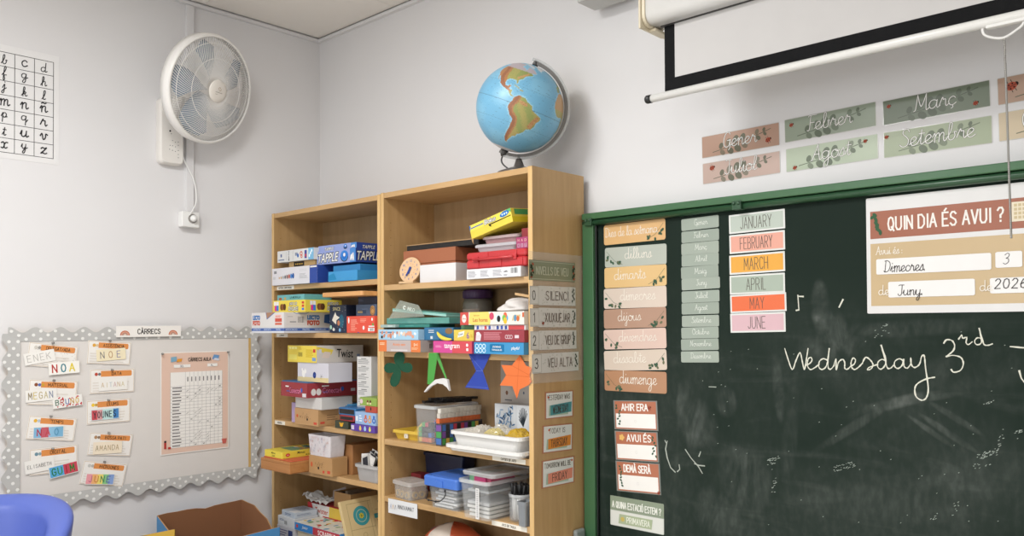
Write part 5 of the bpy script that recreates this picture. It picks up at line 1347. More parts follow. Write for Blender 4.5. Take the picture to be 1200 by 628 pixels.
# ---- narrower bookcase, top shelf
def d_counters(F, R, T):
    F.rect(.84, 0, 1, 1, M('#23479f', 'card')); R.rect(0, 0, 1, 1, M('#23479f', 'card')); F.rect(.85, .88, .99, .96, WT)
    for k, c in enumerate(['#c89a3a', '#b0893f', '#8f8f8f', '#4a4a4a', '#7a5a50', '#b5533f', '#4a7fc0', '#2a5a9f']):
        F.ell(.17 + .045 * k, .42 + .01 * k, .004 + .0008 * k, .006 + .0011 * k, I(c), n=9)
    F.rect(.05, .68, .11, .84, I('#8d8d90')); F.lines(.03, .35, .10, .5, 3, I('#b9b9bb')); F.lines(.62, .3, .8, .6, 5, I('#b5b5b8'), .4)
    for k in range(4): F.ring(.64 + .04 * k, .78, .004, .0052, I('#bdbdc0'))
t = put('counting_toy_box', 'long white box with a row of coloured counters and a blue right end', 'box', G1, 75, 530, 322, 470, -.345, .22, L1, M('#dedbe0', 'card'), d_counters)
def d_gold(F, R, T):
    F.rect(.2, .1, .6, .95, I('#2f2a26'))
    for k in range(5): F.ell(.28 + .06 * k, .5, .004, .004, I('#c9a24a'), n=8)
t2 = put('small_gold_box', 'small tan box with dark picture squeezed between two white boxes', 'box', G1, 245, 505, 262, 322, -.325, .18, t, M('#b3925a', 'card'), d_gold)
def d_white(F, R, T):
    F.rect(.86, 0, 1, 1, M('#76b7dd', 'card')); F.lines(.03, .12, .2, .3, 1, I('#5a6a90'), .05); F.rect(.09, .45, .13, .72, I('#5d6a96'))
    for u in (.25, .44): F.rect(u, .1, u + .004, .9, I('#6a6a70'))
    F.text('MATH', .325, .5, .22, I('#77777d'), rot=math.pi / 2); F.rect(.5, .45, .57, .72, I('#8b93a5')); F.ell(.58, .45, .008, .01, I('#3e6ab0'), n=9)
    F.ring(.67, .6, .006, .011, I('#d0563f')); F.ring(.68, .34, .004, .008, I('#d0563f')); F.rect(.76, .15, .82, .85, I('#4a4f9a')); F.ell(.79, .4, .006, .008, I('#d04a4a'), n=8)
    for k in range(3): F.ell(.89 + .03 * k, .35 + .2 * k, .006, .008, I('#e6f1f6'), n=8)
put('white_game_box', 'flat white box with small pictures, left of the blue game with bold white title', 'box', G1, 130, 493, 148, 262, -.338, .2, t2, M('#d9d9d7', 'card'), d_white, group=GB)
def d_open(F, R, T):
    F.poly([(0, .1), (.3, .2), (.2, .85), (0, .6)], I('#2f86b8')); R.rect(.5, .0, 1, 1, M('#cfd2d0', 'card')); R.text('Happea', .78, .5, .28, I('#5d7d6a'))
t3 = put('blue_tray_box', 'bright blue open box bottom lying under the bold titled blue game', 'box', G1, 640, 930, 362, 442, -.335, .25, L1, M('#2f97d4', 'card'), d_open)
t4 = put('blue_lid_box', 'turquoise blue box lid between the blue box bottom and the bold titled game', 'box', G1, 690, 960, 302, 362, -.30, .24, t3, M('#2a84bd', 'card'))
def word_game(S, xl, xr, ya, yb, yc, yf):
    x0, x1, zb, zt = ext(S, xl, xr, ya, yc, yf); zm = PY(*cv(S, (xl + xr) / 2, yb), yf).z; zb = max(zb, t4, t) + EPS
    w_ = x1 - x0; dp = .265; yc_ = yf + dp / 2
    root = thing('word_game_box', 'blue board game box with bold white and black outlined title, topmost on the top shelf', 'board game', ((x0 + x1) / 2, yc_, zb), group=GB)

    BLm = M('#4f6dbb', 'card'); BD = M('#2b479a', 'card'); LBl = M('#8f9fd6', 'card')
    def art(F, R, cut):
        F.rect(.0, .0, .86, 1, LBl); F.poly([(.86, 0), (1, 0), (1, 1), (.86, 1)], M('#3f86cf', 'card'))
        v = .48 if not cut else .30
        for (fa, u, mw) in ((F, .30, .54), (R, .27, .48)): fa.text('TAPPLE', u, v, .66 if not cut else .6, WT, maxw=mw, shear=.25, rot=.02, outline=KB)
        q = F.h * .40; F.ell(.72, .5, q * 1.2, q, I('#2f6fc0')); F.ring(.72, .5, q * .72, q * .98, I('#3f86d4'))
        for k in range(14): a = math.pi + .25 + k * .2; F.ell(.72 + q * 1.15 * math.cos(a) / F.w, .5 + q * 1.02 * math.sin(a) / F.h, .0026, .003, KB, n=8)
        F.ell(.72, .58, q * .35, q * .35, M('#e5e5ea', 'card')); F.poly([(.86, .15), (.965, .1), (.95, .7), (.88, .5)], WT); F.ribbons([[(.875 * F.w, .2 * F.h), (.955 * F.w, .16 * F.h)], [(.92 * F.w, .2 * F.h), (.93 * F.w, .6 * F.h)]], .002, I('#3f5fae'))
    mb = MB(); h = zt - zb; hm = zm - zb
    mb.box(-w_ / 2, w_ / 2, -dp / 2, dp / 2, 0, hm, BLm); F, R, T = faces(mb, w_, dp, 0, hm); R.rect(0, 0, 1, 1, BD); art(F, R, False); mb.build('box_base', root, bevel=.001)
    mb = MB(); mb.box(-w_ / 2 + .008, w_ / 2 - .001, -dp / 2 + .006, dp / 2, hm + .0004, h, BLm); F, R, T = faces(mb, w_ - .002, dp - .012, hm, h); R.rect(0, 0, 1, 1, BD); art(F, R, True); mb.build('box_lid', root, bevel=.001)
word_game(G1, 527, 915, 95, 152, 288, -.315)

# ---- narrower bookcase, second shelf
def d_lecto_low(F, R, T):
    for fa in (F, R):
        fa.rect(0, .35, 1, .85, M('#3f63ab', 'card')); n = 3 if fa is F else 5
        for k in range(n): fa.text(['AUTODICTAT', 'ASSOCIACIO', 'PAUTES', 'VOCABULARI'][(k + (fa is R)) % 4], (k + .5) / n, .6, .3, M('#c9d6ea', 'ink'), maxw=.8 / n)
yl = -.50
tl_ = put('card_game_base', 'flat white box with a blue lettered strip, jutting out beyond the left bookcase edge', 'box', G2, 38, 320, 402, 450, yl, .385, L2, M('#d8d9de', 'card'), d_lecto_low, group=GB)
def d_lecto(F, R, T):
    for fa, u, mw in ((F, .16, .22), (R, .41, .17)):
        fa.text('LECTO', u, .66, .28, I('#3a76b8'), maxw=mw, outline=I('#3a76b8')); fa.text('FOTO', u, .29, .3, I('#c9553f'), maxw=mw, outline=I('#c9553f'))
    F.poly([(.46, 1), (.73, 1), (.49, .55)], M('#a97b5e', 'card')); F.ribbons([[(.46 * F.w, F.h), (.49 * F.w, .55 * F.h), (.73 * F.w, F.h)]], .003, I('#4a6fae'))
    F.rect(.74, .62, .94, .84, I('#f0cfc9')); F.rect(.74, .36, .94, .6, I('#c95a4a')); F.rect(.74, .15, .94, .3, I('#cf705c')); F.lines(.75, .66, .93, .8, 2, I('#c95a4a'))
    R.rect(.03, .12, .30, .93, I('#d8d2cf')); R.barcode(.19, .3, .28, .72); R.lines(.08, .3, .17, .42, 1, I('#6a6a6e')); R.lines(.05, .68, .13, .74, 1, I('#8a8a8e'))
    R.ribbons([[(.13 * R.w, R.h), (.17 * R.w, .9 * R.h), (.3 * R.w, .9 * R.h), (.34 * R.w, R.h)]], .002, I('#4a6fae')); R.poly([(.56, .3), (.66, .2), (.66, .9), (.57, .85)], I('#3a5c96'))
tl2 = put('photo_card_game_box', 'large white box with blue and red title jutting out from the second shelf', 'board game', G2, 36, 320, 272, 404, yl, .38, tl_, M('#dcd8d6', 'card'), d_lecto, group=GB)
def d_yell(F, R, T):
    for fa, o in ((F, 0), (R, .1)):
        for k, c in enumerate(['#d8368f', '#3f7fd0']): fa.poly([(.05 + o + .06 * k, .15), (.12 + o + .06 * k, .12), (.12 + o + .06 * k, .6), (.05 + o + .06 * k, .64)], I(c))
        for k in range(2): fa.poly([(.03 + o + .08 * k, .6), (.1 + o + .08 * k, .58), (.1 + o + .08 * k, .9), (.03 + o + .08 * k, .92)], WT)
        for k in range(3): fa.ell(.27 + o + .05 * k, .45, .012, .016, I(['#7a4c28', '#8f5c30', '#5c3a20'][k]), n=9)
    for fa, u in ((F, .64), (R, .75)): fa.text('¡NO LO', u, .68, .3, WT, maxw=.3, outline=KB); fa.text('DIGAS!', u, .3, .34, WT, maxw=.3, outline=KB)
    for k, c in enumerate(['#c9443f', '#c9443f', '#4a6fd0']): F.rect(.90, .68 - .26 * k, .97, .86 - .26 * k, I(c))
tyy = put('yellow_game_box', 'bright yellow board game box with bold white outlined title on the white jutting box', 'board game', G2, 226, 507, 163, 265, -.43, .2, tl2, M('#e8cf2a', 'card'), d_yell, group=GB)
def d_teal(F, R, T):
    F.text('LA MURALLA', .68, .5, .42, I('#26474f'), maxw=.5); F.ell(.12, .3, .014, .006, I('#a5603f')); F.ell(.3, .35, .01, .006, I('#c9a25f'))
put('teal_game_box', 'flat teal box lying on the yellow game on the second shelf', 'board game', G2, 262, 498, 114, 162, -.41, .15, tyy, M('#63aeb4', 'card'), d_teal, group=GB)
def d_space(F, R, T):
    F.text('SPACE', .42, .86, .13, I('#c9c08a'), maxw=.45, outline=None); F.poly([(.15, .45), (.35, .75), (.42, .62), (.62, .55), (.42, .45), (.4, .3)], M('#d8d2c4', 'ink'))
    F.ell(.72, .42, .018, .030, I('#2f5f74')); F.ell(.55, .35, .01, .012, I('#b87a5a')); F.ell(.08, .2, .008, .01, I('#9fc9b5')); F.ell(.25, .12, .009, .007, I('#d0cfc8')); F.ell(.62, .1, .008, .008, I('#7fb0d4'))
    for k in range(14): F.ell(random.random(), random.random(), .0012, .0012, M('#e8e4d0', 'ink'), n=6)
ts = put('space_game_box', 'dark navy box with an astronaut picture standing on the second shelf', 'board game', G2, 722, 868, 205, 445, -.34, .27, L2, M('#1f2c44', 'card'), d_space, group=GB)
def d_red(F, R, T):
    F.lines(.16, .12, .42, .82, 7, I('#f0a08c'), .5); F.lines(.5, .62, .72, .86, 3, I('#f0a08c'), .4); F.ell(.08, .75, .005, .014, WT); F.rect(.78, .1, 1, .3, WT); F.barcode(.84, .12, .97, .28); F.ell(.62, .3, .007, .009, WT); F.ell(.92, .8, .005, .007, WT); F.ell(.95, .5, .006, .006, I('#5fa04a')); F.rect(.40, .0, .46, .04, I('#4a4f9a'))
    F.rect(.8, .36, 1, .42, WT)
tr_ = put('red_game_box', 'orange red box with small white print at the right of the second shelf', 'board game', G2, 872, 1143, 302, 452, -.345, .26, L2, M('#e24a30', 'card'), d_red, group=GB)
def d_navy(F, R, T):
    F.ell(.82, .45, .018, .022, I('#b98a55')); F.ring(.82, .4, .010, .012, I('#5d4430')); F.ring(.82, .4, .016, .018, I('#5d4430')); F.rect(.05, .2, .5, .5, I('#3f4b62')); F.lines(.08, .25, .45, .45, 2, I('#c9a85c'), .4); F.lines(.3, .55, .6, .65, 1, I('#6d7c98')); F.wrap = 400
tn = put('navy_game_box', 'dark slate blue box with a round wooden token picture on top of the red box', 'board game', G2, 955, 1143, 200, 300, -.335, .25, tr_, M('#47566f', 'card'), d_navy, group=GB)
tn2 = put('black_game_box', 'nearly black box lying on the slate blue box under the shelf', 'board game', G2, 972, 1143, 132, 198, -.31, .24, tn, M('#2c3247', 'card'), lambda F, R, T: F.lines(.05, .4, .3, .7, 2, I('#5d637c')), group=GB)
def wood_board():
    x0, x1, zb, zt = ext(G2, 648, 1005, 102, 152, -.41)
    wd = wood('plank', '#c98f54', '#d9a46a', 'X')
    zb = max(ts, tn2) + EPS if tn2 > zb - .02 else zb
    mb = MB(); w_ = x1 - x0; T = .020
    poly = rrect(-w_ / 2, w_ / 2, -.15, .15, .012, 4)
    mb.prism(poly, 0, T, wd, 'XY')
    d = Dec(mb, (-w_ / 2, -.15, T), (1, 0, 0), (0, 1, 0), (0, 0, 1), w_, .3); d.rect(.12, .1, .14, .9, I('#8a5c30')); d.rect(.86, .1, .88, .9, I('#8a5c30'))
    o = mb.build('wooden_board', loc=((x0 + x1) / 2, -.41 + .151, max(tn2, ts) + EPS), rot=(0, 0, 0), bevel=.003)
    tag(o, 'flat wooden game board sticking out over the navy boxes on the second shelf', 'game board')
wood_board()

# ---- narrower bookcase, third shelf
def d_kraft(F, R, T):
    r = random.Random(9)
    for k in range(16):
        a, b_ = r.uniform(.22, .72), r.uniform(.4, .7); F.ribbons([[(a * F.w, b_ * F.h), ((a + r.uniform(.01, .05)) * F.w, (b_ + r.uniform(-.12, .14)) * F.h)]], .0016, I('#6b5238'))
    F.ell(.55, .36, .006, .006, KB); F.ell(.12, .52, .008, .008, I('#c9603f')); F.rect(.82, .1, .95, .24, I('#c9503f')); R.rect(.1, .14, .3, .28, I('#c9503f')); R.lines(.4, .3, .9, .7, 3, I('#8f7050'))
ta = put('kraft_box', 'brown kraft box with red stamps and scribbles under the white boxes on the third shelf', 'box', G3, 185, 328, 440, 548, -.366, .12, L3, M('#bd925f', 'card'), d_kraft)
tb = put('plain_white_box', 'plain pale grey white box between the kraft box and the dark red game', 'box', G3, 190, 350, 368, 445, -.36, .17, ta, M('#cfccc8', 'card'))
def red_connect():
    x0, x1, zb, zt = ext(G3, 98, 262, 268, 360, -.335)
    z0 = tb + EPS; hh = .05
    def art(F, R, T):
        for fa, o, mw in ((F, .55, .45), (R, .48, .38)): fa.text('Conecta4', o, .45, .4, M('#d87a9a', 'ink'), maxw=mw, rot=.0, outline=I('#6a2a3a')); fa.ell(o + mw / 2 + .02, .5, .008, .011, I('#3f5fae'))
        F.lines(.18, .6, .34, .8, 1, WT); F.lines(.22, .3, .36, .45, 1, I('#4a5fa0')); F.rect(.82, .05, .96, .3, M('#d8d4d6', 'ink'))
        for u in (.12, .22): R.ell(u, .38, .013, .016, M('#d8d2ce', 'ink'))
        R.lines(.28, .68, .42, .86, 1, WT); R.lines(.3, .3, .4, .42, 1, I('#4a5fa0')); R.rect(.86, .3, .95, .5, M('#d8d4d6', 'ink'))
    RD = M('#9c3038', 'card')
    # box turned so that one corner points out of the shelf
    c0 = PY(*cv(G3, 262, 358), -.405); a = PY(*cv(G3, 98, 330), -.395)
    L = .27; w_ = c0.x - a.x; hh = PY(*cv(G3, 262, 285), -.405).z - z0
    root = thing('token_drop_game_box', 'dark red board game box with its corner sticking out of the third shelf', 'board game', (0, 0, z0), group=GB)
    ang = math.radians(-3)
    # local: front face width w_, depth L; front right lower corner at c0
    cr, sr = math.cos(ang), math.sin(ang)
    ox, oy = w_ / 2, -L / 2
    root.location = (c0.x - (ox * cr - oy * sr), c0.y - (ox * sr + oy * cr), z0); root.rotation_euler = (0, 0, ang)
    mb = MB(); mb.box(-w_ / 2, w_ / 2, -L / 2, L / 2, 0, hh, RD); art(*faces(mb, w_, L, 0, hh)); mb.build('box_base', root, bevel=.0012)
    mb = MB(); mb.box(-w_ / 2 + .004, w_ / 2 - .004, -L / 2 + .004, L / 2 - .004, hh + .0003, hh + .005, M('#3f6f9f', 'card')); T = Dec(mb, (-w_ / 2, -L / 2, hh + .005), (1, 0, 0), (0, 1, 0), (0, 0, 1), w_, L); T.rect(.1, .3, .9, .9, M('#b9b6b0', 'card')); mb.build('inner_card', root)
    return z0 + hh + .005
tc_ = red_connect()
def d_ghost(F, R, T):
    F.rect(0, 0, 1, .24, M('#d8c58f', 'card'))
    for k, (u, v, r) in enumerate(((.2, .4, .013), (.26, .55, .009), (.16, .62, .006))): F.ell(u, v, r, r * 1.3, WT, .3)
    F.ell(.21, .62, .0012, .0012, KB, n=6); F.ell(.27, .63, .0012, .0012, KB, n=6); F.ell(.56, .36, .013, .015, I('#2b3f7f')); F.ribbons([[(.49 * F.w, .3 * F.h), (.63 * F.w, .42 * F.h)]], .0012, I('#5f7ac0'))
    for k in range(6): F.ribbons([[(.78 * F.w, .3 * F.h), (.78 * F.w + .012 * math.cos(k), .3 * F.h + .012 * math.sin(k))]], .0012, I('#6a6a5f'))
td = put('ghost_game_box', 'small white box with a ghost and a dark blue ball picture on the red game', 'board game', G3, 203, 392, 158, 268, -.37, .13, tc_, M('#cfcdd6', 'card'), d_ghost, group=GB)
def d_twist(F, R, T):
    F.rect(0, 0, 1, 1, M('#e6cd32', 'card')); F.rect(.05, .15, .32, .45, I('#e8dc74')); F.barcode(.36, .35, .52, .6); F.lines(.64, .3, .92, .8, 5, I('#c9a92a'), .4); F.lines(.4, .75, .5, .9, 2, I('#c9a92a'))
    for k in range(3): F.rect(.05 + .1 * k, .78, .13 + .1 * k, .92, I('#f2ec9a'))
    F.rect(.85, .1, .97, .3, I('#7a9ac8')); F.rect(.88, .6, .96, .8, I('#c9443f'))
    R.rect(0, 0, 1, 1, M('#d3cdc4', 'card')); R.poly([(0, .95), (.35, .75), (.3, .45), (.12, .6), (0, .8)], M('#e6cd32', 'card')); R.poly([(.1, .3), (.25, .25), (.3, .6), (.16, .65)], I('#e0d0c4')); R.text('Twist', .60, .52, .5, KB, maxw=.36, rot=-.05); R.rect(.86, .25, .93, .45, I('#8a9ab8')); R.rect(.05, .55, .1, .8, I('#cfd2dc'))
put('yellow_white_game_box', 'long box, yellow at the left and white at the right, topmost on the third shelf', 'board game', G3, 143, 320, 52, 145, -.375, .26, td, M('#d3cdc4', 'card'), d_twist, group=GB, rz=0)
def d_tall(F, R, T):
    for k in range(9): F.lines(.08, .03 + .108 * k, .9, .10 + .108 * k, 3, I('#9a9a9a'), .5)
    for k in range(9): F.lines(.3, .1 + .108 * k, .7, .118 + .108 * k, 1, I('#4a4a4a'), .2)
tt = put('tall_white_box', 'tall narrow white box covered in small print at the right of the third shelf', 'box', G3, 568, 655, 120, 462, -.26, .08, L3, M('#d8d6d3', 'card'), d_tall)
def toy_case(S, xl, xr, yt, yb, yf, base, col, label, rz=0, win=True):
    x0, x1, _, zt = ext(S, xl, xr, yt, yb, yf); w_ = x1 - x0; h = zt - base - EPS; dp = .1
    root = thing('toy_case', label, 'toy', ((x0 + x1) / 2, yf + dp / 2, base + EPS), (0, 0, math.radians(rz)), 'small toy cases on the third shelf')
    C_ = M(col, 'plastic'); mb = MB()
    mb.rings([[(x, -dp / 2, z) for x, z in rrect(-w_ / 2, w_ / 2, 0, h, .006, 3)], [(x, dp / 2, z) for x, z in rrect(-w_ / 2, w_ / 2, 0, h, .006, 3)]], C_); mb.build('case_body', root, bevel=.002)
    mb = MB(); mb.box(-w_ / 2 + .006, w_ / 2 - .012, -dp / 2 - .0015, -dp / 2, .006, h - .006, M('#17181d', 'gloss')); mb.build('dark_window', root, bevel=.0006)
    return zt
def d_bear(F, R, T): F.ell(.5, .5, .012, .009, I('#d8a22f')); F.ell(.38, .72, .004, .004, I('#d8a22f')); F.ell(.62, .72, .004, .004, I('#d8a22f'))
q0 = put('small_dark_game_box', 'small dark green box with a yellow bear at the front of the third shelf', 'board game', G3, 432, 512, 515, 556, -.335, .1, L3, M('#3a4030', 'card'), d_bear)
q1 = toy_case(G3, 462, 552, 480, 518, -.325, q0, '#a82d33', 'small red toy case with a dark window above the bear box')
q2 = toy_case(G3, 455, 560, 434, 478, -.325, q1, '#2a6fa8', 'small blue toy case with a dark window on the red one')
def blue_lump():
    x0, x1, zb, zt = ext(G3, 378, 520, 405, 440, -.24); mb = MB(); w_ = x1 - x0
    mb.box(-w_ / 2, w_ / 2, -.05, .05, 0, .028, M('#2f7fae', 'plastic')); mb.box(-w_ / 2 + .01, w_ / 2 - .02, -.04, .04, .028, .034, M('#3a8dbd', 'plastic'))
    tag(mb.build('toy_case', loc=((x0 + x1) / 2 + .014, -.18, q2 - .034), bevel=.004), 'flat blue toy case lying behind the small windowed toy cases', 'toy', 'small toy cases on the third shelf')
    zt_ = q2 - .034
    m2 = MB(); m2.box(-.05, .05, -.05, .05, 0, zt_ - L3 - 2 * EPS, M('#6d6a62', 'card')); tag(m2.build('grey_box', loc=((x0 + x1) / 2 + .014, -.18, L3 + EPS), bevel=.001), 'grey box under the flat blue toy case on the third shelf', 'box')
blue_lump()
def d_purple(F, R, T):
    F.rect(.02, .2, .14, .8, M('#cfc6d8', 'card'))
    for k, c in enumerate(['#e0c060', '#9fc4e0', '#d0cf6a']): F.ell(.40 + .2 * k, .45, .008, .009, I(c)); F.ell(.40 + .2 * k, .75, .005, .004, I(c), n=8)
r0 = put('purple_game_box', 'purple box with three cartoon blobs, under the light blue box on the third shelf', 'board game', G3, 530, 690, 540, 600, -.345, .2, L3, M('#5a3a9c', 'card'), d_purple)
def d_lblue(F, R, T):
    F.rect(.04, .25, .14, .65, M('#dde4ec', 'card')); F.lines(.2, .2, .35, .8, 3, I('#dbe3ee'))
    for k, c in enumerate(['#c9663f', '#d89a4a', '#3f66b0']): F.ring(.52 + .2 * k, .4, .006, .012, I(c)); F.ell(.52 + .2 * k, .7, .007, .006, I(c), n=9)
r1 = put('light_blue_game_box', 'light blue box with round cartoon animals on the purple box', 'board game', G3, 556, 692, 463, 540, -.34, .2, r0, M('#8fb0d8', 'card'), d_lblue)
r2 = put('red_pin_box', 'small red box between the light blue and the lime green box', 'board game', G3, 618, 692, 425, 463, -.335, .12, r1, M('#b5442f', 'card'), lambda F, R, T: F.ell(.5, .6, .004, .008, KB, n=8))
def d_green(F, R, T):
    F.ell(.1, .5, .011, .011, M('#d9c2c6', 'ink'))
    for k, c in enumerate(['#7a4a3a', '#5a3a2a']): F.ell(.48 + .16 * k, .5, .007, .008, I(c)); F.ell(.48 + .16 * k, .3, .007, .005, I('#d8cf9a'), n=8)
put('lime_game_box', 'lime green box with small cartoon animals on top of the red one at the right', 'board game', G3, 584, 692, 372, 425, -.335, .14, r2, M('#8aa63f', 'card'), d_green)
put('lilac_box', 'slim lilac box standing behind the kraft box at the left of the third shelf', 'box', G3, 166, 200, 402, 510, -.338, .02, L3, M('#b09ac4', 'card'))

# ---- narrower bookcase, fourth shelf
def tray_game():
    TB = wood('tray_wood', '#a9703c', '#bd8450', 'X'); x0, x1, y0, dp = .168, .419, -.447, .36; w_ = x1 - x0
    h = PY(*cv(G4, 203, 210), y0).z - L4
    root = thing('wooden_tray', 'shallow wooden box sticking out of the fourth shelf under a yellow game', 'tray', ((x0 + x1) / 2, y0 + dp / 2, L4 + EPS))
    mb = MB(); mb.box(-w_ / 2, w_ / 2, -dp / 2, dp / 2, 0, h, TB)
    F, R, T = faces(mb, w_, dp, 0, h)
    for fa in (F, R): fa.ribbons([[(0.002, .003), (fa.w - .002, .003)], [(0.002, h - .012), (fa.w - .002, h - .012)]], .0009, I('#7a4a22'))
    mb.build('tray_body', root, bevel=.002)
    mb = MB(); mb.box(-w_ / 2 + .008, w_ / 2 - .006, -dp / 2 + .012, dp / 2 - .01, h + .0003, h + .005, M('#d0603a', 'card')); tag(mb.build('tray_cover', root, bevel=.001), 'orange red card cover', None)
    def art(F, R, T):
        F.text('Mimos', .5, .68, .3, KB, maxw=.6); F.text('Dado', .5, .28, .26, KB, maxw=.5); R.text('Mimos', .42, .68, .36, KB, maxw=.45, shear=.1); R.text('de la cueva', .62, .28, .24, KB, maxw=.5); R.ell(.12, .5, .012, .008, I('#c9402f')); R.text('haba', .12, .5, .13, WT, maxw=.1)
        T.poly([(.1, .3), (.9, .25), (.92, .85), (.15, .9)], I('#6f8a6a'))
        for k in range(10): T.ell(random.uniform(.2, .85), random.uniform(.35, .8), .014, .012, I(random.choice(['#d8cfa0', '#a55a3a', '#4f6f8a', '#cfa83a'])), random.random() * 3)
    zz = L4 + EPS + h + .005 + EPS; yf = -.432
    c1 = PY(*cv(G4, 152, 185), yf); c0 = PY(*cv(G4, 50, 178), yf); zt = PY(*cv(G4, 152, 148), yf).z
    carton_box('yellow_mime_game', 'yellow board game lying on the wooden box at the fourth shelf', 'board game', max(c0.x, x0 + .005), c1.x, yf, .24, zz, max(zt, zz + .03), M('#e6cf22', 'card'), art, group=GB)
tray_game()
def d_kraft2(F, R, T):
    F.ell(.12, .5, .008, .012, I('#c9603f')); r = random.Random(19)
    for k in range(22): q_ = (r.uniform(.22, .72), r.uniform(.42, .7)); F.ribbons([[(q_[0] * F.w, q_[1] * F.h), ((q_[0] + r.uniform(.01, .05)) * F.w, (q_[1] + r.uniform(-.1, .12)) * F.h)]], .0014, I('#7a5f42'))
    F.ell(.42, .36, .006, .007, KB); F.rect(.6, .12, .68, .26, I('#c9503f')); F.rect(.8, .14, .92, .3, I('#c9503f'))
u0 = put('kraft_box', 'brown kraft box with red stamps under the patterned fabric box on the fourth shelf', 'box', G4, 305, 437, 172, 285, -.358, .085, L4, M('#b98d58', 'card'), d_kraft2)
def fabric_box():
    x0, x1, _, zt = ext(G4, 298, 425, 50, 185, -.358); w_ = x1 - x0; b = u0 + EPS; h = zt - b; dp = .09
    root = thing('fabric_box', 'open white fabric box with faint circle pattern on the kraft box', 'storage box', ((x0 + x1) / 2, -.358 + dp / 2, b))
    mb = MB(); FBm = M('#d6d0d2', 'fabric')
    def ring(s, z, i=0): return [(x, y, z) for x, y in rrect(-w_ / 2 * s + i, w_ / 2 * s - i, -dp / 2 * s + i, dp / 2 * s - i, .008, 3)]
    mb.rings([ring(.9, 0), ring(.95, h * .5), ring(1.0, h), ring(1.0, h, .004), ring(.94, h * .5, .004), ring(.9, .008, .004)], FBm)
    d = Dec(mb, (-w_ / 2 * .9, -dp / 2 - .0012 + .0, 0.0), (1, 0, 0), (0, -.0, 1), (0, -1, 0), w_ * .9, h); r = random.Random(21)
    for k in range(46): d.ring(r.uniform(.06, .96), r.uniform(.1, .92), .0035, .0045, I(r.choice(['#b98a9a', '#8a8fae', '#9aa0a8', '#c79a8a'])), n=10)
    mb.build('box_body', root)
    mb = MB(); mb.box(-w_ * .35, w_ * .35, -dp * .35, dp * .35, .01, h * .7, M('#a9a39c', 'paper')); mb.build('contents', root)
fabric_box()
put('upright_brown_box', 'plain brown upright box beside the clear bin on the fourth shelf', 'box', G4, 505, 556, 102, 290, -.262, .2, L4, M('#a5713f', 'card'))
CLR = lambda a=.22: M('#e4e6e6', 'shiny', a)
def bin_shell(root, w_, d_, h, a=.22, taper=.9, rim=.007, t=.0025, mat=None, name='bin_body', r=.016):
    mt = mat or CLR(a); mb = MB()
    def ring(s, z, i=0): return [(x, y, z) for x, y in rrect(-w_ / 2 * s + i, w_ / 2 * s - i, -d_ / 2 * s + i, d_ / 2 * s - i, r, 4)]
    mb.rings([ring(taper, 0), ring(1, h), ring(1, h, t), ring(taper, t, t)], mt, smooth=False); mb.build(name, root)
    if rim:
        mb = MB(); W2, D2 = w_ + 2 * rim, d_ + 2 * rim
        def rr(z, i): return [(x, y, z) for x, y in rrect(-W2 / 2 + i, W2 / 2 - i, -D2 / 2 + i, D2 / 2 - i, r + rim - i * .5, 4)]
        mb.rings([rr(h - .012, 0), rr(h, 0), rr(h + .001, rim), rr(h - .003, rim), rr(h - .003, .002), rr(h - .012, .002)], mat or CLR(min(1, a + .22)), False, False); mb.build('bin_rim', root)
def cards_bin():
    x0, x1, _, zt = ext(G4, 556, 720, 225, 318, -.335); w_ = x1 - x0; h = zt - L4 - EPS; dp = .2
    x1 = min(x1, .914); w_ = x1 - x0
    root = thing('clear_bin', 'translucent plastic bin holding playing cards on the fourth shelf', 'storage bin', ((x0 + x1) / 2, -.335 + dp / 2, L4 + EPS), group='clear storage bins')
    bin_shell(root, w_ - .014, dp - .014, h, .5, mat=M('#c9c6c4', 'shiny', .55))
    r = random.Random(8)
    for k in range(11):
        mb = MB(); mb.box(-.028, .028, -.0008, .0008, 0, .08, M(r.choice(['#d8d5d0', '#c7c3be', '#9f2f35', '#3b3b40', '#2e2e33', '#e1ddd8']), 'card'))
        d = Dec(mb, (-.028, -.0008, 0), (1, 0, 0), (0, 0, 1), (0, -1, 0), .056, .08); d.rect(.1, .1, .9, .9, I(r.choice(['#8f2c33', '#d9d5cf', '#35353a', '#c4bfb8'])))
        o = mb.build('playing_card', loc=(x0 + .05 + r.uniform(-.014, .03) + .006 * (k % 4), -.320 + .0062 * k, L4 + .036 + .0015 * k), rot=(-.12, (-.35, .3, -.1, .2, .4, -.25)[k % 6], (k % 3 - 1) * .12))
        tag(o, 'playing card standing in the translucent bin on the fourth shelf', 'playing card', 'playing cards in the translucent bin')
cards_bin()

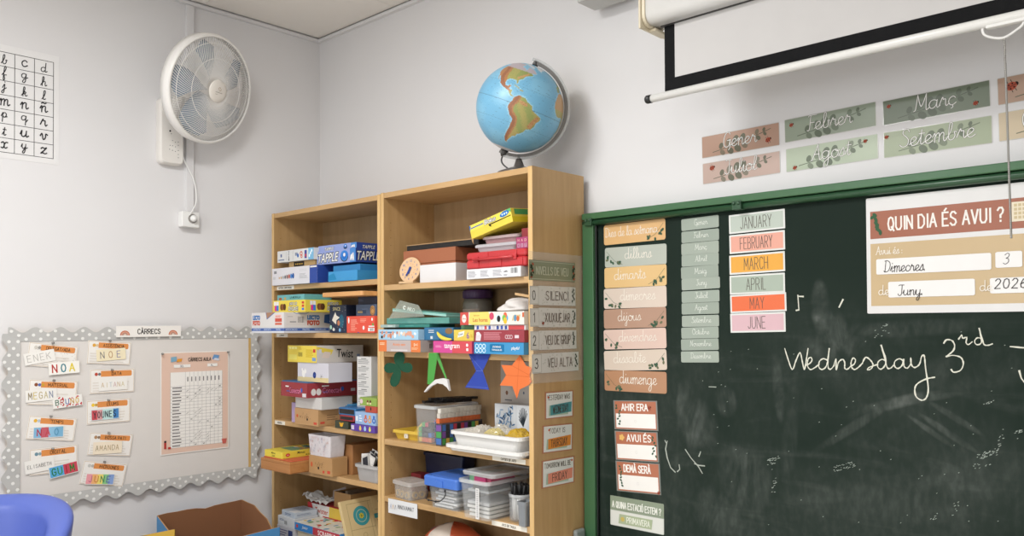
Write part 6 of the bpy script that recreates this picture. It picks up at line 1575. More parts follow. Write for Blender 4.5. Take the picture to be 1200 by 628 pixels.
# ---- narrower bookcase, fifth shelf
def low_boxes():
    B = L5
    carton_box('grey_puzzle_box', 'grey white box at the bottom of the pile on the lowest visible shelf', 'box', .172, .322, -.362, .135, B + EPS, .498, M('#c3c0c4', 'card'), lambda F, R, T: (F.lines(.1, .3, .6, .8, 3, I('#6d6a8a')), F.rect(.65, .2, .9, .8, I('#3d4a78'))))
    def art(F, R, T): F.lines(.1, .5, .4, .75, 2, I('#5d6a86')); F.barcode(.4, .2, .56, .6); R.lines(.1, .3, .8, .7, 3, I('#9a9aa8'))
    carton_box('white_puzzle_box', 'pale grey box with a barcode in the pile beside the long blue word game', 'box', .176, .321, -.360, .13, .498 + EPS, .543, M('#cfd0d2', 'card'), art)
    def art2(F, R, T): F.lines(.25, .25, .85, .7, 2, I('#5d6f8f')); T.rect(.55, .0, .95, .35, M('#d8dadc', 'card')); T.lines(.1, .4, .9, .9, 5, I('#8d97a8')); R.lines(.1, .3, .8, .7, 2, I('#7d87a0'))
    carton_box('torn_grey_box', 'torn light blue grey box on top of the pile of grey boxes', 'box', .196, .319, -.352, .12, .543 + EPS, .570, M('#b6bfca', 'card'), art2, rz=math.radians(-3))
    def sc(F, R, T):
        F.rect(.42, .0, 1, .98, M('#b93540', 'card')); F.text('Junior', .24, .52, .5, WT, maxw=.28, shear=.3); F.text('SCRABBLE', .72, .45, .62, WT, maxw=.5); F.rect(.04, .35, .08, .75, I('#d0442f'))
        r = random.Random(31); T.rect(0, 0, 1, 1, M('#d9d2c4', 'card'))
        for k in range(80): T.ell(r.uniform(.04, .96), r.uniform(.05, .95), r.uniform(.006, .018), r.uniform(.004, .010), I(r.choice(['#c9402f', '#d8b53a', '#4f8f4a', '#d8d4c8', '#cf7a3a', '#5f8fae', '#b9402f'])), r.uniform(0, 3))
    carton_box('cream_game_box', 'cream box under the long blue and red word game on the lowest visible shelf', 'box', .34, .69, -.355, .30, B + EPS, .496, M('#c9bba0', 'card'))
    carton_box('word_tile_game_box', 'long blue and red board game with bold white lettering on the lowest visible shelf', 'board game', .328, .688, -.364, .31, .496 + EPS, .534, M('#2f7fc4', 'card'), sc, group=GB, lid=.06, basemat=M('#d9d9d9', 'card'))
    zt = .534 + EPS; x0, x1, y0, dp, h = .222, .508, -.222, .155, .056
    def tw(F, R, T):
        F.rect(0, 0, 1, 1, M('#d8d3cf', 'card')); F.poly([(0, 0), (.2, 0), (.12, 1), (0, 1)], M('#c42f36', 'card')); F.poly([(.62, 0), (1, 0), (1, 1), (.64, 1)], M('#dcb92c', 'card')); F.text('Twister', .41, .48, .46, M('#b5402f', 'ink'), maxw=.38, rot=-.02)
        F.rect(.45, 0, 1, .1, M('#b02a32', 'card')); R.rect(0, 0, 1, 1, M('#c9a82c', 'card'))
    root = thing('party_game_box', 'red, white and yellow board game box with a raised flap behind the beige target board', 'board game', ((x0 + x1) / 2, y0 + dp / 2, zt), (0, 0, 0), GB); w_ = x1 - x0
    mb = MB(); mb.box(-w_ / 2, w_ / 2, -dp / 2, dp / 2, 0, h, M('#c42f36', 'card')); tw(*faces(mb, w_, dp, 0, h)); mb.build('box_base', root, bevel=.001)
    mb = MB(); mb.add([(-.055, .003, h + .001), (-.002, .045, h + .001), (-.006, .051, h + .072), (-.052, .010, h + .055)], [(0, 1, 2, 3)], M('#b4a9a4', 'card')); tag(mb.build('box_flap', root, solid=.0015), 'grey white raised flap', None)
    r = random.Random(2); n = 13; mm = 7; vs = []; fs = []
    for i in range(n):
        for j in range(mm):
            e = .010 if (i in (0, n - 1) or j in (0, mm - 1)) else 0
            vs.append((-.105 + .185 * i / (n - 1) + r.uniform(-.004, .004), -.095 + .095 * j / (mm - 1), .004 + .018 * abs(math.sin(i * 1.25 + j * .75)) + r.uniform(0, .005) + (.02 if i < 3 else 0)))
    for i in range(n - 1):
        for j in range(mm - 1): fs.append((i * mm + j, (i + 1) * mm + j, (i + 1) * mm + j + 1, i * mm + j + 1))
    mb = MB(); mb.add(vs, fs, M('#d3d3d2', 'paper'), False)
    tag(mb.build('crumpled_sheet', loc=(.31, -.15, zt + h + .0032), solid=.001), 'crumpled white plastic sheet lying on the red, white and yellow game', 'sheet')
    # open brown box on the party game
    x0, x1, y0, dp = .413, .546, -.200, .15; zb = zt + h + EPS; h2 = .664 - zb; w_ = x1 - x0; Bm = M('#a9804c', 'card')
    root = thing('brown_open_box', 'open brown cardboard box at the back right of the lowest visible shelf', 'carton', ((x0 + x1) / 2, y0 + dp / 2, zb)); mb = MB()
    mb.box(-w_ / 2, w_ / 2, -dp / 2, -dp / 2 + .004, 0, h2, Bm); mb.box(-w_ / 2, w_ / 2, dp / 2 - .004, dp / 2, 0, h2, Bm); mb.box(-w_ / 2, -w_ / 2 + .004, -dp / 2 + .004, dp / 2 - .004, 0, h2, Bm); mb.box(w_ / 2 - .004, w_ / 2, -dp / 2 + .004, dp / 2 - .004, 0, h2, Bm); mb.box(-w_ / 2 + .004, w_ / 2 - .004, -dp / 2 + .004, dp / 2 - .004, 0, .004, Bm); mb.build('carton_walls', root)
    mb = MB(); r = random.Random(12)
    for k in range(5): mb.box(-w_ * .42 + .022 * k, -w_ * .42 + .022 * k + .019, -.05, .06, .005, h2 - .004 + r.uniform(-.012, .010), M(r.choice(['#4a4038', '#6b5a48', '#3a3a3f', '#8a7a68']), 'card'))
    mb.build('contents', root)
    # beige folding target board leaning against the word game, its face towards the room
    bw, bh, bt = .30, .255, .018; th = math.radians(21)
    mb = MB(); mb.box(0, .165, -bt, 0, 0, bh, M('#d3b982', 'card')); d = Dec(mb, (0, -bt, 0), (1, 0, 0), (0, 0, 1), (0, -1, 0), .165, bh)
    LNC = I('#7d6a42')
    d.ribbons([[(.030, .005), (.030, bh - .018), (.163, bh - .018)]], .0012, LNC); d.ribbons([[(.030, bh - .135), (.163, bh - .135)], [(.145, .01), (.145, bh - .02)]], .0012, LNC)
    TL_ = M('#3d8f94', 'ink'); u, v = .098 / .165, (bh - .078) / bh
    d.ell(u, v, .044, .044, TL_, n=36); d.ring(u, v, .0265, .0285, M('#c9c9a0', 'ink'), n=36); d.ell(u, v, .0125, .0125, I('#c9b83a'))
    for k in range(6): d.ribbons([[(u * d.w, v * d.h), (u * d.w + .0115 * math.cos(k * 1.05), v * d.h + .0115 * math.sin(k * 1.05))]], .002, I('#3a5a3a'))
    d.ring(u, (bh - .165) / bh, .010, .0112, LNC)
    P = Vector(PY(*cv(G5, 660, 345), -.357)); Vd = Vector((-math.sin(th), 0, math.cos(th))); Ud = Vector((0, 1, 0)); Nd = Ud.cross(Vd)
    o = P - Vd * bh; 
    if o.z < B + .001: o = o + Vd * ((B + .001 - o.z) / Vd.z); 
    root = thing('target_board', 'beige folding game board with a teal target circle leaning at the front of the lowest visible shelf', 'game board'); root['label'] = 'beige game board with a teal target circle leaning on the lowest visible shelf'
    root.matrix_world = Matrix.Translation(o) @ Matrix((Ud, -Nd, Vd)).transposed().to_4x4()
    mb.build('left_panel', root, bevel=.0012)
    mb = MB(); mb.box(.1665, .285, -bt, 0, 0, bh, M('#d3b982', 'card')); d = Dec(mb, (.1665, -bt, 0), (1, 0, 0), (0, 0, 1), (0, -1, 0), .1185, bh)
    d.rect(.0, .60, .3, .68, I('#3d8f94')); d.poly([(.3, .9), (.55, .9), (.6, .55), (.3, .6)], I('#2f6f70'))
    for k in range(6): d.ribbons([[(.01, bh * (.3 + .09 * k)), (.04, bh * (.3 + .09 * k))]], .0012, LNC)
    d.rect(.1, .2, .25, .32, I('#c9603a')); mb.build('right_panel', root, bevel=.0012)
low_boxes()

# ---- wider bookcase, top shelf
t = put('white_shoe_box', 'plain white box standing under the brown box on the top shelf of the wider bookcase', 'box', H1, 240, 480, 452, 575, -.30, .2, R1, M('#dddbdb', 'card'), lambda F, R, T: R.lines(.85, .5, .95, .75, 2, I('#8a8a8a')))
tb2 = put('brown_lidded_box', 'brown cardboard box on the plain white box on the top shelf of the wider bookcase', 'box', H1, 130, 478, 352, 448, -.285, .22, t, M('#a4603c', 'card'), lambda F, R, T: (F.rect(0, .1, 1, .16, I('#6f3d24')), R.rect(0, .1, 1, .16, I('#6f3d24'))))
def black_folder():
    x0, x1, _, _ = ext(H1, 160, 640, 290, 350, -.27); b = tb2 + EPS
    root = thing('black_board', 'thin black board with torn tan edges lying on the brown box', 'board', ((x0 + x1) / 2, -.165, b), (0, 0, 0))
    w_ = x1 - x0; mb = MB(); mb.box(-w_ / 2, w_ / 2, -.11, .11, .0, .021, M('#1f1c1a', 'card')); mb.build('black_core', root)
    mb = MB(); r = random.Random(3); top = [(-w_ / 2 + w_ * i / 20, -.112 + r.uniform(-.003, .002)) for i in range(21)]
    mb.prism(top + [(w_ / 2, .11), (-w_ / 2, .11)], .0213, .0245, M('#b08a5c', 'card'), 'XY'); tag(mb.build('torn_cover', root), 'torn tan card cover', None)
black_folder()
def clock():
    c = PY(*cv(H1, 152, 492), -.325)
    wd = M('#dcb588', 'card'); R = .0535
    root = thing('toy_clock', 'round wooden teaching clock with blue hands at the left of the top shelf', 'toy clock', (c.x - .002, -.30, R1 + EPS), (0, 0, math.radians(12)))
    mb = MB(); mb.box(-.042, .032, -.03, .022, 0, .009, M('#d3ad7e', 'card')); mb.build('clock_foot', root, bevel=.002)
    mb = MB(); zc = c.z - R1
    T = Matrix.Translation((0, -.004, zc)) @ Matrix.Rotation(math.radians(-12), 4, 'X')
    mb.T = T; mb.prism([(R * math.cos(2 * math.pi * k / 40), R * math.sin(2 * math.pi * k / 40)) for k in range(40)], -.004, .004, wd, 'XZ')
    d = Dec(mb, (-R, -.004, -R), (1, 0, 0), (0, 0, 1), (0, -1, 0), 2 * R, 2 * R)
    for k in range(12):
        a = math.pi / 2 - k * math.pi / 6; d.text(str(k if k else 12), .5 + .36 * math.cos(a), .5 + .36 * math.sin(a), .085, I('#3a56a0')); d.ell(.5 + .24 * math.cos(a), .5 + .24 * math.sin(a), .0016, .0016, I('#c9603f'), n=6)
    mb.build('clock_face', root)
    for nm, a, L, w_ in (('hour_hand', -1.9, .018, .006), ('minute_hand', -2.0, .03, .004)):
        m2 = MB(); m2.T = T @ Matrix.Rotation(-a, 4, 'Y') ; m2.box(-.012, L, -.0075 - (.0015 if L > .02 else 0), -.006 - (.0015 if L > .02 else 0), -w_, w_, M('#25408f', 'plastic')); m2.build(nm, root, bevel=.001)
clock()
def d_bar(F, R, T):
    for k in range(3): F.lines(.03 + .235 * k, .15, .2 + .235 * k, .82, 6, I('#9a9aa0'), .3)
    F.lines(.70, .48, .78, .62, 1, I('#3a3a3f')); F.text('x6', .735, .6, .2, KB); F.barcode(.83, .35, .95, .88); F.lines(.70, .12, .78, .3, 2, I('#8a8a90'))
t = put('white_barcode_box', 'white box with columns of small print and a barcode under the red case', 'box', H1, 553, 915, 478, 560, -.345, .22, R1, M('#dddcde', 'card'), d_bar)
def red_case():
    x0, x1, _, zt = ext(H1, 530, 963, 360, 485, -.35); x1 = min(x1, 1.778)
    w_ = x1 - x0; h = zt - t - EPS; dp = .24
    root = thing('red_tool_case', 'bright red plastic carry case with two latches on the white barcoded box', 'case', ((x0 + x1) / 2, -.35 + dp / 2 + .012, t + EPS)); RD = M('#c5262c', 'gloss')
    for nm, a, b in (('case_base', 0, h * .56), ('case_lid', h * .57, h)):
        mb = MB(); mb.rings([[(x, y, a) for x, y in rrect(-w_ / 2 + .004, w_ / 2 - .004, -dp / 2 + .004, dp / 2, .012, 4)], [(x, y, a + .006) for x, y in rrect(-w_ / 2, w_ / 2, -dp / 2, dp / 2, .014, 4)], [(x, y, b - .006) for x, y in rrect(-w_ / 2, w_ / 2, -dp / 2, dp / 2, .014, 4)], [(x, y, b) for x, y in rrect(-w_ / 2 + .005, w_ / 2 - .005, -dp / 2 + .005, dp / 2, .012, 4)]], RD)
        if nm == 'case_base':
            for k in (-.36, 0.02, .36): mb.box(w_ * k - .03, w_ * k + .03, -dp / 2 - .003, -dp / 2 + .004, .004, h * .5, RD)
        else:
            for k in (-.25, .22): mb.box(w_ * k - .045, w_ * k + .045, -dp / 2 - .003, -dp / 2 + .004, h * .62, h - .004, RD)
        mb.build(nm, root, bevel=.0015)
    for k in (-.31, .32):
        mb = MB(); mb.box(w_ * k - .016, w_ * k + .016, -dp / 2 - .008, -dp / 2 - .0005, h * .40, h * .72, RD); mb.build('latch', root, bevel=.0015)
    mb = MB(); mb.tube([(-.10, -dp / 2 - .004, h * .54), (-.10, -dp / 2 - .012, h * .55), (.10, -dp / 2 - .012, h * .55), (.10, -dp / 2 - .004, h * .54)], .005, RD, 8); mb.build('carry_handle', root)
    return zt
tc2 = red_case()
def small_clear(S, xl, xr, yt, yb, yf, dp, base, label, lidc='#d9d6da', a=.35, group='clear storage bins', body='#d7d2d6', fill=None):
    x0, x1, _, zt = ext(S, xl, xr, yt, yb, yf); w_ = x1 - x0 - .012; h = zt - base - EPS
    root = thing('clear_lidded_box', label, 'storage bin', ((x0 + x1) / 2, yf + dp / 2, base + EPS), group=group)
    bin_shell(root, w_, dp - .012, h - .009, a, .94, 0, .002, M(body, 'shiny', a + .15))
    mb = MB(); mb.rings([[(x, y, h - .012) for x, y in rrect(-w_ / 2 - .006, w_ / 2 + .006, -dp / 2, dp / 2, .018, 4)], [(x, y, h - .003) for x, y in rrect(-w_ / 2 - .006, w_ / 2 + .006, -dp / 2, dp / 2, .018, 4)], [(x, y, h) for x, y in rrect(-w_ / 2, w_ / 2, -dp / 2 + .006, dp / 2 - .006, .016, 4)]], M(lidc, 'shiny', min(1, a + .3))); mb.build('box_lid', root)
    if fill:
        mb = MB(); fill(mb, w_, dp, h); mb.build('contents', root)
    return zt
def fill_parts(mb, w_, dp, h):
    r = random.Random(6)
    for k in range(16): x = r.uniform(-w_ * .38, w_ * .34); mb.box(x, x + .02, -dp * .36 + r.uniform(0, .05), -dp * .2 + r.uniform(0, .06), .004, r.uniform(.012, h * .6), M(r.choice(['#c9c4c4', '#b5aeb0', '#d8d0ca', '#a99aa0']), 'card'))
q = small_clear(H1, 597, 880, 312, 372, -.33, .2, tc2, 'clear plastic lidded box lying directly on the red case', fill=fill_parts)
q2 = small_clear(H1, 648, 893, 258, 310, -.30, .17, q, 'pinkish clear plastic box under the yellow battered box', '#cbb3b4', .4, body='#c79a9c', fill=fill_parts)
def d_mag(F, R, T):
    for k in range(3): F.text('HAD'[k], .2 + .3 * k, .72, .24, I('#d8b4a8')); 
    for k in range(3): F.rect(.1 + .3 * k, .1, .32 + .3 * k, .45, I('#b78aa0')); F.text('617'[k], .21 + .3 * k, .28, .22, I('#7a2040'))
xm0, xm1, _, zmm = ext(H1, 885, 962, 272, 352, -.325)
carton_box('magenta_game_box', 'small magenta box at the right end on the red case', 'box', xm0, 1.777, -.325, .14, tc2 + EPS, zmm, M('#a8386a', 'card'), d_mag)
carton_box('dark_red_box', 'small dark red box on the magenta one under the yellow battered box', 'box', xm0 + .004, 1.776, -.30, .12, zmm + EPS, zmm + .035, M('#8f2a30', 'card'))
def yellow_box():
    c0 = PY(*cv(H1, 522, 190), -.325); c1 = PY(*cv(H1, 935, 85), -.325)
    L = .232; hgt = .052; dp = .17; root = thing('yellow_battered_box', 'battered yellow game box tilted up to the right, topmost in the wider bookcase', 'board game', (0, 0, 0), group=GW)
    Y_ = M('#e3cb25', 'card'); mb = MB(); mb.box(-L / 2, L / 2, -dp / 2, dp / 2, 0, hgt, Y_)
    F, R, T = faces(mb, L, dp, 0, hgt)
    F.rect(0, .55, 1, 1, M('#ead63a', 'card')); F.text('Blokus', .5, .77, .34, WT, maxw=.28, shear=.25, outline=KB); F.ell(.85, .78, .026, .010, I('#2f6fb8'), .1); 
    for k in range(3): F.ell(.80 + .05 * k, .78, .004, .004, I('#cfe2ee'), n=8)
    F.lines(.03, .68, .35, .85, 1, I('#3f6fae'), .05); F.poly([(.45, .52), (.98, .53), (.98, .48), (.5, .44), (.52, .28), (.47, .36)], M('#2a2218', 'ink')); F.poly([(0, .56), (.04, .95), (0, 1)], I('#3f6fae')); F.poly([(.9, 1), (1, .7), (1, 1)], I('#5fae6a'))
    R.rect(.1, .55, .9, .95, I('#4f9a5a')); R.rect(.0, .0, .5, .4, I('#d8c42a'))
    mb.build('box_body', root, bevel=.0015)
    # torn bottom flap hanging at the left end
    m2 = MB(); m2.add([(-L / 2, -dp / 2, .0), (-L / 2 + .012, -dp / 2, -.001), (-L / 2 - .006, -dp / 2 + .01, -.016), (-L / 2 - .022, -dp / 2 + .03, -.012)], [(0, 1, 2, 3)], M('#c9a06a', 'card')); m2.build('torn_flap', root, solid=.001)
    tl = math.radians(-11.5); root.rotation_euler = (math.radians(4), tl, math.radians(-3))
    mid = PY(*cv(H1, 725, 172), -.325)
    x = mid.x; zz = mid.z - hgt * .5
    root.location = (x, -.325 + dp / 2, zz)
yellow_box()

# ---- wider bookcase, second shelf
def d_act(F, R, T):
    F.rect(0, 0, .2, 1, M('#e0742a', 'card')); F.rect(.78, 0, 1, 1, M('#e0742a', 'card')); F.rect(.2, 0, .78, 1, M('#b9aaa6', 'card')); F.text('Activity stars', .5, .6, .3, M('#e07a2a', 'ink'), maxw=.5, shear=.2); F.text('5+1', .89, .62, .26, M('#f4e2c8', 'ink'), maxw=.16); F.lines(.8, .2, .97, .4, 2, I('#f0c49a')); F.lines(.03, .55, .16, .8, 2, I('#f3d2b0')); F.rect(.3, .05, .7, .2, I('#cfc6c4')); R.rect(0, 0, 1, 1, M('#b3a6a2', 'card')); R.barcode(.2, .3, .6, .7)
b1 = put('craft_game_box', 'grey and orange game box at the lower left end of the second shelf', 'board game', H2, 20, 276, 516, 580, -.37, .24, R2, M('#b9aaa6', 'card'), d_act, group=GW)
def d_tan(F, R, T):
    F.poly([(0, 0), (.5, 0), (.5, 1), (0, 1)], M('#cf3f8f', 'card')); F.poly([(.5, 0), (1, 0), (1, 1), (.5, 1)], M('#d0424c', 'card')); F.text('tangram', .49, .52, .5, WT, maxw=.4); F.lines(.06, .45, .22, .65, 2, I('#e3a0c4')); F.ell(.88, .68, .006, .006, WT); F.rect(.86, .2, .91, .42, WT)
b2 = put('tangram_box', 'pink and red tangram box in the bottom row of the second shelf', 'board game', H2, 355, 592, 522, 582, -.36, .165, R2, M('#c93a78', 'card'), d_tan, group=GW)
def d_dom(F, R, T):
    for k in range(6): F.ring(.06 + .075 * (k % 3), .66 - .38 * (k // 3), .006, .009, I('#cfe6f2'))
    F.poly(rrect(.33, .62, .18, .85, .05, 3), I('#1f6f9f')); F.text('DOMINO', .475, .62, .17, WT, maxw=.22); F.text('TRIANGULAR', .475, .36, .14, WT, maxw=.24); F.text('playful', .84, .5, .34, WT, maxw=.16, shear=.2)
b3 = put('domino_box', 'bright blue domino box at the lower right of the second shelf', 'board game', H2, 605, 925, 530, 600, -.355, .16, R2, M('#2f8fc4', 'card'), d_dom, group=GW)
def d_lb(F, R, T):
    F.lines(.04, .6, .42, .85, 1, I('#5f7f9f'), .1); r = random.Random(15)
    for k in range(16): F.ell(.1 + .055 * k, r.uniform(.3, .7), r.uniform(.006, .012), r.uniform(.005, .01), I(r.choice(['#e8eef2', '#c7846a', '#d9a08a', '#4f86b0', '#e6c8ae'])), r.uniform(0, 3))
    F.rect(.07, .15, .12, .4, KB)
c1_ = put('light_blue_picture_box', 'pale blue box with hand pictures above the grey and orange game', 'board game', H2, 18, 262, 450, 514, -.365, .23, b1, M('#9fc8e0', 'card'), d_lb, group=GW)
def d_ban(F, R, T): F.lines(.15, .55, .35, .85, 2, I('#c9ccd0'), .1); F.rect(.22, .1, .3, .32, I('#d0d6da')); F.ell(.85, .72, .022, .012, I('#8a6a4a')); F.lines(.55, .1, .65, .3, 2, I('#8fb0c8'))
x0, x1, _, zt = ext(H2, 262, 478, 438, 518, -.335)
c2_ = zt
x0b = max(x0, ext(H2, 18, 262, 450, 514, -.365)[1] + .002)
carton_box('dark_blue_game_box', 'dark blue box behind the banana, above the pink tangram box', 'board game', x0b, x1, -.335, .14, max(b1, b2) + EPS, zt, M('#2f6f98', 'card'), d_ban, group=GW)
def banana():
    pts = [(378, 463), (385, 480), (402, 498), (425, 509), (450, 513), (470, 510)]
    P = [PY(*cv(H2, x, y), -.352) for x, y in pts]; o = P[2]; mb = MB()
    mb.tube([tuple(p - o) for p in P], [.003, .0065, .0085, .0085, .0065, .0025], M('#e8cf2a', 'plastic'), 10); dz = min(p.z for p in P)
    tag(mb.build('toy_banana', loc=(o.x, o.y, o.z), subsurf=1), 'yellow toy banana lying against the dark blue box', 'toy')
banana()
def d_six(F, R, T):
    F.poly([(.2, .3), (.5, .45), (.55, .9), (.25, .75)], M('#e6ead8', 'card')); F.text('Dixe', .36, .6, .22, I('#4a5a8a'), rot=.3, maxw=.26); F.text('6', .72, .5, .55, I('#8a5f9a'), maxw=.15); F.lines(.84, .3, .98, .6, 2, I('#c99a3a'))
c3_ = put('yellow_six_box', 'yellow box with a figure 6 between the dark blue and dark red boxes', 'board game', H2, 480, 602, 452, 520, -.35, .155, max(b2, b3), M('#d8bf3a', 'card'), d_six, group=GW)
def d_dr(F, R, T):
    F.poly([(.03, .1), (.13, .1), (.15, .6), (.1, .85), (.04, .6)], M('#d8d0d4', 'ink')); F.ell(.08, .72, .01, .006, M('#e5e0e0', 'ink')); F.lines(.2, .2, .58, .85, 6, I('#cf8a92'), .2); 
    for k in range(3): F.ring(.66 + .045 * k, .45, .005, .0075, I('#d0b8bc'))
    F.rect(.82, .35, .9, .6, I('#d8c8cc'))
c4_ = put('dark_red_game_box', 'dark red box with a white castle drawing above the blue domino box', 'board game', H2, 606, 922, 455, 528, -.352, .157, b3, M('#9a3540', 'card'), d_dr, group=GW)
def d_strip(F, R, T):
    for k in range(12): F.poly([(.05 + .08 * k, .1), (.1 + .08 * k, .2), (.09 + .08 * k, .9), (.05 + .08 * k, .8)], I(random.choice(['#4a5aa0', '#c94f4f', '#d0d0dc', '#3f4f8f', '#c9c4cc'])))
    F.rect(.68, .05, .98, .9, I('#c44f52'))
c5_ = put('white_strip_box', 'flat white box with blue and red marks lying on the dark red box', 'board game', H2, 606, 940, 422, 452, -.345, .15, c4_, M('#d9d6da', 'card'), d_strip, group=GW)
def d_hores(F, R, T):
    F.rect(0, 0, .14, 1, M('#c9463c', 'card')); F.ell(.065, .5, .012, .016, M('#e6ddd4', 'ink')); F.text('Educa', .065, .5, .12, I('#b03a34'), maxw=.08); F.poly([(.14, .1), (.2, 0), (.48, 0), (.5, .5), (.46, 1), (.16, 1)], M('#e6cf5a', 'card')); F.text('Les hores', .33, .38, .3, I('#b5442f'), maxw=.26); F.text('Aprenem', .27, .72, .16, I('#b5702f'), maxw=.16)
    F.ell(.51, .66, .012, .014, I('#c9506a')); F.rect(.58, .25, .66, .75, I('#c8dbe0')); F.ell(.62, .45, .009, .012, KB); 
    for k, c in enumerate(['#5fa9d0', '#d86a4a', '#7ab55a', '#e0b93a']): F.ell(.72 + .018 * math.cos(k * 1.57), .5 + .2 * math.sin(k * 1.57), .009, .012, I(c))
    F.poly([(.82, .3), (.93, .35), (.95, .75), (.84, .7)], I('#c9b48a')); F.ell(.87, .5, .007, .012, I('#5f8fae')); F.ell(.91, .45, .007, .01, I('#c96a3a')); F.rect(.975, .55, 1, .9, I('#c9643f'))
c6_ = put('hours_game_box', 'white and yellow clock game box with a red left end on the second shelf', 'board game', H2, 520, 945, 341, 416, -.352, .157, c5_, M('#e0d9d0', 'card'), d_hores, group=GW)
carton_box('green_tin', 'small green box under the left end of the white and yellow clock game', 'box', *ext(H2, 525, 600, 425, 452, -.33)[:2], -.33, .12, c3_ + EPS, c5_, M('#4a7a5a', 'card'))
def jar():
    x0, x1, _, zt = ext(H2, 530, 728, 208, 340, -.115); R = .0645; z0 = R2 + EPS; H_ = zt - z0; zl = PY(*cv(H2, 630, 262), -.115).z - z0
    root = thing('purple_lid_jar', 'big clear plastic jar with a purple screw lid behind the white and yellow clock game', 'jar', ((x0 + x1) / 2, -.048 - R - .002, z0))
    mb = MB(); mb.lathe([(.0, .0), (R * .9, 0), (R * .97, .01), (R * .97, zl - .02), (R * .88, zl - .002), (R * .86, zl - .002), (R * .945, zl - .022), (R * .945, .012), (.0, .008)], M('#8f8a80', 'shiny', .55), 32, cap=False); mb.build('jar_body', root)
    mb = MB(); mb.lathe([(R * .9, zl), (R * .95, zl + .002), (R * .95, H_ - .006), (R * .9, H_), (.0, H_)][::1], M('#4a2a58', 'plastic'), 40); 
    for k in range(40): a = 2 * math.pi * k / 40; mb.box(R * .95 * math.cos(a) - .001, R * .95 * math.cos(a) + .001, R * .95 * math.sin(a) - .001, R * .95 * math.sin(a) + .001, zl + .004, H_ - .008, M('#40244d', 'plastic'))
    tag(mb.build('screw_lid', root), 'purple ribbed screw lid', None)
    mb = MB(); a0, a1 = -2.3, -.7; vs = []; fs = []; n = 12
    for k in range(n + 1):
        a = a0 + (a1 - a0) * k / n
        for z in (zl * .45, zl * .8): vs.append((R * .975 * math.cos(a), R * .975 * math.sin(a), z))
    for k in range(n): fs.append((2 * k, 2 * k + 2, 2 * k + 3, 2 * k + 1))
    mb.add(vs, fs, M('#a9968a', 'paper')); tag(mb.build('jar_label', root), 'beige paper label', None)
    mb = MB(); mb.lathe([(.0, .012), (R * .9, .012), (R * .9, zl * .6), (R * .5, zl * .68), (.0, zl * .62)], M('#6a5f5a', 'paper'), 24); mb.build('contents', root)
jar()
def lump(name, label, cat, S, xl, xr, yt, yb, yf, dp, base, mat, seed=1, amp=.25, part=None):
    x0, x1, _, zt = ext(S, xl, xr, yt, yb, yf); x1 = min(x1, 1.779) - .022; w_ = x1 - x0; h = zt - base - EPS; r = random.Random(seed); mb = MB(); NU, NV = 20, 10
    vs = []; fs = []
    for j in range(NV + 1):
        v = j / NV
        for i in range(NU):
            a = 2 * math.pi * i / NU; k = math.sin(math.pi * (.5 * (1 - v) + .0) if v < 1 else 0) if j else 1
            rr = (1 - v ** 2.4) ** .5 if v < 1 else 0
            rr *= 1 + amp * (math.sin(a * 3 + seed + v * 4) * .4 + r.uniform(-.3, .3) * .6) * (1 if 0 < j < NV else 0)
            sk = .25 * v
            vs.append((w_ / 2 * rr * math.cos(a) + sk * w_ * .3, dp / 2 * rr * math.sin(a), h * v * (1 + (amp * .2 * r.uniform(-1, 1) if 0 < j < NV else 0))))
    for j in range(NV):
        for i in range(NU): i2 = (i + 1) % NU; fs.append((j * NU + i, j * NU + i2, (j + 1) * NU + i2, (j + 1) * NU + i))
    fs.append(tuple(range(NU - 1, -1, -1))); mb.add(vs, fs, mat, True)
    return tag(mb.build(name, loc=((x0 + x1) / 2, yf + dp / 2, base + EPS), subsurf=1), label, cat)
lump('white_cloth_bag', 'crumpled white cloth bag lying on the white and yellow clock game', 'bag', H2, 700, 950, 250, 342, -.345, .16, c6_, M('#d9d4d0', 'fabric'), 3, .55)
def peg():
    a = PY(*cv(H2, 858, 232), -.372); b = PX(*cv(H2, 962, 250), 1.812)
    root = thing('clothes_peg', 'wooden clothes peg clipped to the edge of the card numbered 0', 'clothes peg', a)
    d = Vector(b) - a; d = d.normalized() * .055; W_ = M('#c9a06a', 'card'); up = Vector((0, 0, 1)); sd = d.cross(up).normalized()
    for s_ in (-1, 1):
        mb = MB(); e = sd * .0035 * s_; o = sd * .004 * s_
        rs = []
        for t_, k in ((0, 1.4), (.45, .9), (1, .45)):
            c = d * t_ + e * k; rs.append([tuple(c + up * .0045 - sd * .002), tuple(c + up * .0045 + sd * .002), tuple(c - up * .0045 + sd * .002), tuple(c - up * .0045 - sd * .002)])
        mb.rings(rs, W_); mb.build('peg_half', root, bevel=.0006)
    mb = MB(); c = d * .45; mb.tube([tuple(c + up * z - sd * .004) for z in (-.005, -.002, .002, .005)], .0042, M('#9a9a98', 'metal'), 8); mb.build('spring', root)
peg()
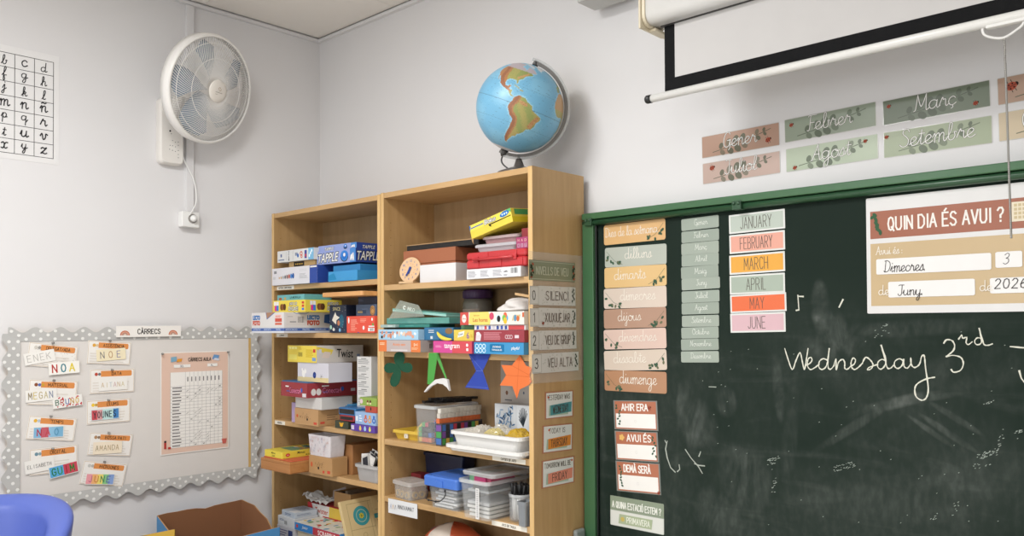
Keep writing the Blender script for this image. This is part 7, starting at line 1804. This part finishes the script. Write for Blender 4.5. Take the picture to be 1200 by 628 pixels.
def teal_stack():
    g = 'teal boxes on the second shelf'
    TEAL = M('#5fb0a4', 'card'); DT = M('#2f7f74', 'card')
    b = max(c1_, c2_)
    z = put('dark_teal_box', 'dark teal box lying on the pale blue box', 'box', H2, 122, 330, 418, 446, -.33, .14, b, DT, lambda F, R, T: F.lines(.3, .3, .6, .7, 1, I('#5fa59a')))
    x0, x1, _, _ = ext(H2, 30, 122, 418, 446, -.35)
    carton_box('pale_teal_box', 'small pale grey teal box in front of the dark teal box', 'box', x0, x1 - .001, -.35, .1, b + EPS, z - .001, M('#9fb4ae', 'card'), lambda F, R, T: F.lines(.5, .3, .85, .7, 2, I('#e3e8e4')))
    x0, x1, _, zt = ext(H2, 72, 490, 372, 416, -.32); w_ = x1 - x0
    h = max(.018, zt - z - .004); x1 = min(x1, 1.36); w_ = x1 - x0
    root = thing('teal_case', 'long teal see-through case full of grey pieces on the dark teal box', 'case', ((x0 + x1) / 2, -.262, z + EPS), (0, 0, 0))
    mb = MB(); mb.box(-w_ / 2, w_ / 2, -.062, .066, 0, h, M('#6fb8ac', 'shiny', .6)); mb.build('case_body', root, bevel=.003)
    mb = MB(); r = random.Random(41)
    for k in range(24): x = r.uniform(-w_ * .45, w_ * .4); y = r.uniform(-.058, .03); mb.box(x, x + .02, y, y + .02, .002, r.uniform(.006, h - .003), M(r.choice(['#8f9a98', '#b5bdba', '#5f6f6d']), 'plastic'))
    mb.build('contents', root)
    z2 = z + h + .006
    root = thing('teal_folder', 'mint green plastic folder sloping on the teal case', 'folder', ((x0 + x1) / 2 + .005, -.262, z2 - .004 + w_ * .44 * math.sin(math.radians(4.5))), (0, math.radians(4.5), 0))
    mb = MB(); mb.box(-w_ * .42, w_ * .44, -.06, .062, 0, .009, M('#a5d6cc', 'shiny', .85)); mb.build('folder_lower', root, bevel=.002)
    mb = MB(); mb.box(-w_ * .42, w_ * .44, -.06, .062, .0095, .013, M('#7fc4b8', 'shiny', .85)); mb.build('folder_upper', root, bevel=.001)
    # clear set square standing at the back
    p0 = PY(*cv(H2, 80, 385), -.337); p1 = PY(*cv(H2, 150, 272), -.333); p2 = PY(*cv(H2, 262, 300), -.333); p3 = PY(*cv(H2, 300, 370), -.337)
    o = p0; mb = MB(); mb.add([tuple(q_ - o) for q_ in (p0, p3, p2, p1)], [(0, 1, 2, 3)], M('#b9c3b6', 'shiny', .3)); 
    U = (p2 - p1).normalized(); V = (p1 - p0); V = (V - U * V.dot(U)).normalized(); N = U.cross(V)
    if N.y > 0: N = -N
    d = Dec(mb, tuple(p1 - o - V * .05), tuple(U), tuple(V), tuple(N), (p2 - p1).length, .05); d.text('MILO', .66, .5, .3, M('#d3d8cf', 'ink'), maxw=.4, shear=.2); d.ring(.3, .5, .004, .009, M('#d3d8cf', 'ink'), 30, 330)
    tag(mb.build('clear_plastic_cover', loc=o, solid=.0012), 'clear plastic cover with white lettering leaning behind the teal case', 'cover')
teal_stack()

# ---- paper shapes hanging from the second shelf board
def paper_shape(name, label, S, pts, y, mat, group=None, extra=None, fold=0.0):
    P = [PY(*cv(S, a, b), y) for a, b in pts]; cx = sum(p.x for p in P) / len(P); zt = max(p.z for p in P); o = Vector((cx, y, zt)); mb = MB()
    mb.prism([(p.x - cx, p.z - zt) for p in P], -.0006, 0, mat, 'XZ')
    if extra: extra(mb, o)
    r = mb.build(name, loc=o); return tag(r, label, 'paper cutout', group)
GH = 'tangram paper shapes hanging from the shelf edge'; HY = -.3335
def leafpts(cx, cy, ang, L, W_):
    out = []
    for k in range(15): t = k / 14; a = math.pi * 2 * t; x = L * .5 * (1 - math.cos(a)) ; y = W_ * math.sin(a) * (.6 + .4 * (1 - math.cos(a)) / 2); out.append((cx + x * math.cos(ang) - y * math.sin(ang), cy + x * math.sin(ang) + y * math.cos(ang)))
    return out
def clover():
    c = (78, 112); o = PY(*cv(H3, c[0], 30), HY); root = thing('paper_clover', 'dark green paper clover hanging at the left of the second shelf edge', 'paper cutout', o, group=GH)
    for k, (a, L, W_) in enumerate(((-1.57, 82, 34), (.0, 68, 31), (3.12, 78, 32), (1.9, 102, 30))):
        P = [PY(*cv(H3, x, y), HY - .0007 * k) for x, y in leafpts(c[0], c[1], a, L, W_)]
        mb = MB(); mb.prism([(p.x - o.x, p.z - o.z) for p in P], -.0006 - .0007 * k, -.0007 * k, M('#1f4d38', 'paper'), 'XZ'); mb.build('leaf', root)
clover()
def one(): 
    p = [(228, 36), (274, 36), (262, 120), (250, 200), (220, 195)]
    o = PY(*cv(H3, 250, 36), HY); root = thing('paper_figure', 'green paper strip figure with a white curled end hanging beside the clover', 'paper cutout', o, group=GH)
    mb = MB(); mb.prism([(q_.x - o.x, q_.z - o.z) for q_ in (PY(*cv(H3, a, b), HY) for a, b in p)], -.0006, 0, M('#4f9a48', 'paper'), 'XZ'); mb.build('paper_strip', root)
    mb = MB(); mb.prism([(q_.x - o.x, q_.z - o.z) for q_ in (PY(*cv(H3, a, b), HY) for a, b in ((256, 36), (276, 36), (320, 165), (314, 168)))], -.0014, -.0008, M('#57a04e', 'paper'), 'XZ'); mb.build('paper_strip', root)
    pts = [(204, 234), (225, 206), (262, 172), (300, 165), (322, 172), (332, 230), (320, 212), (300, 196), (270, 190), (240, 206), (208, 236)]
    mb = MB(); mb.prism([(q_.x - o.x, q_.z - o.z) for q_ in (PY(*cv(H3, a, b), HY - .01) for a, b in pts)], -.0116, -.0016, M('#d8d6d4', 'paper'), 'XZ'); tag(mb.build('curled_end', root), 'white curled paper end', None)
one()
def creases(lines, col):
    def f(mb, o):
        d = Dec(mb, (0, -.0006, 0), (1, 0, 0), (0, 0, 1), (0, -1, 0), 1, 1)
        for (a, b) in lines:
            p = PY(*cv(H3, *a), HY); q_ = PY(*cv(H3, *b), HY); d.ribbons([[(p.x - o.x, p.z - o.z), (q_.x - o.x, q_.z - o.z)]], .0012, I(col))
    return f
paper_shape('paper_vase', 'blue paper vase shape hanging from the second shelf edge', H3, [(430, 42), (542, 42), (502, 128), (534, 224), (412, 212), (468, 128)], HY, M('#33479f', 'paper'), GH, creases([((468, 128), (502, 128)), ((430, 42), (502, 128)), ((420, 205), (530, 215))], '#6a7ac0'))
paper_shape('paper_star', 'orange paper star hanging at the right of the second shelf edge', H3, [(690, 48), (722, 102), (752, 112), (740, 150), (750, 182), (735, 200), (690, 222), (675, 270), (652, 205), (588, 202), (620, 150), (596, 98), (650, 100)], HY - .001, M('#dc7440', 'paper'), GH, creases([((690, 48), (682, 150)), ((620, 150), (740, 158)), ((682, 150), (675, 270)), ((650, 100), (740, 150))], '#c0582c'))

# ---- wider bookcase, third shelf
def yellow_tray():
    p0 = PZ(*cv(H3, 45, 472), R3); 
    root = thing('yellow_tray', 'small yellow plastic tray with a number sticker at the left of the third shelf', 'tray', (1.045, -.245, R3 + EPS), (0, 0, math.radians(2)), None)
    x0 = PY(*cv(H3, 42, 450), -.30).x; x1 = PY(*cv(H3, 168, 450), -.30).x; w_ = x1 - x0; zt = PY(*cv(H3, 100, 432), -.30).z; h = zt - R3
    root.location = ((x0 + x1) / 2, -.30 + .085, R3 + EPS)
    bin_shell(root, w_ - .008, .165, h, 1, .86, .004, .003, M('#d9b324', 'plastic'), 'tray_body', .006)
    mb = MB(); d = Dec(mb, (-.005, -.0845, .008), (1, 0, 0), (0, 0.0, 1), (0, -1, 0), .02, .018); mb.box(-.006, .014, -.0835, -.079, .008, .026, M('#e3ddcf', 'paper')); d.text('1', .5, .5, .5, KB); tag(mb.build('number_sticker', root), 'white number sticker', None)
    x0 = PY(*cv(H3, 118, 430), -.27).x; zt2 = PY(*cv(H3, 170, 395), -.27).z
    mb = MB(); hh = zt2 - R3 - .006; mb.add([(-.03, -.04, 0), (.03, -.04, 0), (.03, .04, 0), (-.03, .04, 0), (.028, -.03, hh), (.03, .03, hh), (-.025, -.03, hh * .35), (-.025, .03, hh * .4)], [(3, 2, 1, 0), (0, 1, 4, 6), (1, 2, 5, 4), (2, 3, 7, 5), (3, 0, 6, 7), (6, 4, 5, 7)], M('#d8b628', 'plastic'))
    tag(mb.build('yellow_block', loc=((x0 + .062) * .5 + .5 * 1.03, -.205, R3 + .0065), bevel=.003), 'yellow plastic wedge lying in the small yellow tray', 'toy')
yellow_tray()
def cube_bin():
    xa = PY(*cv(H3, 148, 310), -.335).x; xb = PY(*cv(H3, 270, 320), -.335).x; zt = PY(*cv(H3, 200, 308), -.335).z; w_ = xb - xa; h = zt - R3 - EPS; dp = .265
    xa, xb = 1.137, 1.264; w_ = xb - xa; dp = .25; cx = (xa + xb) / 2; cy = -.316 + dp / 2
    root = thing('cube_bin', 'clear plastic bin of coloured snap cubes on the third shelf', 'storage bin', (cx, cy, R3 + EPS), group='clear storage bins')
    bin_shell(root, w_, dp, h, .13, .93, .006, .0025)
    r = random.Random(77); z0 = R3 + EPS + .004
    # individually stacked snap cubes, in columns
    cols = ['#d0562f', '#2f3036', '#b5304a', '#3f9a4a', '#2f5fae', '#d8b23a', '#6a4a9a', '#23242a', '#d06a2f']
    s = .0185; first = None
    for ix in range(int((w_ - .03) / (s + .001))):
        for iy in range(10):
            hcol = r.choice([2, 3, 3, 4]) if iy < 6 else 3
            for iz in range(hcol):
                c = r.choice(cols)
                if first is None or True:
                    mb = None
                    key = 'cube_' + c
                    if key not in _tc:
                        mb = MB(); mb.box(-s / 2, s / 2, -s / 2, s / 2, 0, s - .0008, M(c, 'plastic')); mb.lathe([(.0, s - .0008), (.0045, s - .0008), (.0045, s + .0016), (.0, s + .0016)], M(c, 'plastic'), 8)
                        o = mb.build('snap_cube', bevel=.001); _tc[key] = o
                    else:
                        o = _tc[key].copy(); COL.objects.link(o)
                    o.location = (cx - w_ / 2 + .016 + s / 2 + ix * (s + .001), cy - dp / 2 + .022 + iy * (s + .0025), z0 + iz * (s + .002))
                    tag(o, 'coloured plastic snap cube piled in the clear bin on the third shelf', 'toy cube', 'snap cubes in the clear bin')
    # black sticks on top
    ztop = R3 + EPS + h
    for k in range(4):
        mb = MB(); L = .17; mb.box(-.010, .010, -L / 2, L / 2, 0, .010, M('#1d1c1d', 'plastic'))
        for j in range(8): mb.box(-.011, .011, -L / 2 + L * j / 8, -L / 2 + L * j / 8 + .004, 0, .0105, M('#2a292b', 'plastic'))
        o = mb.build('black_stick', loc=(cx - .045 + .024 * k, cy + .01 + .012 * k, ztop + .0025 + .012 * (k % 2)), rot=(0, 0, math.radians(-14)), bevel=.001)
        tag(o, 'black plastic stick lying across the top of the snap cube bin', 'toy stick', 'black sticks on the snap cube bin')
    # cube rods at the right side, running to the back
    for z_, col, lab, rr in ((.0, '#d9682c', 'orange snap cube rod lying under the white rods at the right of the cube bin', 0), (.0195, '#cfc7ba', 'cream white snap cube rod lying on the orange rod', 1), (.039, '#d8d2c6', 'upper cream white snap cube rod on the cube bin', 2)):
        mb = MB(); n = 11
        for j in range(n): mb.box(-.009, .009, -.115 + .021 * j, -.115 + .021 * j + .0195, 0, .0188, M(col, 'plastic')); mb.box(.009, .0098, -.115 + .021 * j + .006, -.115 + .021 * j + .0135, .006, .0135, M(col, 'plastic'))
        x = xb + .014; zz = PY(*cv(H3, 290, 388), -.33).z - .009
        o = mb.build('cube_rod', loc=(x + .010, -.205 + .004 * rr, zz + z_), rot=(0, 0, 0), bevel=.001); tag(o, lab, 'toy rod', 'snap cube rods')
    # grey case under the rods
    mb = MB(); zr = PY(*cv(H3, 290, 388), -.33).z - .0095; mb.box(-.017, .017, -.11, .12, 0, zr - R3 - EPS, M('#4a4850', 'plastic')); RR = Dec(mb, (.017, -.11, 0), (0, 1, 0), (0, 0, 1), (1, 0, 0), .23, zr - R3); r2 = random.Random(4)
    for i in range(11):
        for j in range(3): RR.rect(.02 + .088 * i, .04 + .31 * j, .098 + .088 * i, .32 + .31 * j, M(r2.choice(['#3f6fb5', '#3f9a4a', '#7a4a9a', '#33343a', '#b5304a', '#c9a23a', '#23242a']), 'plastic'))
    d = Dec(mb, (-.017, -.11, 0), (1, 0, 0), (0, 0, 1), (0, -1, 0), .034, zr - R3)
    for k, c in enumerate(['#3f6fb5', '#3f9a4a', '#7a4a9a']): d.rect(.08, .05 + .3 * k, .92, .32 + .3 * k, M(c, 'plastic'))
    tag(mb.build('cube_tower', loc=(xb + .0265, -.208, R3 + EPS), bevel=.001), 'narrow stack of blue, green and purple cubes under the orange rod', 'toy')
cube_bin()
def white_trays():
    W_ = M('#e4e2de', 'gloss'); xa = max(1.315, PY(*cv(H3, 300, 440), -.375).x); xb = 1.779
    w_ = xb - xa; dp = .20; cy = -.372 + dp / 2; zr = PY(*cv(H3, 520, 455), -.372).z
    h = .062
    lo = thing('white_tray', 'lower shallow white plastic tray sticking out of the third shelf under another', 'tray', ((xa + xb) / 2, cy, R3 + EPS), group='white plastic trays')
    bin_shell(lo, w_ - .016, dp - .006, .024, 1, .93, .007, .0025, W_, 'tray_body', .02)
    up = thing('white_tray', 'upper deep white plastic tray holding clear bags, sticking out of the third shelf', 'tray', ((xa + xb) / 2, cy, R3 + EPS + .0065), group='white plastic trays')
    hu = zr - (R3 + EPS + .0065); bin_shell(up, w_ - .044, dp - .034, hu, 1, .88, .008, .0025, W_, 'tray_body', .02)
    zb = R3 + EPS + .0065 + .0075
    for k, (dx, dyy, sx, sy, hh, col, a_, lab) in enumerate(((-.112, .0, .050, .047, hu + .012, '#e0d8ca', .6, 'clear bag of beige pieces at the left in the white tray'), (.0, -.030, .050, .028, hu + .008, '#e3d28a', .55, 'clear bag of yellow pieces at the front of the white tray'), (.108, .0, .048, .045, hu + .012, '#d8b030', .75, 'bag of dark yellow pieces at the right in the white tray'), (.0, .030, .05, .027, hu + .018, '#dcd6c8', .5, 'crumpled clear bag at the back of the white tray'))):
        mb = MB(); r = random.Random(50 + k); N = 12; vs = []; fs = []
        for side in (0, 1):
            for i in range(N + 1):
                for j in range(N + 1):
                    a, b_ = i / N * 2 - 1, j / N * 2 - 1; e = max(0, 1 - a ** 4) ** .5 * max(0, 1 - b_ ** 4) ** .5
                    z = (hh * (.55 + .45 * e * (.75 + .25 * math.sin(a * 3 + k)) + (r.uniform(-.07, .07) if 0 < i < N and 0 < j < N else 0)) if side else hh * .5 * (1 - e))
                    if side and (i in (0, N) or j in (0, N)): z = hh * .5 * (1 - e) + .0015
                    vs.append((sx * a * (1 - .05 * b_ * b_), sy * b_ * (1 - .05 * a * a), z))
        M_ = (N + 1) ** 2
        for i in range(N):
            for j in range(N):
                q_ = (i * (N + 1) + j, (i + 1) * (N + 1) + j, (i + 1) * (N + 1) + j + 1, i * (N + 1) + j + 1); fs.append(tuple(v + M_ for v in q_)); fs.append(q_[::-1])
        mb.add(vs, fs, M(col, 'shiny', a_), False)
        tag(mb.build('clear_bag', loc=((xa + xb) / 2 + dx, cy + dyy, zb)), lab, 'bag', 'bags in the white tray')
white_trays()
def d_flor(F, R, T):
    r = random.Random(61); F.rect(0, 0, 1, 1, M('#d6dadd', 'card')); F.rect(.62, 0, .625, 1, I('#9aa0a5'))
    for k in range(26): u, v, a = r.uniform(.05, .57), r.uniform(.5, .95), r.uniform(0, 3); F.ell(u, v, .010, .003, I(r.choice(['#6f93b8', '#4f6f98', '#8fa9c4', '#3a4f66'])), a)
    for k in range(16): u, v, a = r.uniform(.04, .58), r.uniform(.08, .92), r.uniform(0, 3); F.ell(u, v, .012, .0035, I(r.choice(['#6f93b8', '#4f6f98', '#8fa9c4', '#3a4f66'])), a)
    for k in range(9): a = math.radians(200 - 22 * k); F.ribbons([[(.82 * F.w, .52 * F.h), (.82 * F.w + .022 * math.cos(a), .74 * F.h + .034 * math.sin(a))]], .0032, I('#2a3238'))
x0, x1, zb, zt = ext(H3, 563, 740, 300, 400, -.168)
carton_box('floral_box', 'white box with blue leaf and dark palm pattern behind the white tray', 'box', x0, min(x1, 1.779), -.168, .05, R3 + EPS, zt, M('#cfd3d6', 'card'), d_flor)
x0, x1, zb, zt = ext(H3, 592, 740, 80, 300, -.112)
def d_pict(F, R, T): F.ell(.22, .62, .007, .009, I('#7a5a48')); F.ell(.2, .72, .004, .004, I('#7a5a48')); F.lines(.15, .52, .4, .55, 1, I('#6a6a6e')); F.ell(.8, .63, .004, .006, I('#4f5a6f'))
carton_box('tall_grey_box', 'tall light grey box standing at the back behind the orange star', 'box', x0, min(x1, 1.779), -.112, .06, R3 + EPS, zt, M('#b5aea6', 'card'), d_pict)

# ---- wider bookcase, fourth shelf
def battery_box():
    c0 = Vector((1.136, -.338, R4)); ang = math.radians(-8); w_, dp = .132, .095
    zt = PY(*cv(H4, 100, 205), c0.y + .02).z; h = zt - R4 - EPS
    cr, sr = math.cos(ang), math.sin(ang); ox, oy = w_ / 2, -dp / 2
    cx, cy = c0.x - (ox * cr - oy * sr), c0.y - (ox * sr + oy * cr)
    root = thing('clear_lidded_box', 'small frosted box of round yellow rings at the left of the fourth shelf', 'storage bin', (cx, cy, R4 + EPS), (0, 0, ang), 'clear storage bins')
    bin_shell(root, w_, dp, h - .012, .3, .94, 0, .002, M('#d6d0c8', 'shiny', .28))
    mb = MB(); mb.rings([[(x, y, h - .016) for x, y in rrect(-w_ / 2 - .005, w_ / 2 + .005, -dp / 2 - .005, dp / 2 + .005, .016, 4)], [(x, y, h - .004) for x, y in rrect(-w_ / 2 - .005, w_ / 2 + .005, -dp / 2 - .005, dp / 2 + .005, .016, 4)], [(x, y, h) for x, y in rrect(-w_ / 2, w_ / 2, -dp / 2, dp / 2, .014, 4)]], M('#d8d2cc', 'shiny', .5)); mb.build('box_lid', root)
    mb = MB()
    for k, (x, y) in enumerate(((-.04, -.036), (-.008, -.037), (.03, -.036), (.052, -.012), (.052, .02))):
        mb.T = Matrix.Translation((x, y, .019)) @ Matrix.Rotation(math.pi / 2, 4, 'X' if k < 3 else 'Y'); mb.lathe([(.008, -.005), (.015, -.005), (.015, .005), (.008, .005), (.008, -.005)], M('#c9a24a', 'plastic'), 16, cap=False); mb.lathe([(.0, -.003), (.008, -.003), (.008, .003), (.0, .003)], M('#8a8a8c', 'plastic'), 12)
    mb.build('contents', root)
battery_box()
def navy_bin():
    x0, x1, _, zt = ext(H4, 250, 600, 5, 140, -.14); x0 = max(x0, .985)
    root = thing('navy_bin', 'dark navy plastic bin at the back of the fourth shelf', 'storage bin', ((x0 + x1) / 2, -.098, R4 + EPS)); h = PY(*cv(H4, 400, 10), -.14).z - R4 - EPS
    h = min(h, .195); bin_shell(root, x1 - x0 - .02, .08, h, 1, .9, .006, .003, M('#1c2444', 'plastic'), 'bin_body', .01)
    m2 = MB(); m2.box(-.05, .05, -.02, .02, 0, .012, M('#a8303a', 'plastic'))
    xr = max(1.01, PY(*cv(H4, 225, 170), -.2).x); zr = PY(*cv(H4, 225, 158), -.2).z
    carton_box('red_box', 'red box behind the frosted box of rings on the fourth shelf', 'box', xr - .035, xr + .030, -.195, .05, R4 + EPS, zr, M('#8f2a33', 'card'))
navy_bin()
def blue_lid_bin():
    xa, xb = 1.256, 1.43; w_ = xb - xa; dp = .18; yf = -.350
    zt = PY(*cv(H4, 400, 228), yf).z; h = zt - R4 - EPS; ang = math.radians(0)
    root = thing('blue_lid_bin', 'clear box with a bright blue lid and black wire handle on the fourth shelf', 'storage bin', ((xa + xb) / 2, yf + dp / 2, R4 + EPS), (0, 0, ang), 'clear storage bins')
    bin_shell(root, w_, dp, h, .14, .88, 0, .0025)
    BLd = M('#3f74d0', 'plastic'); mb = MB(); ext_ = .012
    def rr(z, e): return [(x, y, z) for x, y in rrect(-w_ / 2 - e, w_ / 2 + e, -dp / 2 - e, dp / 2 + e, .016, 4)]
    mb.rings([rr(h - .014, ext_), rr(h + .020, ext_), rr(h + .026, ext_ - .004), rr(h + .026, -.006), rr(h + .020, -.010)], BLd)
    mb.box(-.02, .02, -dp / 2 - ext_ - .004, -dp / 2 - ext_ + .002, h - .014, h + .012, BLd); mb.box(-w_ / 2 + .004, w_ / 2 - .004, -dp / 2 + .02, dp / 2 - .02, h + .0205, h + .024, BLd); tag(mb.build('blue_lid', root, bevel=.0015), 'bright blue plastic lid', None)
    hp = [(318, 268), (330, 290), (326, 318), (312, 345), (335, 358), (360, 362), (388, 370), (420, 368), (448, 345), (462, 318), (458, 290)]
    K = M('#1b1b1d', 'plastic'); mb = MB(); P = [PY(*cv(H4, a, b), yf - .014) - Vector(root.location) for a, b in hp]
    mb.tube(P, .0022, K, 8)
    for i in (0, 4, 6, 10): mb.sphere(P[i], .0045, K, 10, 6)
    tag(mb.build('wire_handle', root), 'black wire handle', None)
    mb = MB(); r = random.Random(66)
    for k in range(6): x = -w_ * .36 + r.uniform(0, .03); mb.box(x, x + w_ * .6, -dp * .4, dp * .3, .006 + .012 * k, .014 + .012 * k, M(r.choice(['#c9cacc', '#b5b9bd', '#8f979d', '#d8d8d6']), 'card'))
    mb.build('contents', root)
blue_lid_bin()
def big_bin():
    xa, xb = 1.478, 1.628
    yf = -.386; dp = .23; w_ = xb - xa; zt = PY(*cv(H4, 690, 215), yf).z; h = zt - R4 - EPS
    root = thing('clear_bin', 'largest clear plastic bin, with a white vertical label strip, on the fourth shelf', 'storage bin', ((xa + xb) / 2, yf + dp / 2, R4 + EPS), group='clear storage bins')
    bin_shell(root, w_, dp, h, .14, .9, .007, .003)
    mb = MB(); mb.box(w_ * .1, w_ * .22, -dp / 2 * .99 - .0025, -dp / 2 * .99 - .0015, .006, h * .82, M('#dcdad8', 'paper')); d = Dec(mb, (w_ * .1, -dp / 2 * .99 - .0025, .006), (1, 0, 0), (0, 0, 1), (0, -1, 0), w_ * .12, h * .8); 
    for k in range(14): d.rect(.3, .06 + .065 * k, .7, .085 + .065 * k, I('#77777a'))
    tag(mb.build('label_strip', root), 'white vertical label strip', None)
    mb = MB(); r = random.Random(68)
    for k in range(4): z = .006 + .015 * k; mb.box(-w_ * .34 + r.uniform(-.01, .01), w_ * .38, -dp * .38, dp * .3, z, z + .010, M(r.choice(['#d3d2cf', '#c4c4c4', '#dcdad4']), 'card'))
    mb.box(-w_ * .12, w_ * .4, -dp * .42, dp * .2, h * .76, h * .86, M('#4d4e50', 'card')); mb.box(-w_ * .32, w_ * .4, -dp * .40, dp * .2, h * .68, h * .74, M('#b9bdbf', 'plastic'))
    mb.box(-w_ * .30, -w_ * .12, -dp * .38, dp * .25, h * .88, h + .014, M('#6fae84', 'plastic')); mb.box(-w_ * .11, w_ * .28, -dp * .40, dp * .25, h * .9, h + .010, M('#c43f78', 'card')); mb.box(w_ * .29, w_ * .42, -dp * .36, dp * .2, h * .88, h + .012, M('#b54a6a', 'card'))
    mb.build('contents', root)
    # loose lid resting on the contents
    l = MB(); W2, D2 = w_ + .03, dp + .0
    def rr(z, e): return [(x, y, z) for x, y in rrect(-W2 / 2 + e, W2 / 2 - e, -D2 / 2 + e, D2 / 2 - e, .02, 4)]
    l.rings([rr(0, .002), rr(.010, 0), rr(.014, .003), rr(.014, .012), rr(.009, .016)], M('#d3d4d4', 'shiny', .5))
    o = l.build('bin_lid', loc=((xa + xb) / 2 + .018, yf + dp / 2 + .006, R4 + EPS + h + .0155), rot=(0, math.radians(0), math.radians(-2)))
    tag(o, 'loose clear plastic lid lying on the pink contents of the largest clear bin', 'lid')
    return (xb)
bx = big_bin()
def marker_jar():
    R = .042; zt = PY(*cv(H4, 1010, 290), -.25).z; h = zt - R4 - EPS
    cx, cy = 1.688, -.272
    root = thing('marker_jar', 'clear jar full of black capped white markers at the right end of the fourth shelf', 'jar', (cx, cy, R4 + EPS))
    mb = MB(); mb.lathe([(.0, 0), (R * .95, 0), (R, .006), (R, h), (R - .0025, h), (R - .0025, .008), (.0, .006)], CLR(.22), 32, cap=False); mb.build('jar_body', root)
    mb = MB(); mb.lathe([(R, h - .012), (R + .003, h - .012), (R + .003, h), (R, h), (R, h - .012)], CLR(.4), 32, cap=False); mb.build('jar_rim', root)
    r = random.Random(5)
    proto = {}
    for k in range(19):
        a = k * 2.4; q_ = (R - .013) * math.sqrt((k + .5) / 19)
        if not proto:
            rt = thing('marker', '', '', (0, 0, 0))
            mb = MB(); mb.lathe([(.0, 0), (.0056, 0), (.0056, .085), (.0, .085)], M('#dcdad6', 'plastic'), 10); mb.build('barrel', rt)
            mb = MB(); mb.lathe([(.0, .0852), (.0062, .0852), (.0058, .125), (.0, .127)], M('#161618', 'plastic'), 10); mb.build('cap', rt)
            proto['r'] = rt; o = rt
        else:
            o = proto['r'].copy(); COL.objects.link(o)
            for ch in proto['r'].children:
                c = ch.copy(); COL.objects.link(c); c.parent = o
        o.location = (cx + q_ * math.cos(a), cy + q_ * math.sin(a), R4 + EPS + .008); o.rotation_euler = (r.uniform(-.1, .1), r.uniform(-.1, .1), 0)
        tag(o, 'white marker with a black cap standing in the jar on the fourth shelf', 'marker', 'markers in the jar')
    x0 = 1.735; zt2 = PY(*cv(H4, 1040, 365), -.33).z
    root = thing('grey_bin', 'grey see-through bin in front of the marker jar on the fourth shelf', 'storage bin', ((x0 + 1.779) / 2, -.322, R4 + EPS), group='clear storage bins')
    bin_shell(root, 1.779 - x0 - .007, .05, zt2 - R4 - EPS, .5, .92, .003, .002, M('#9a9ea2', 'shiny', .6), r=.008)
    mb = MB(); mb.box(-(1.778 - x0) * .3, (1.778 - x0) * .3, -.014, .014, .004, .07, M('#5d6166', 'card')); mb.build('contents', root)
marker_jar()
def sign():
    S = H4; P = [PY(*cv(S, a, b), -.333) for a, b in ((32, 345), (250, 388), (250, 500), (34, 452))]
    TL, TR, BR_, BL_ = P; w_ = (TR - TL).length; h = ((TL - BL_).length + (TR - BR_).length) / 2; ang = math.atan2((TR - TL).z, (TR - TL).x)
    c = sum(P, Vector()) / 4
    def deco(d):
        d.write('INNOVAMAT', 'caps', .62, .42, .26, .13, M('#3f3f44', 'ink'), maxw=.62)
        for k, c_ in enumerate(['#8a8fae', '#c9a05a', '#6a6a70']): d.ribbons([[((.06 + .08 * k) * d.w, .3 * d.h), ((.1 + .08 * k) * d.w, .62 * d.h), ((.12 + .08 * k) * d.w, .34 * d.h)]], .0016, I(c_))
    sheet_at('shelf_sign', 'white handwritten sign with small letters hanging from the fourth shelf edge', 'sign', (c.x, c.z), w_, h, ang * .4, 'board', -.3325, M('#d9d9da', 'paper'), deco)
sign()
# ---- wider bookcase, lowest visible shelf
def sack():
    x0, x1, _, zt = ext(H4, 205, 640, 545, 640, -.27)
    w_ = x1 - x0; h = zt - R5 - EPS; root = thing('paper_sack', 'orange red and blue plastic sack lying on the lowest visible shelf', 'bag', ((x0 + x1) / 2, -.19, R5 + EPS))
    mb = MB(); vs = []; fs = []; NU, NV = 28, 12; r = random.Random(14); cols = []
    for j in range(NV + 1):
        v = j / NV
        for i in range(NU):
            a = 2 * math.pi * i / NU; rr = max(0, 1 - v ** 3) ** .5 * (.9 + .08 * math.sin(3 * a + 1)) * (1 + (r.uniform(-.03, .03) if 0 < j < NV else 0)); vs.append((w_ / 2 * rr * math.cos(a) * (1 if abs(math.cos(a)) < .8 else 1.05), .115 * rr * math.sin(a), h * v * (1 - .1 * math.cos(a) ** 2)))
    for j in range(NV):
        for i in range(NU): i2 = (i + 1) % NU; fs.append((j * NU + i, j * NU + i2, (j + 1) * NU + i2, (j + 1) * NU + i))
    OR_, BL_, WH_ = M('#c2532a', 'gloss'), M('#2f62b0', 'gloss'), M('#cfc2b4', 'gloss')
    for k, f in enumerate(fs):
        pass
    n = len(mb.v); mb.v.extend([tuple(v) for v in vs])
    for k, f in enumerate(fs):
        j, i = divmod(k, NU); an = 2 * math.pi * i / NU
        m_ = BL_ if math.cos(an) < -.72 else (WH_ if (math.sin(an) < -.3 and -.55 < math.cos(an) < .35 and j > 5) else OR_)
        mb.f.append(f); mb.mi.append(mb.mid(m_)); mb.sm.append(True)
    mb.build('sack_body', root)
sack()
bpy.context.view_layer.update()
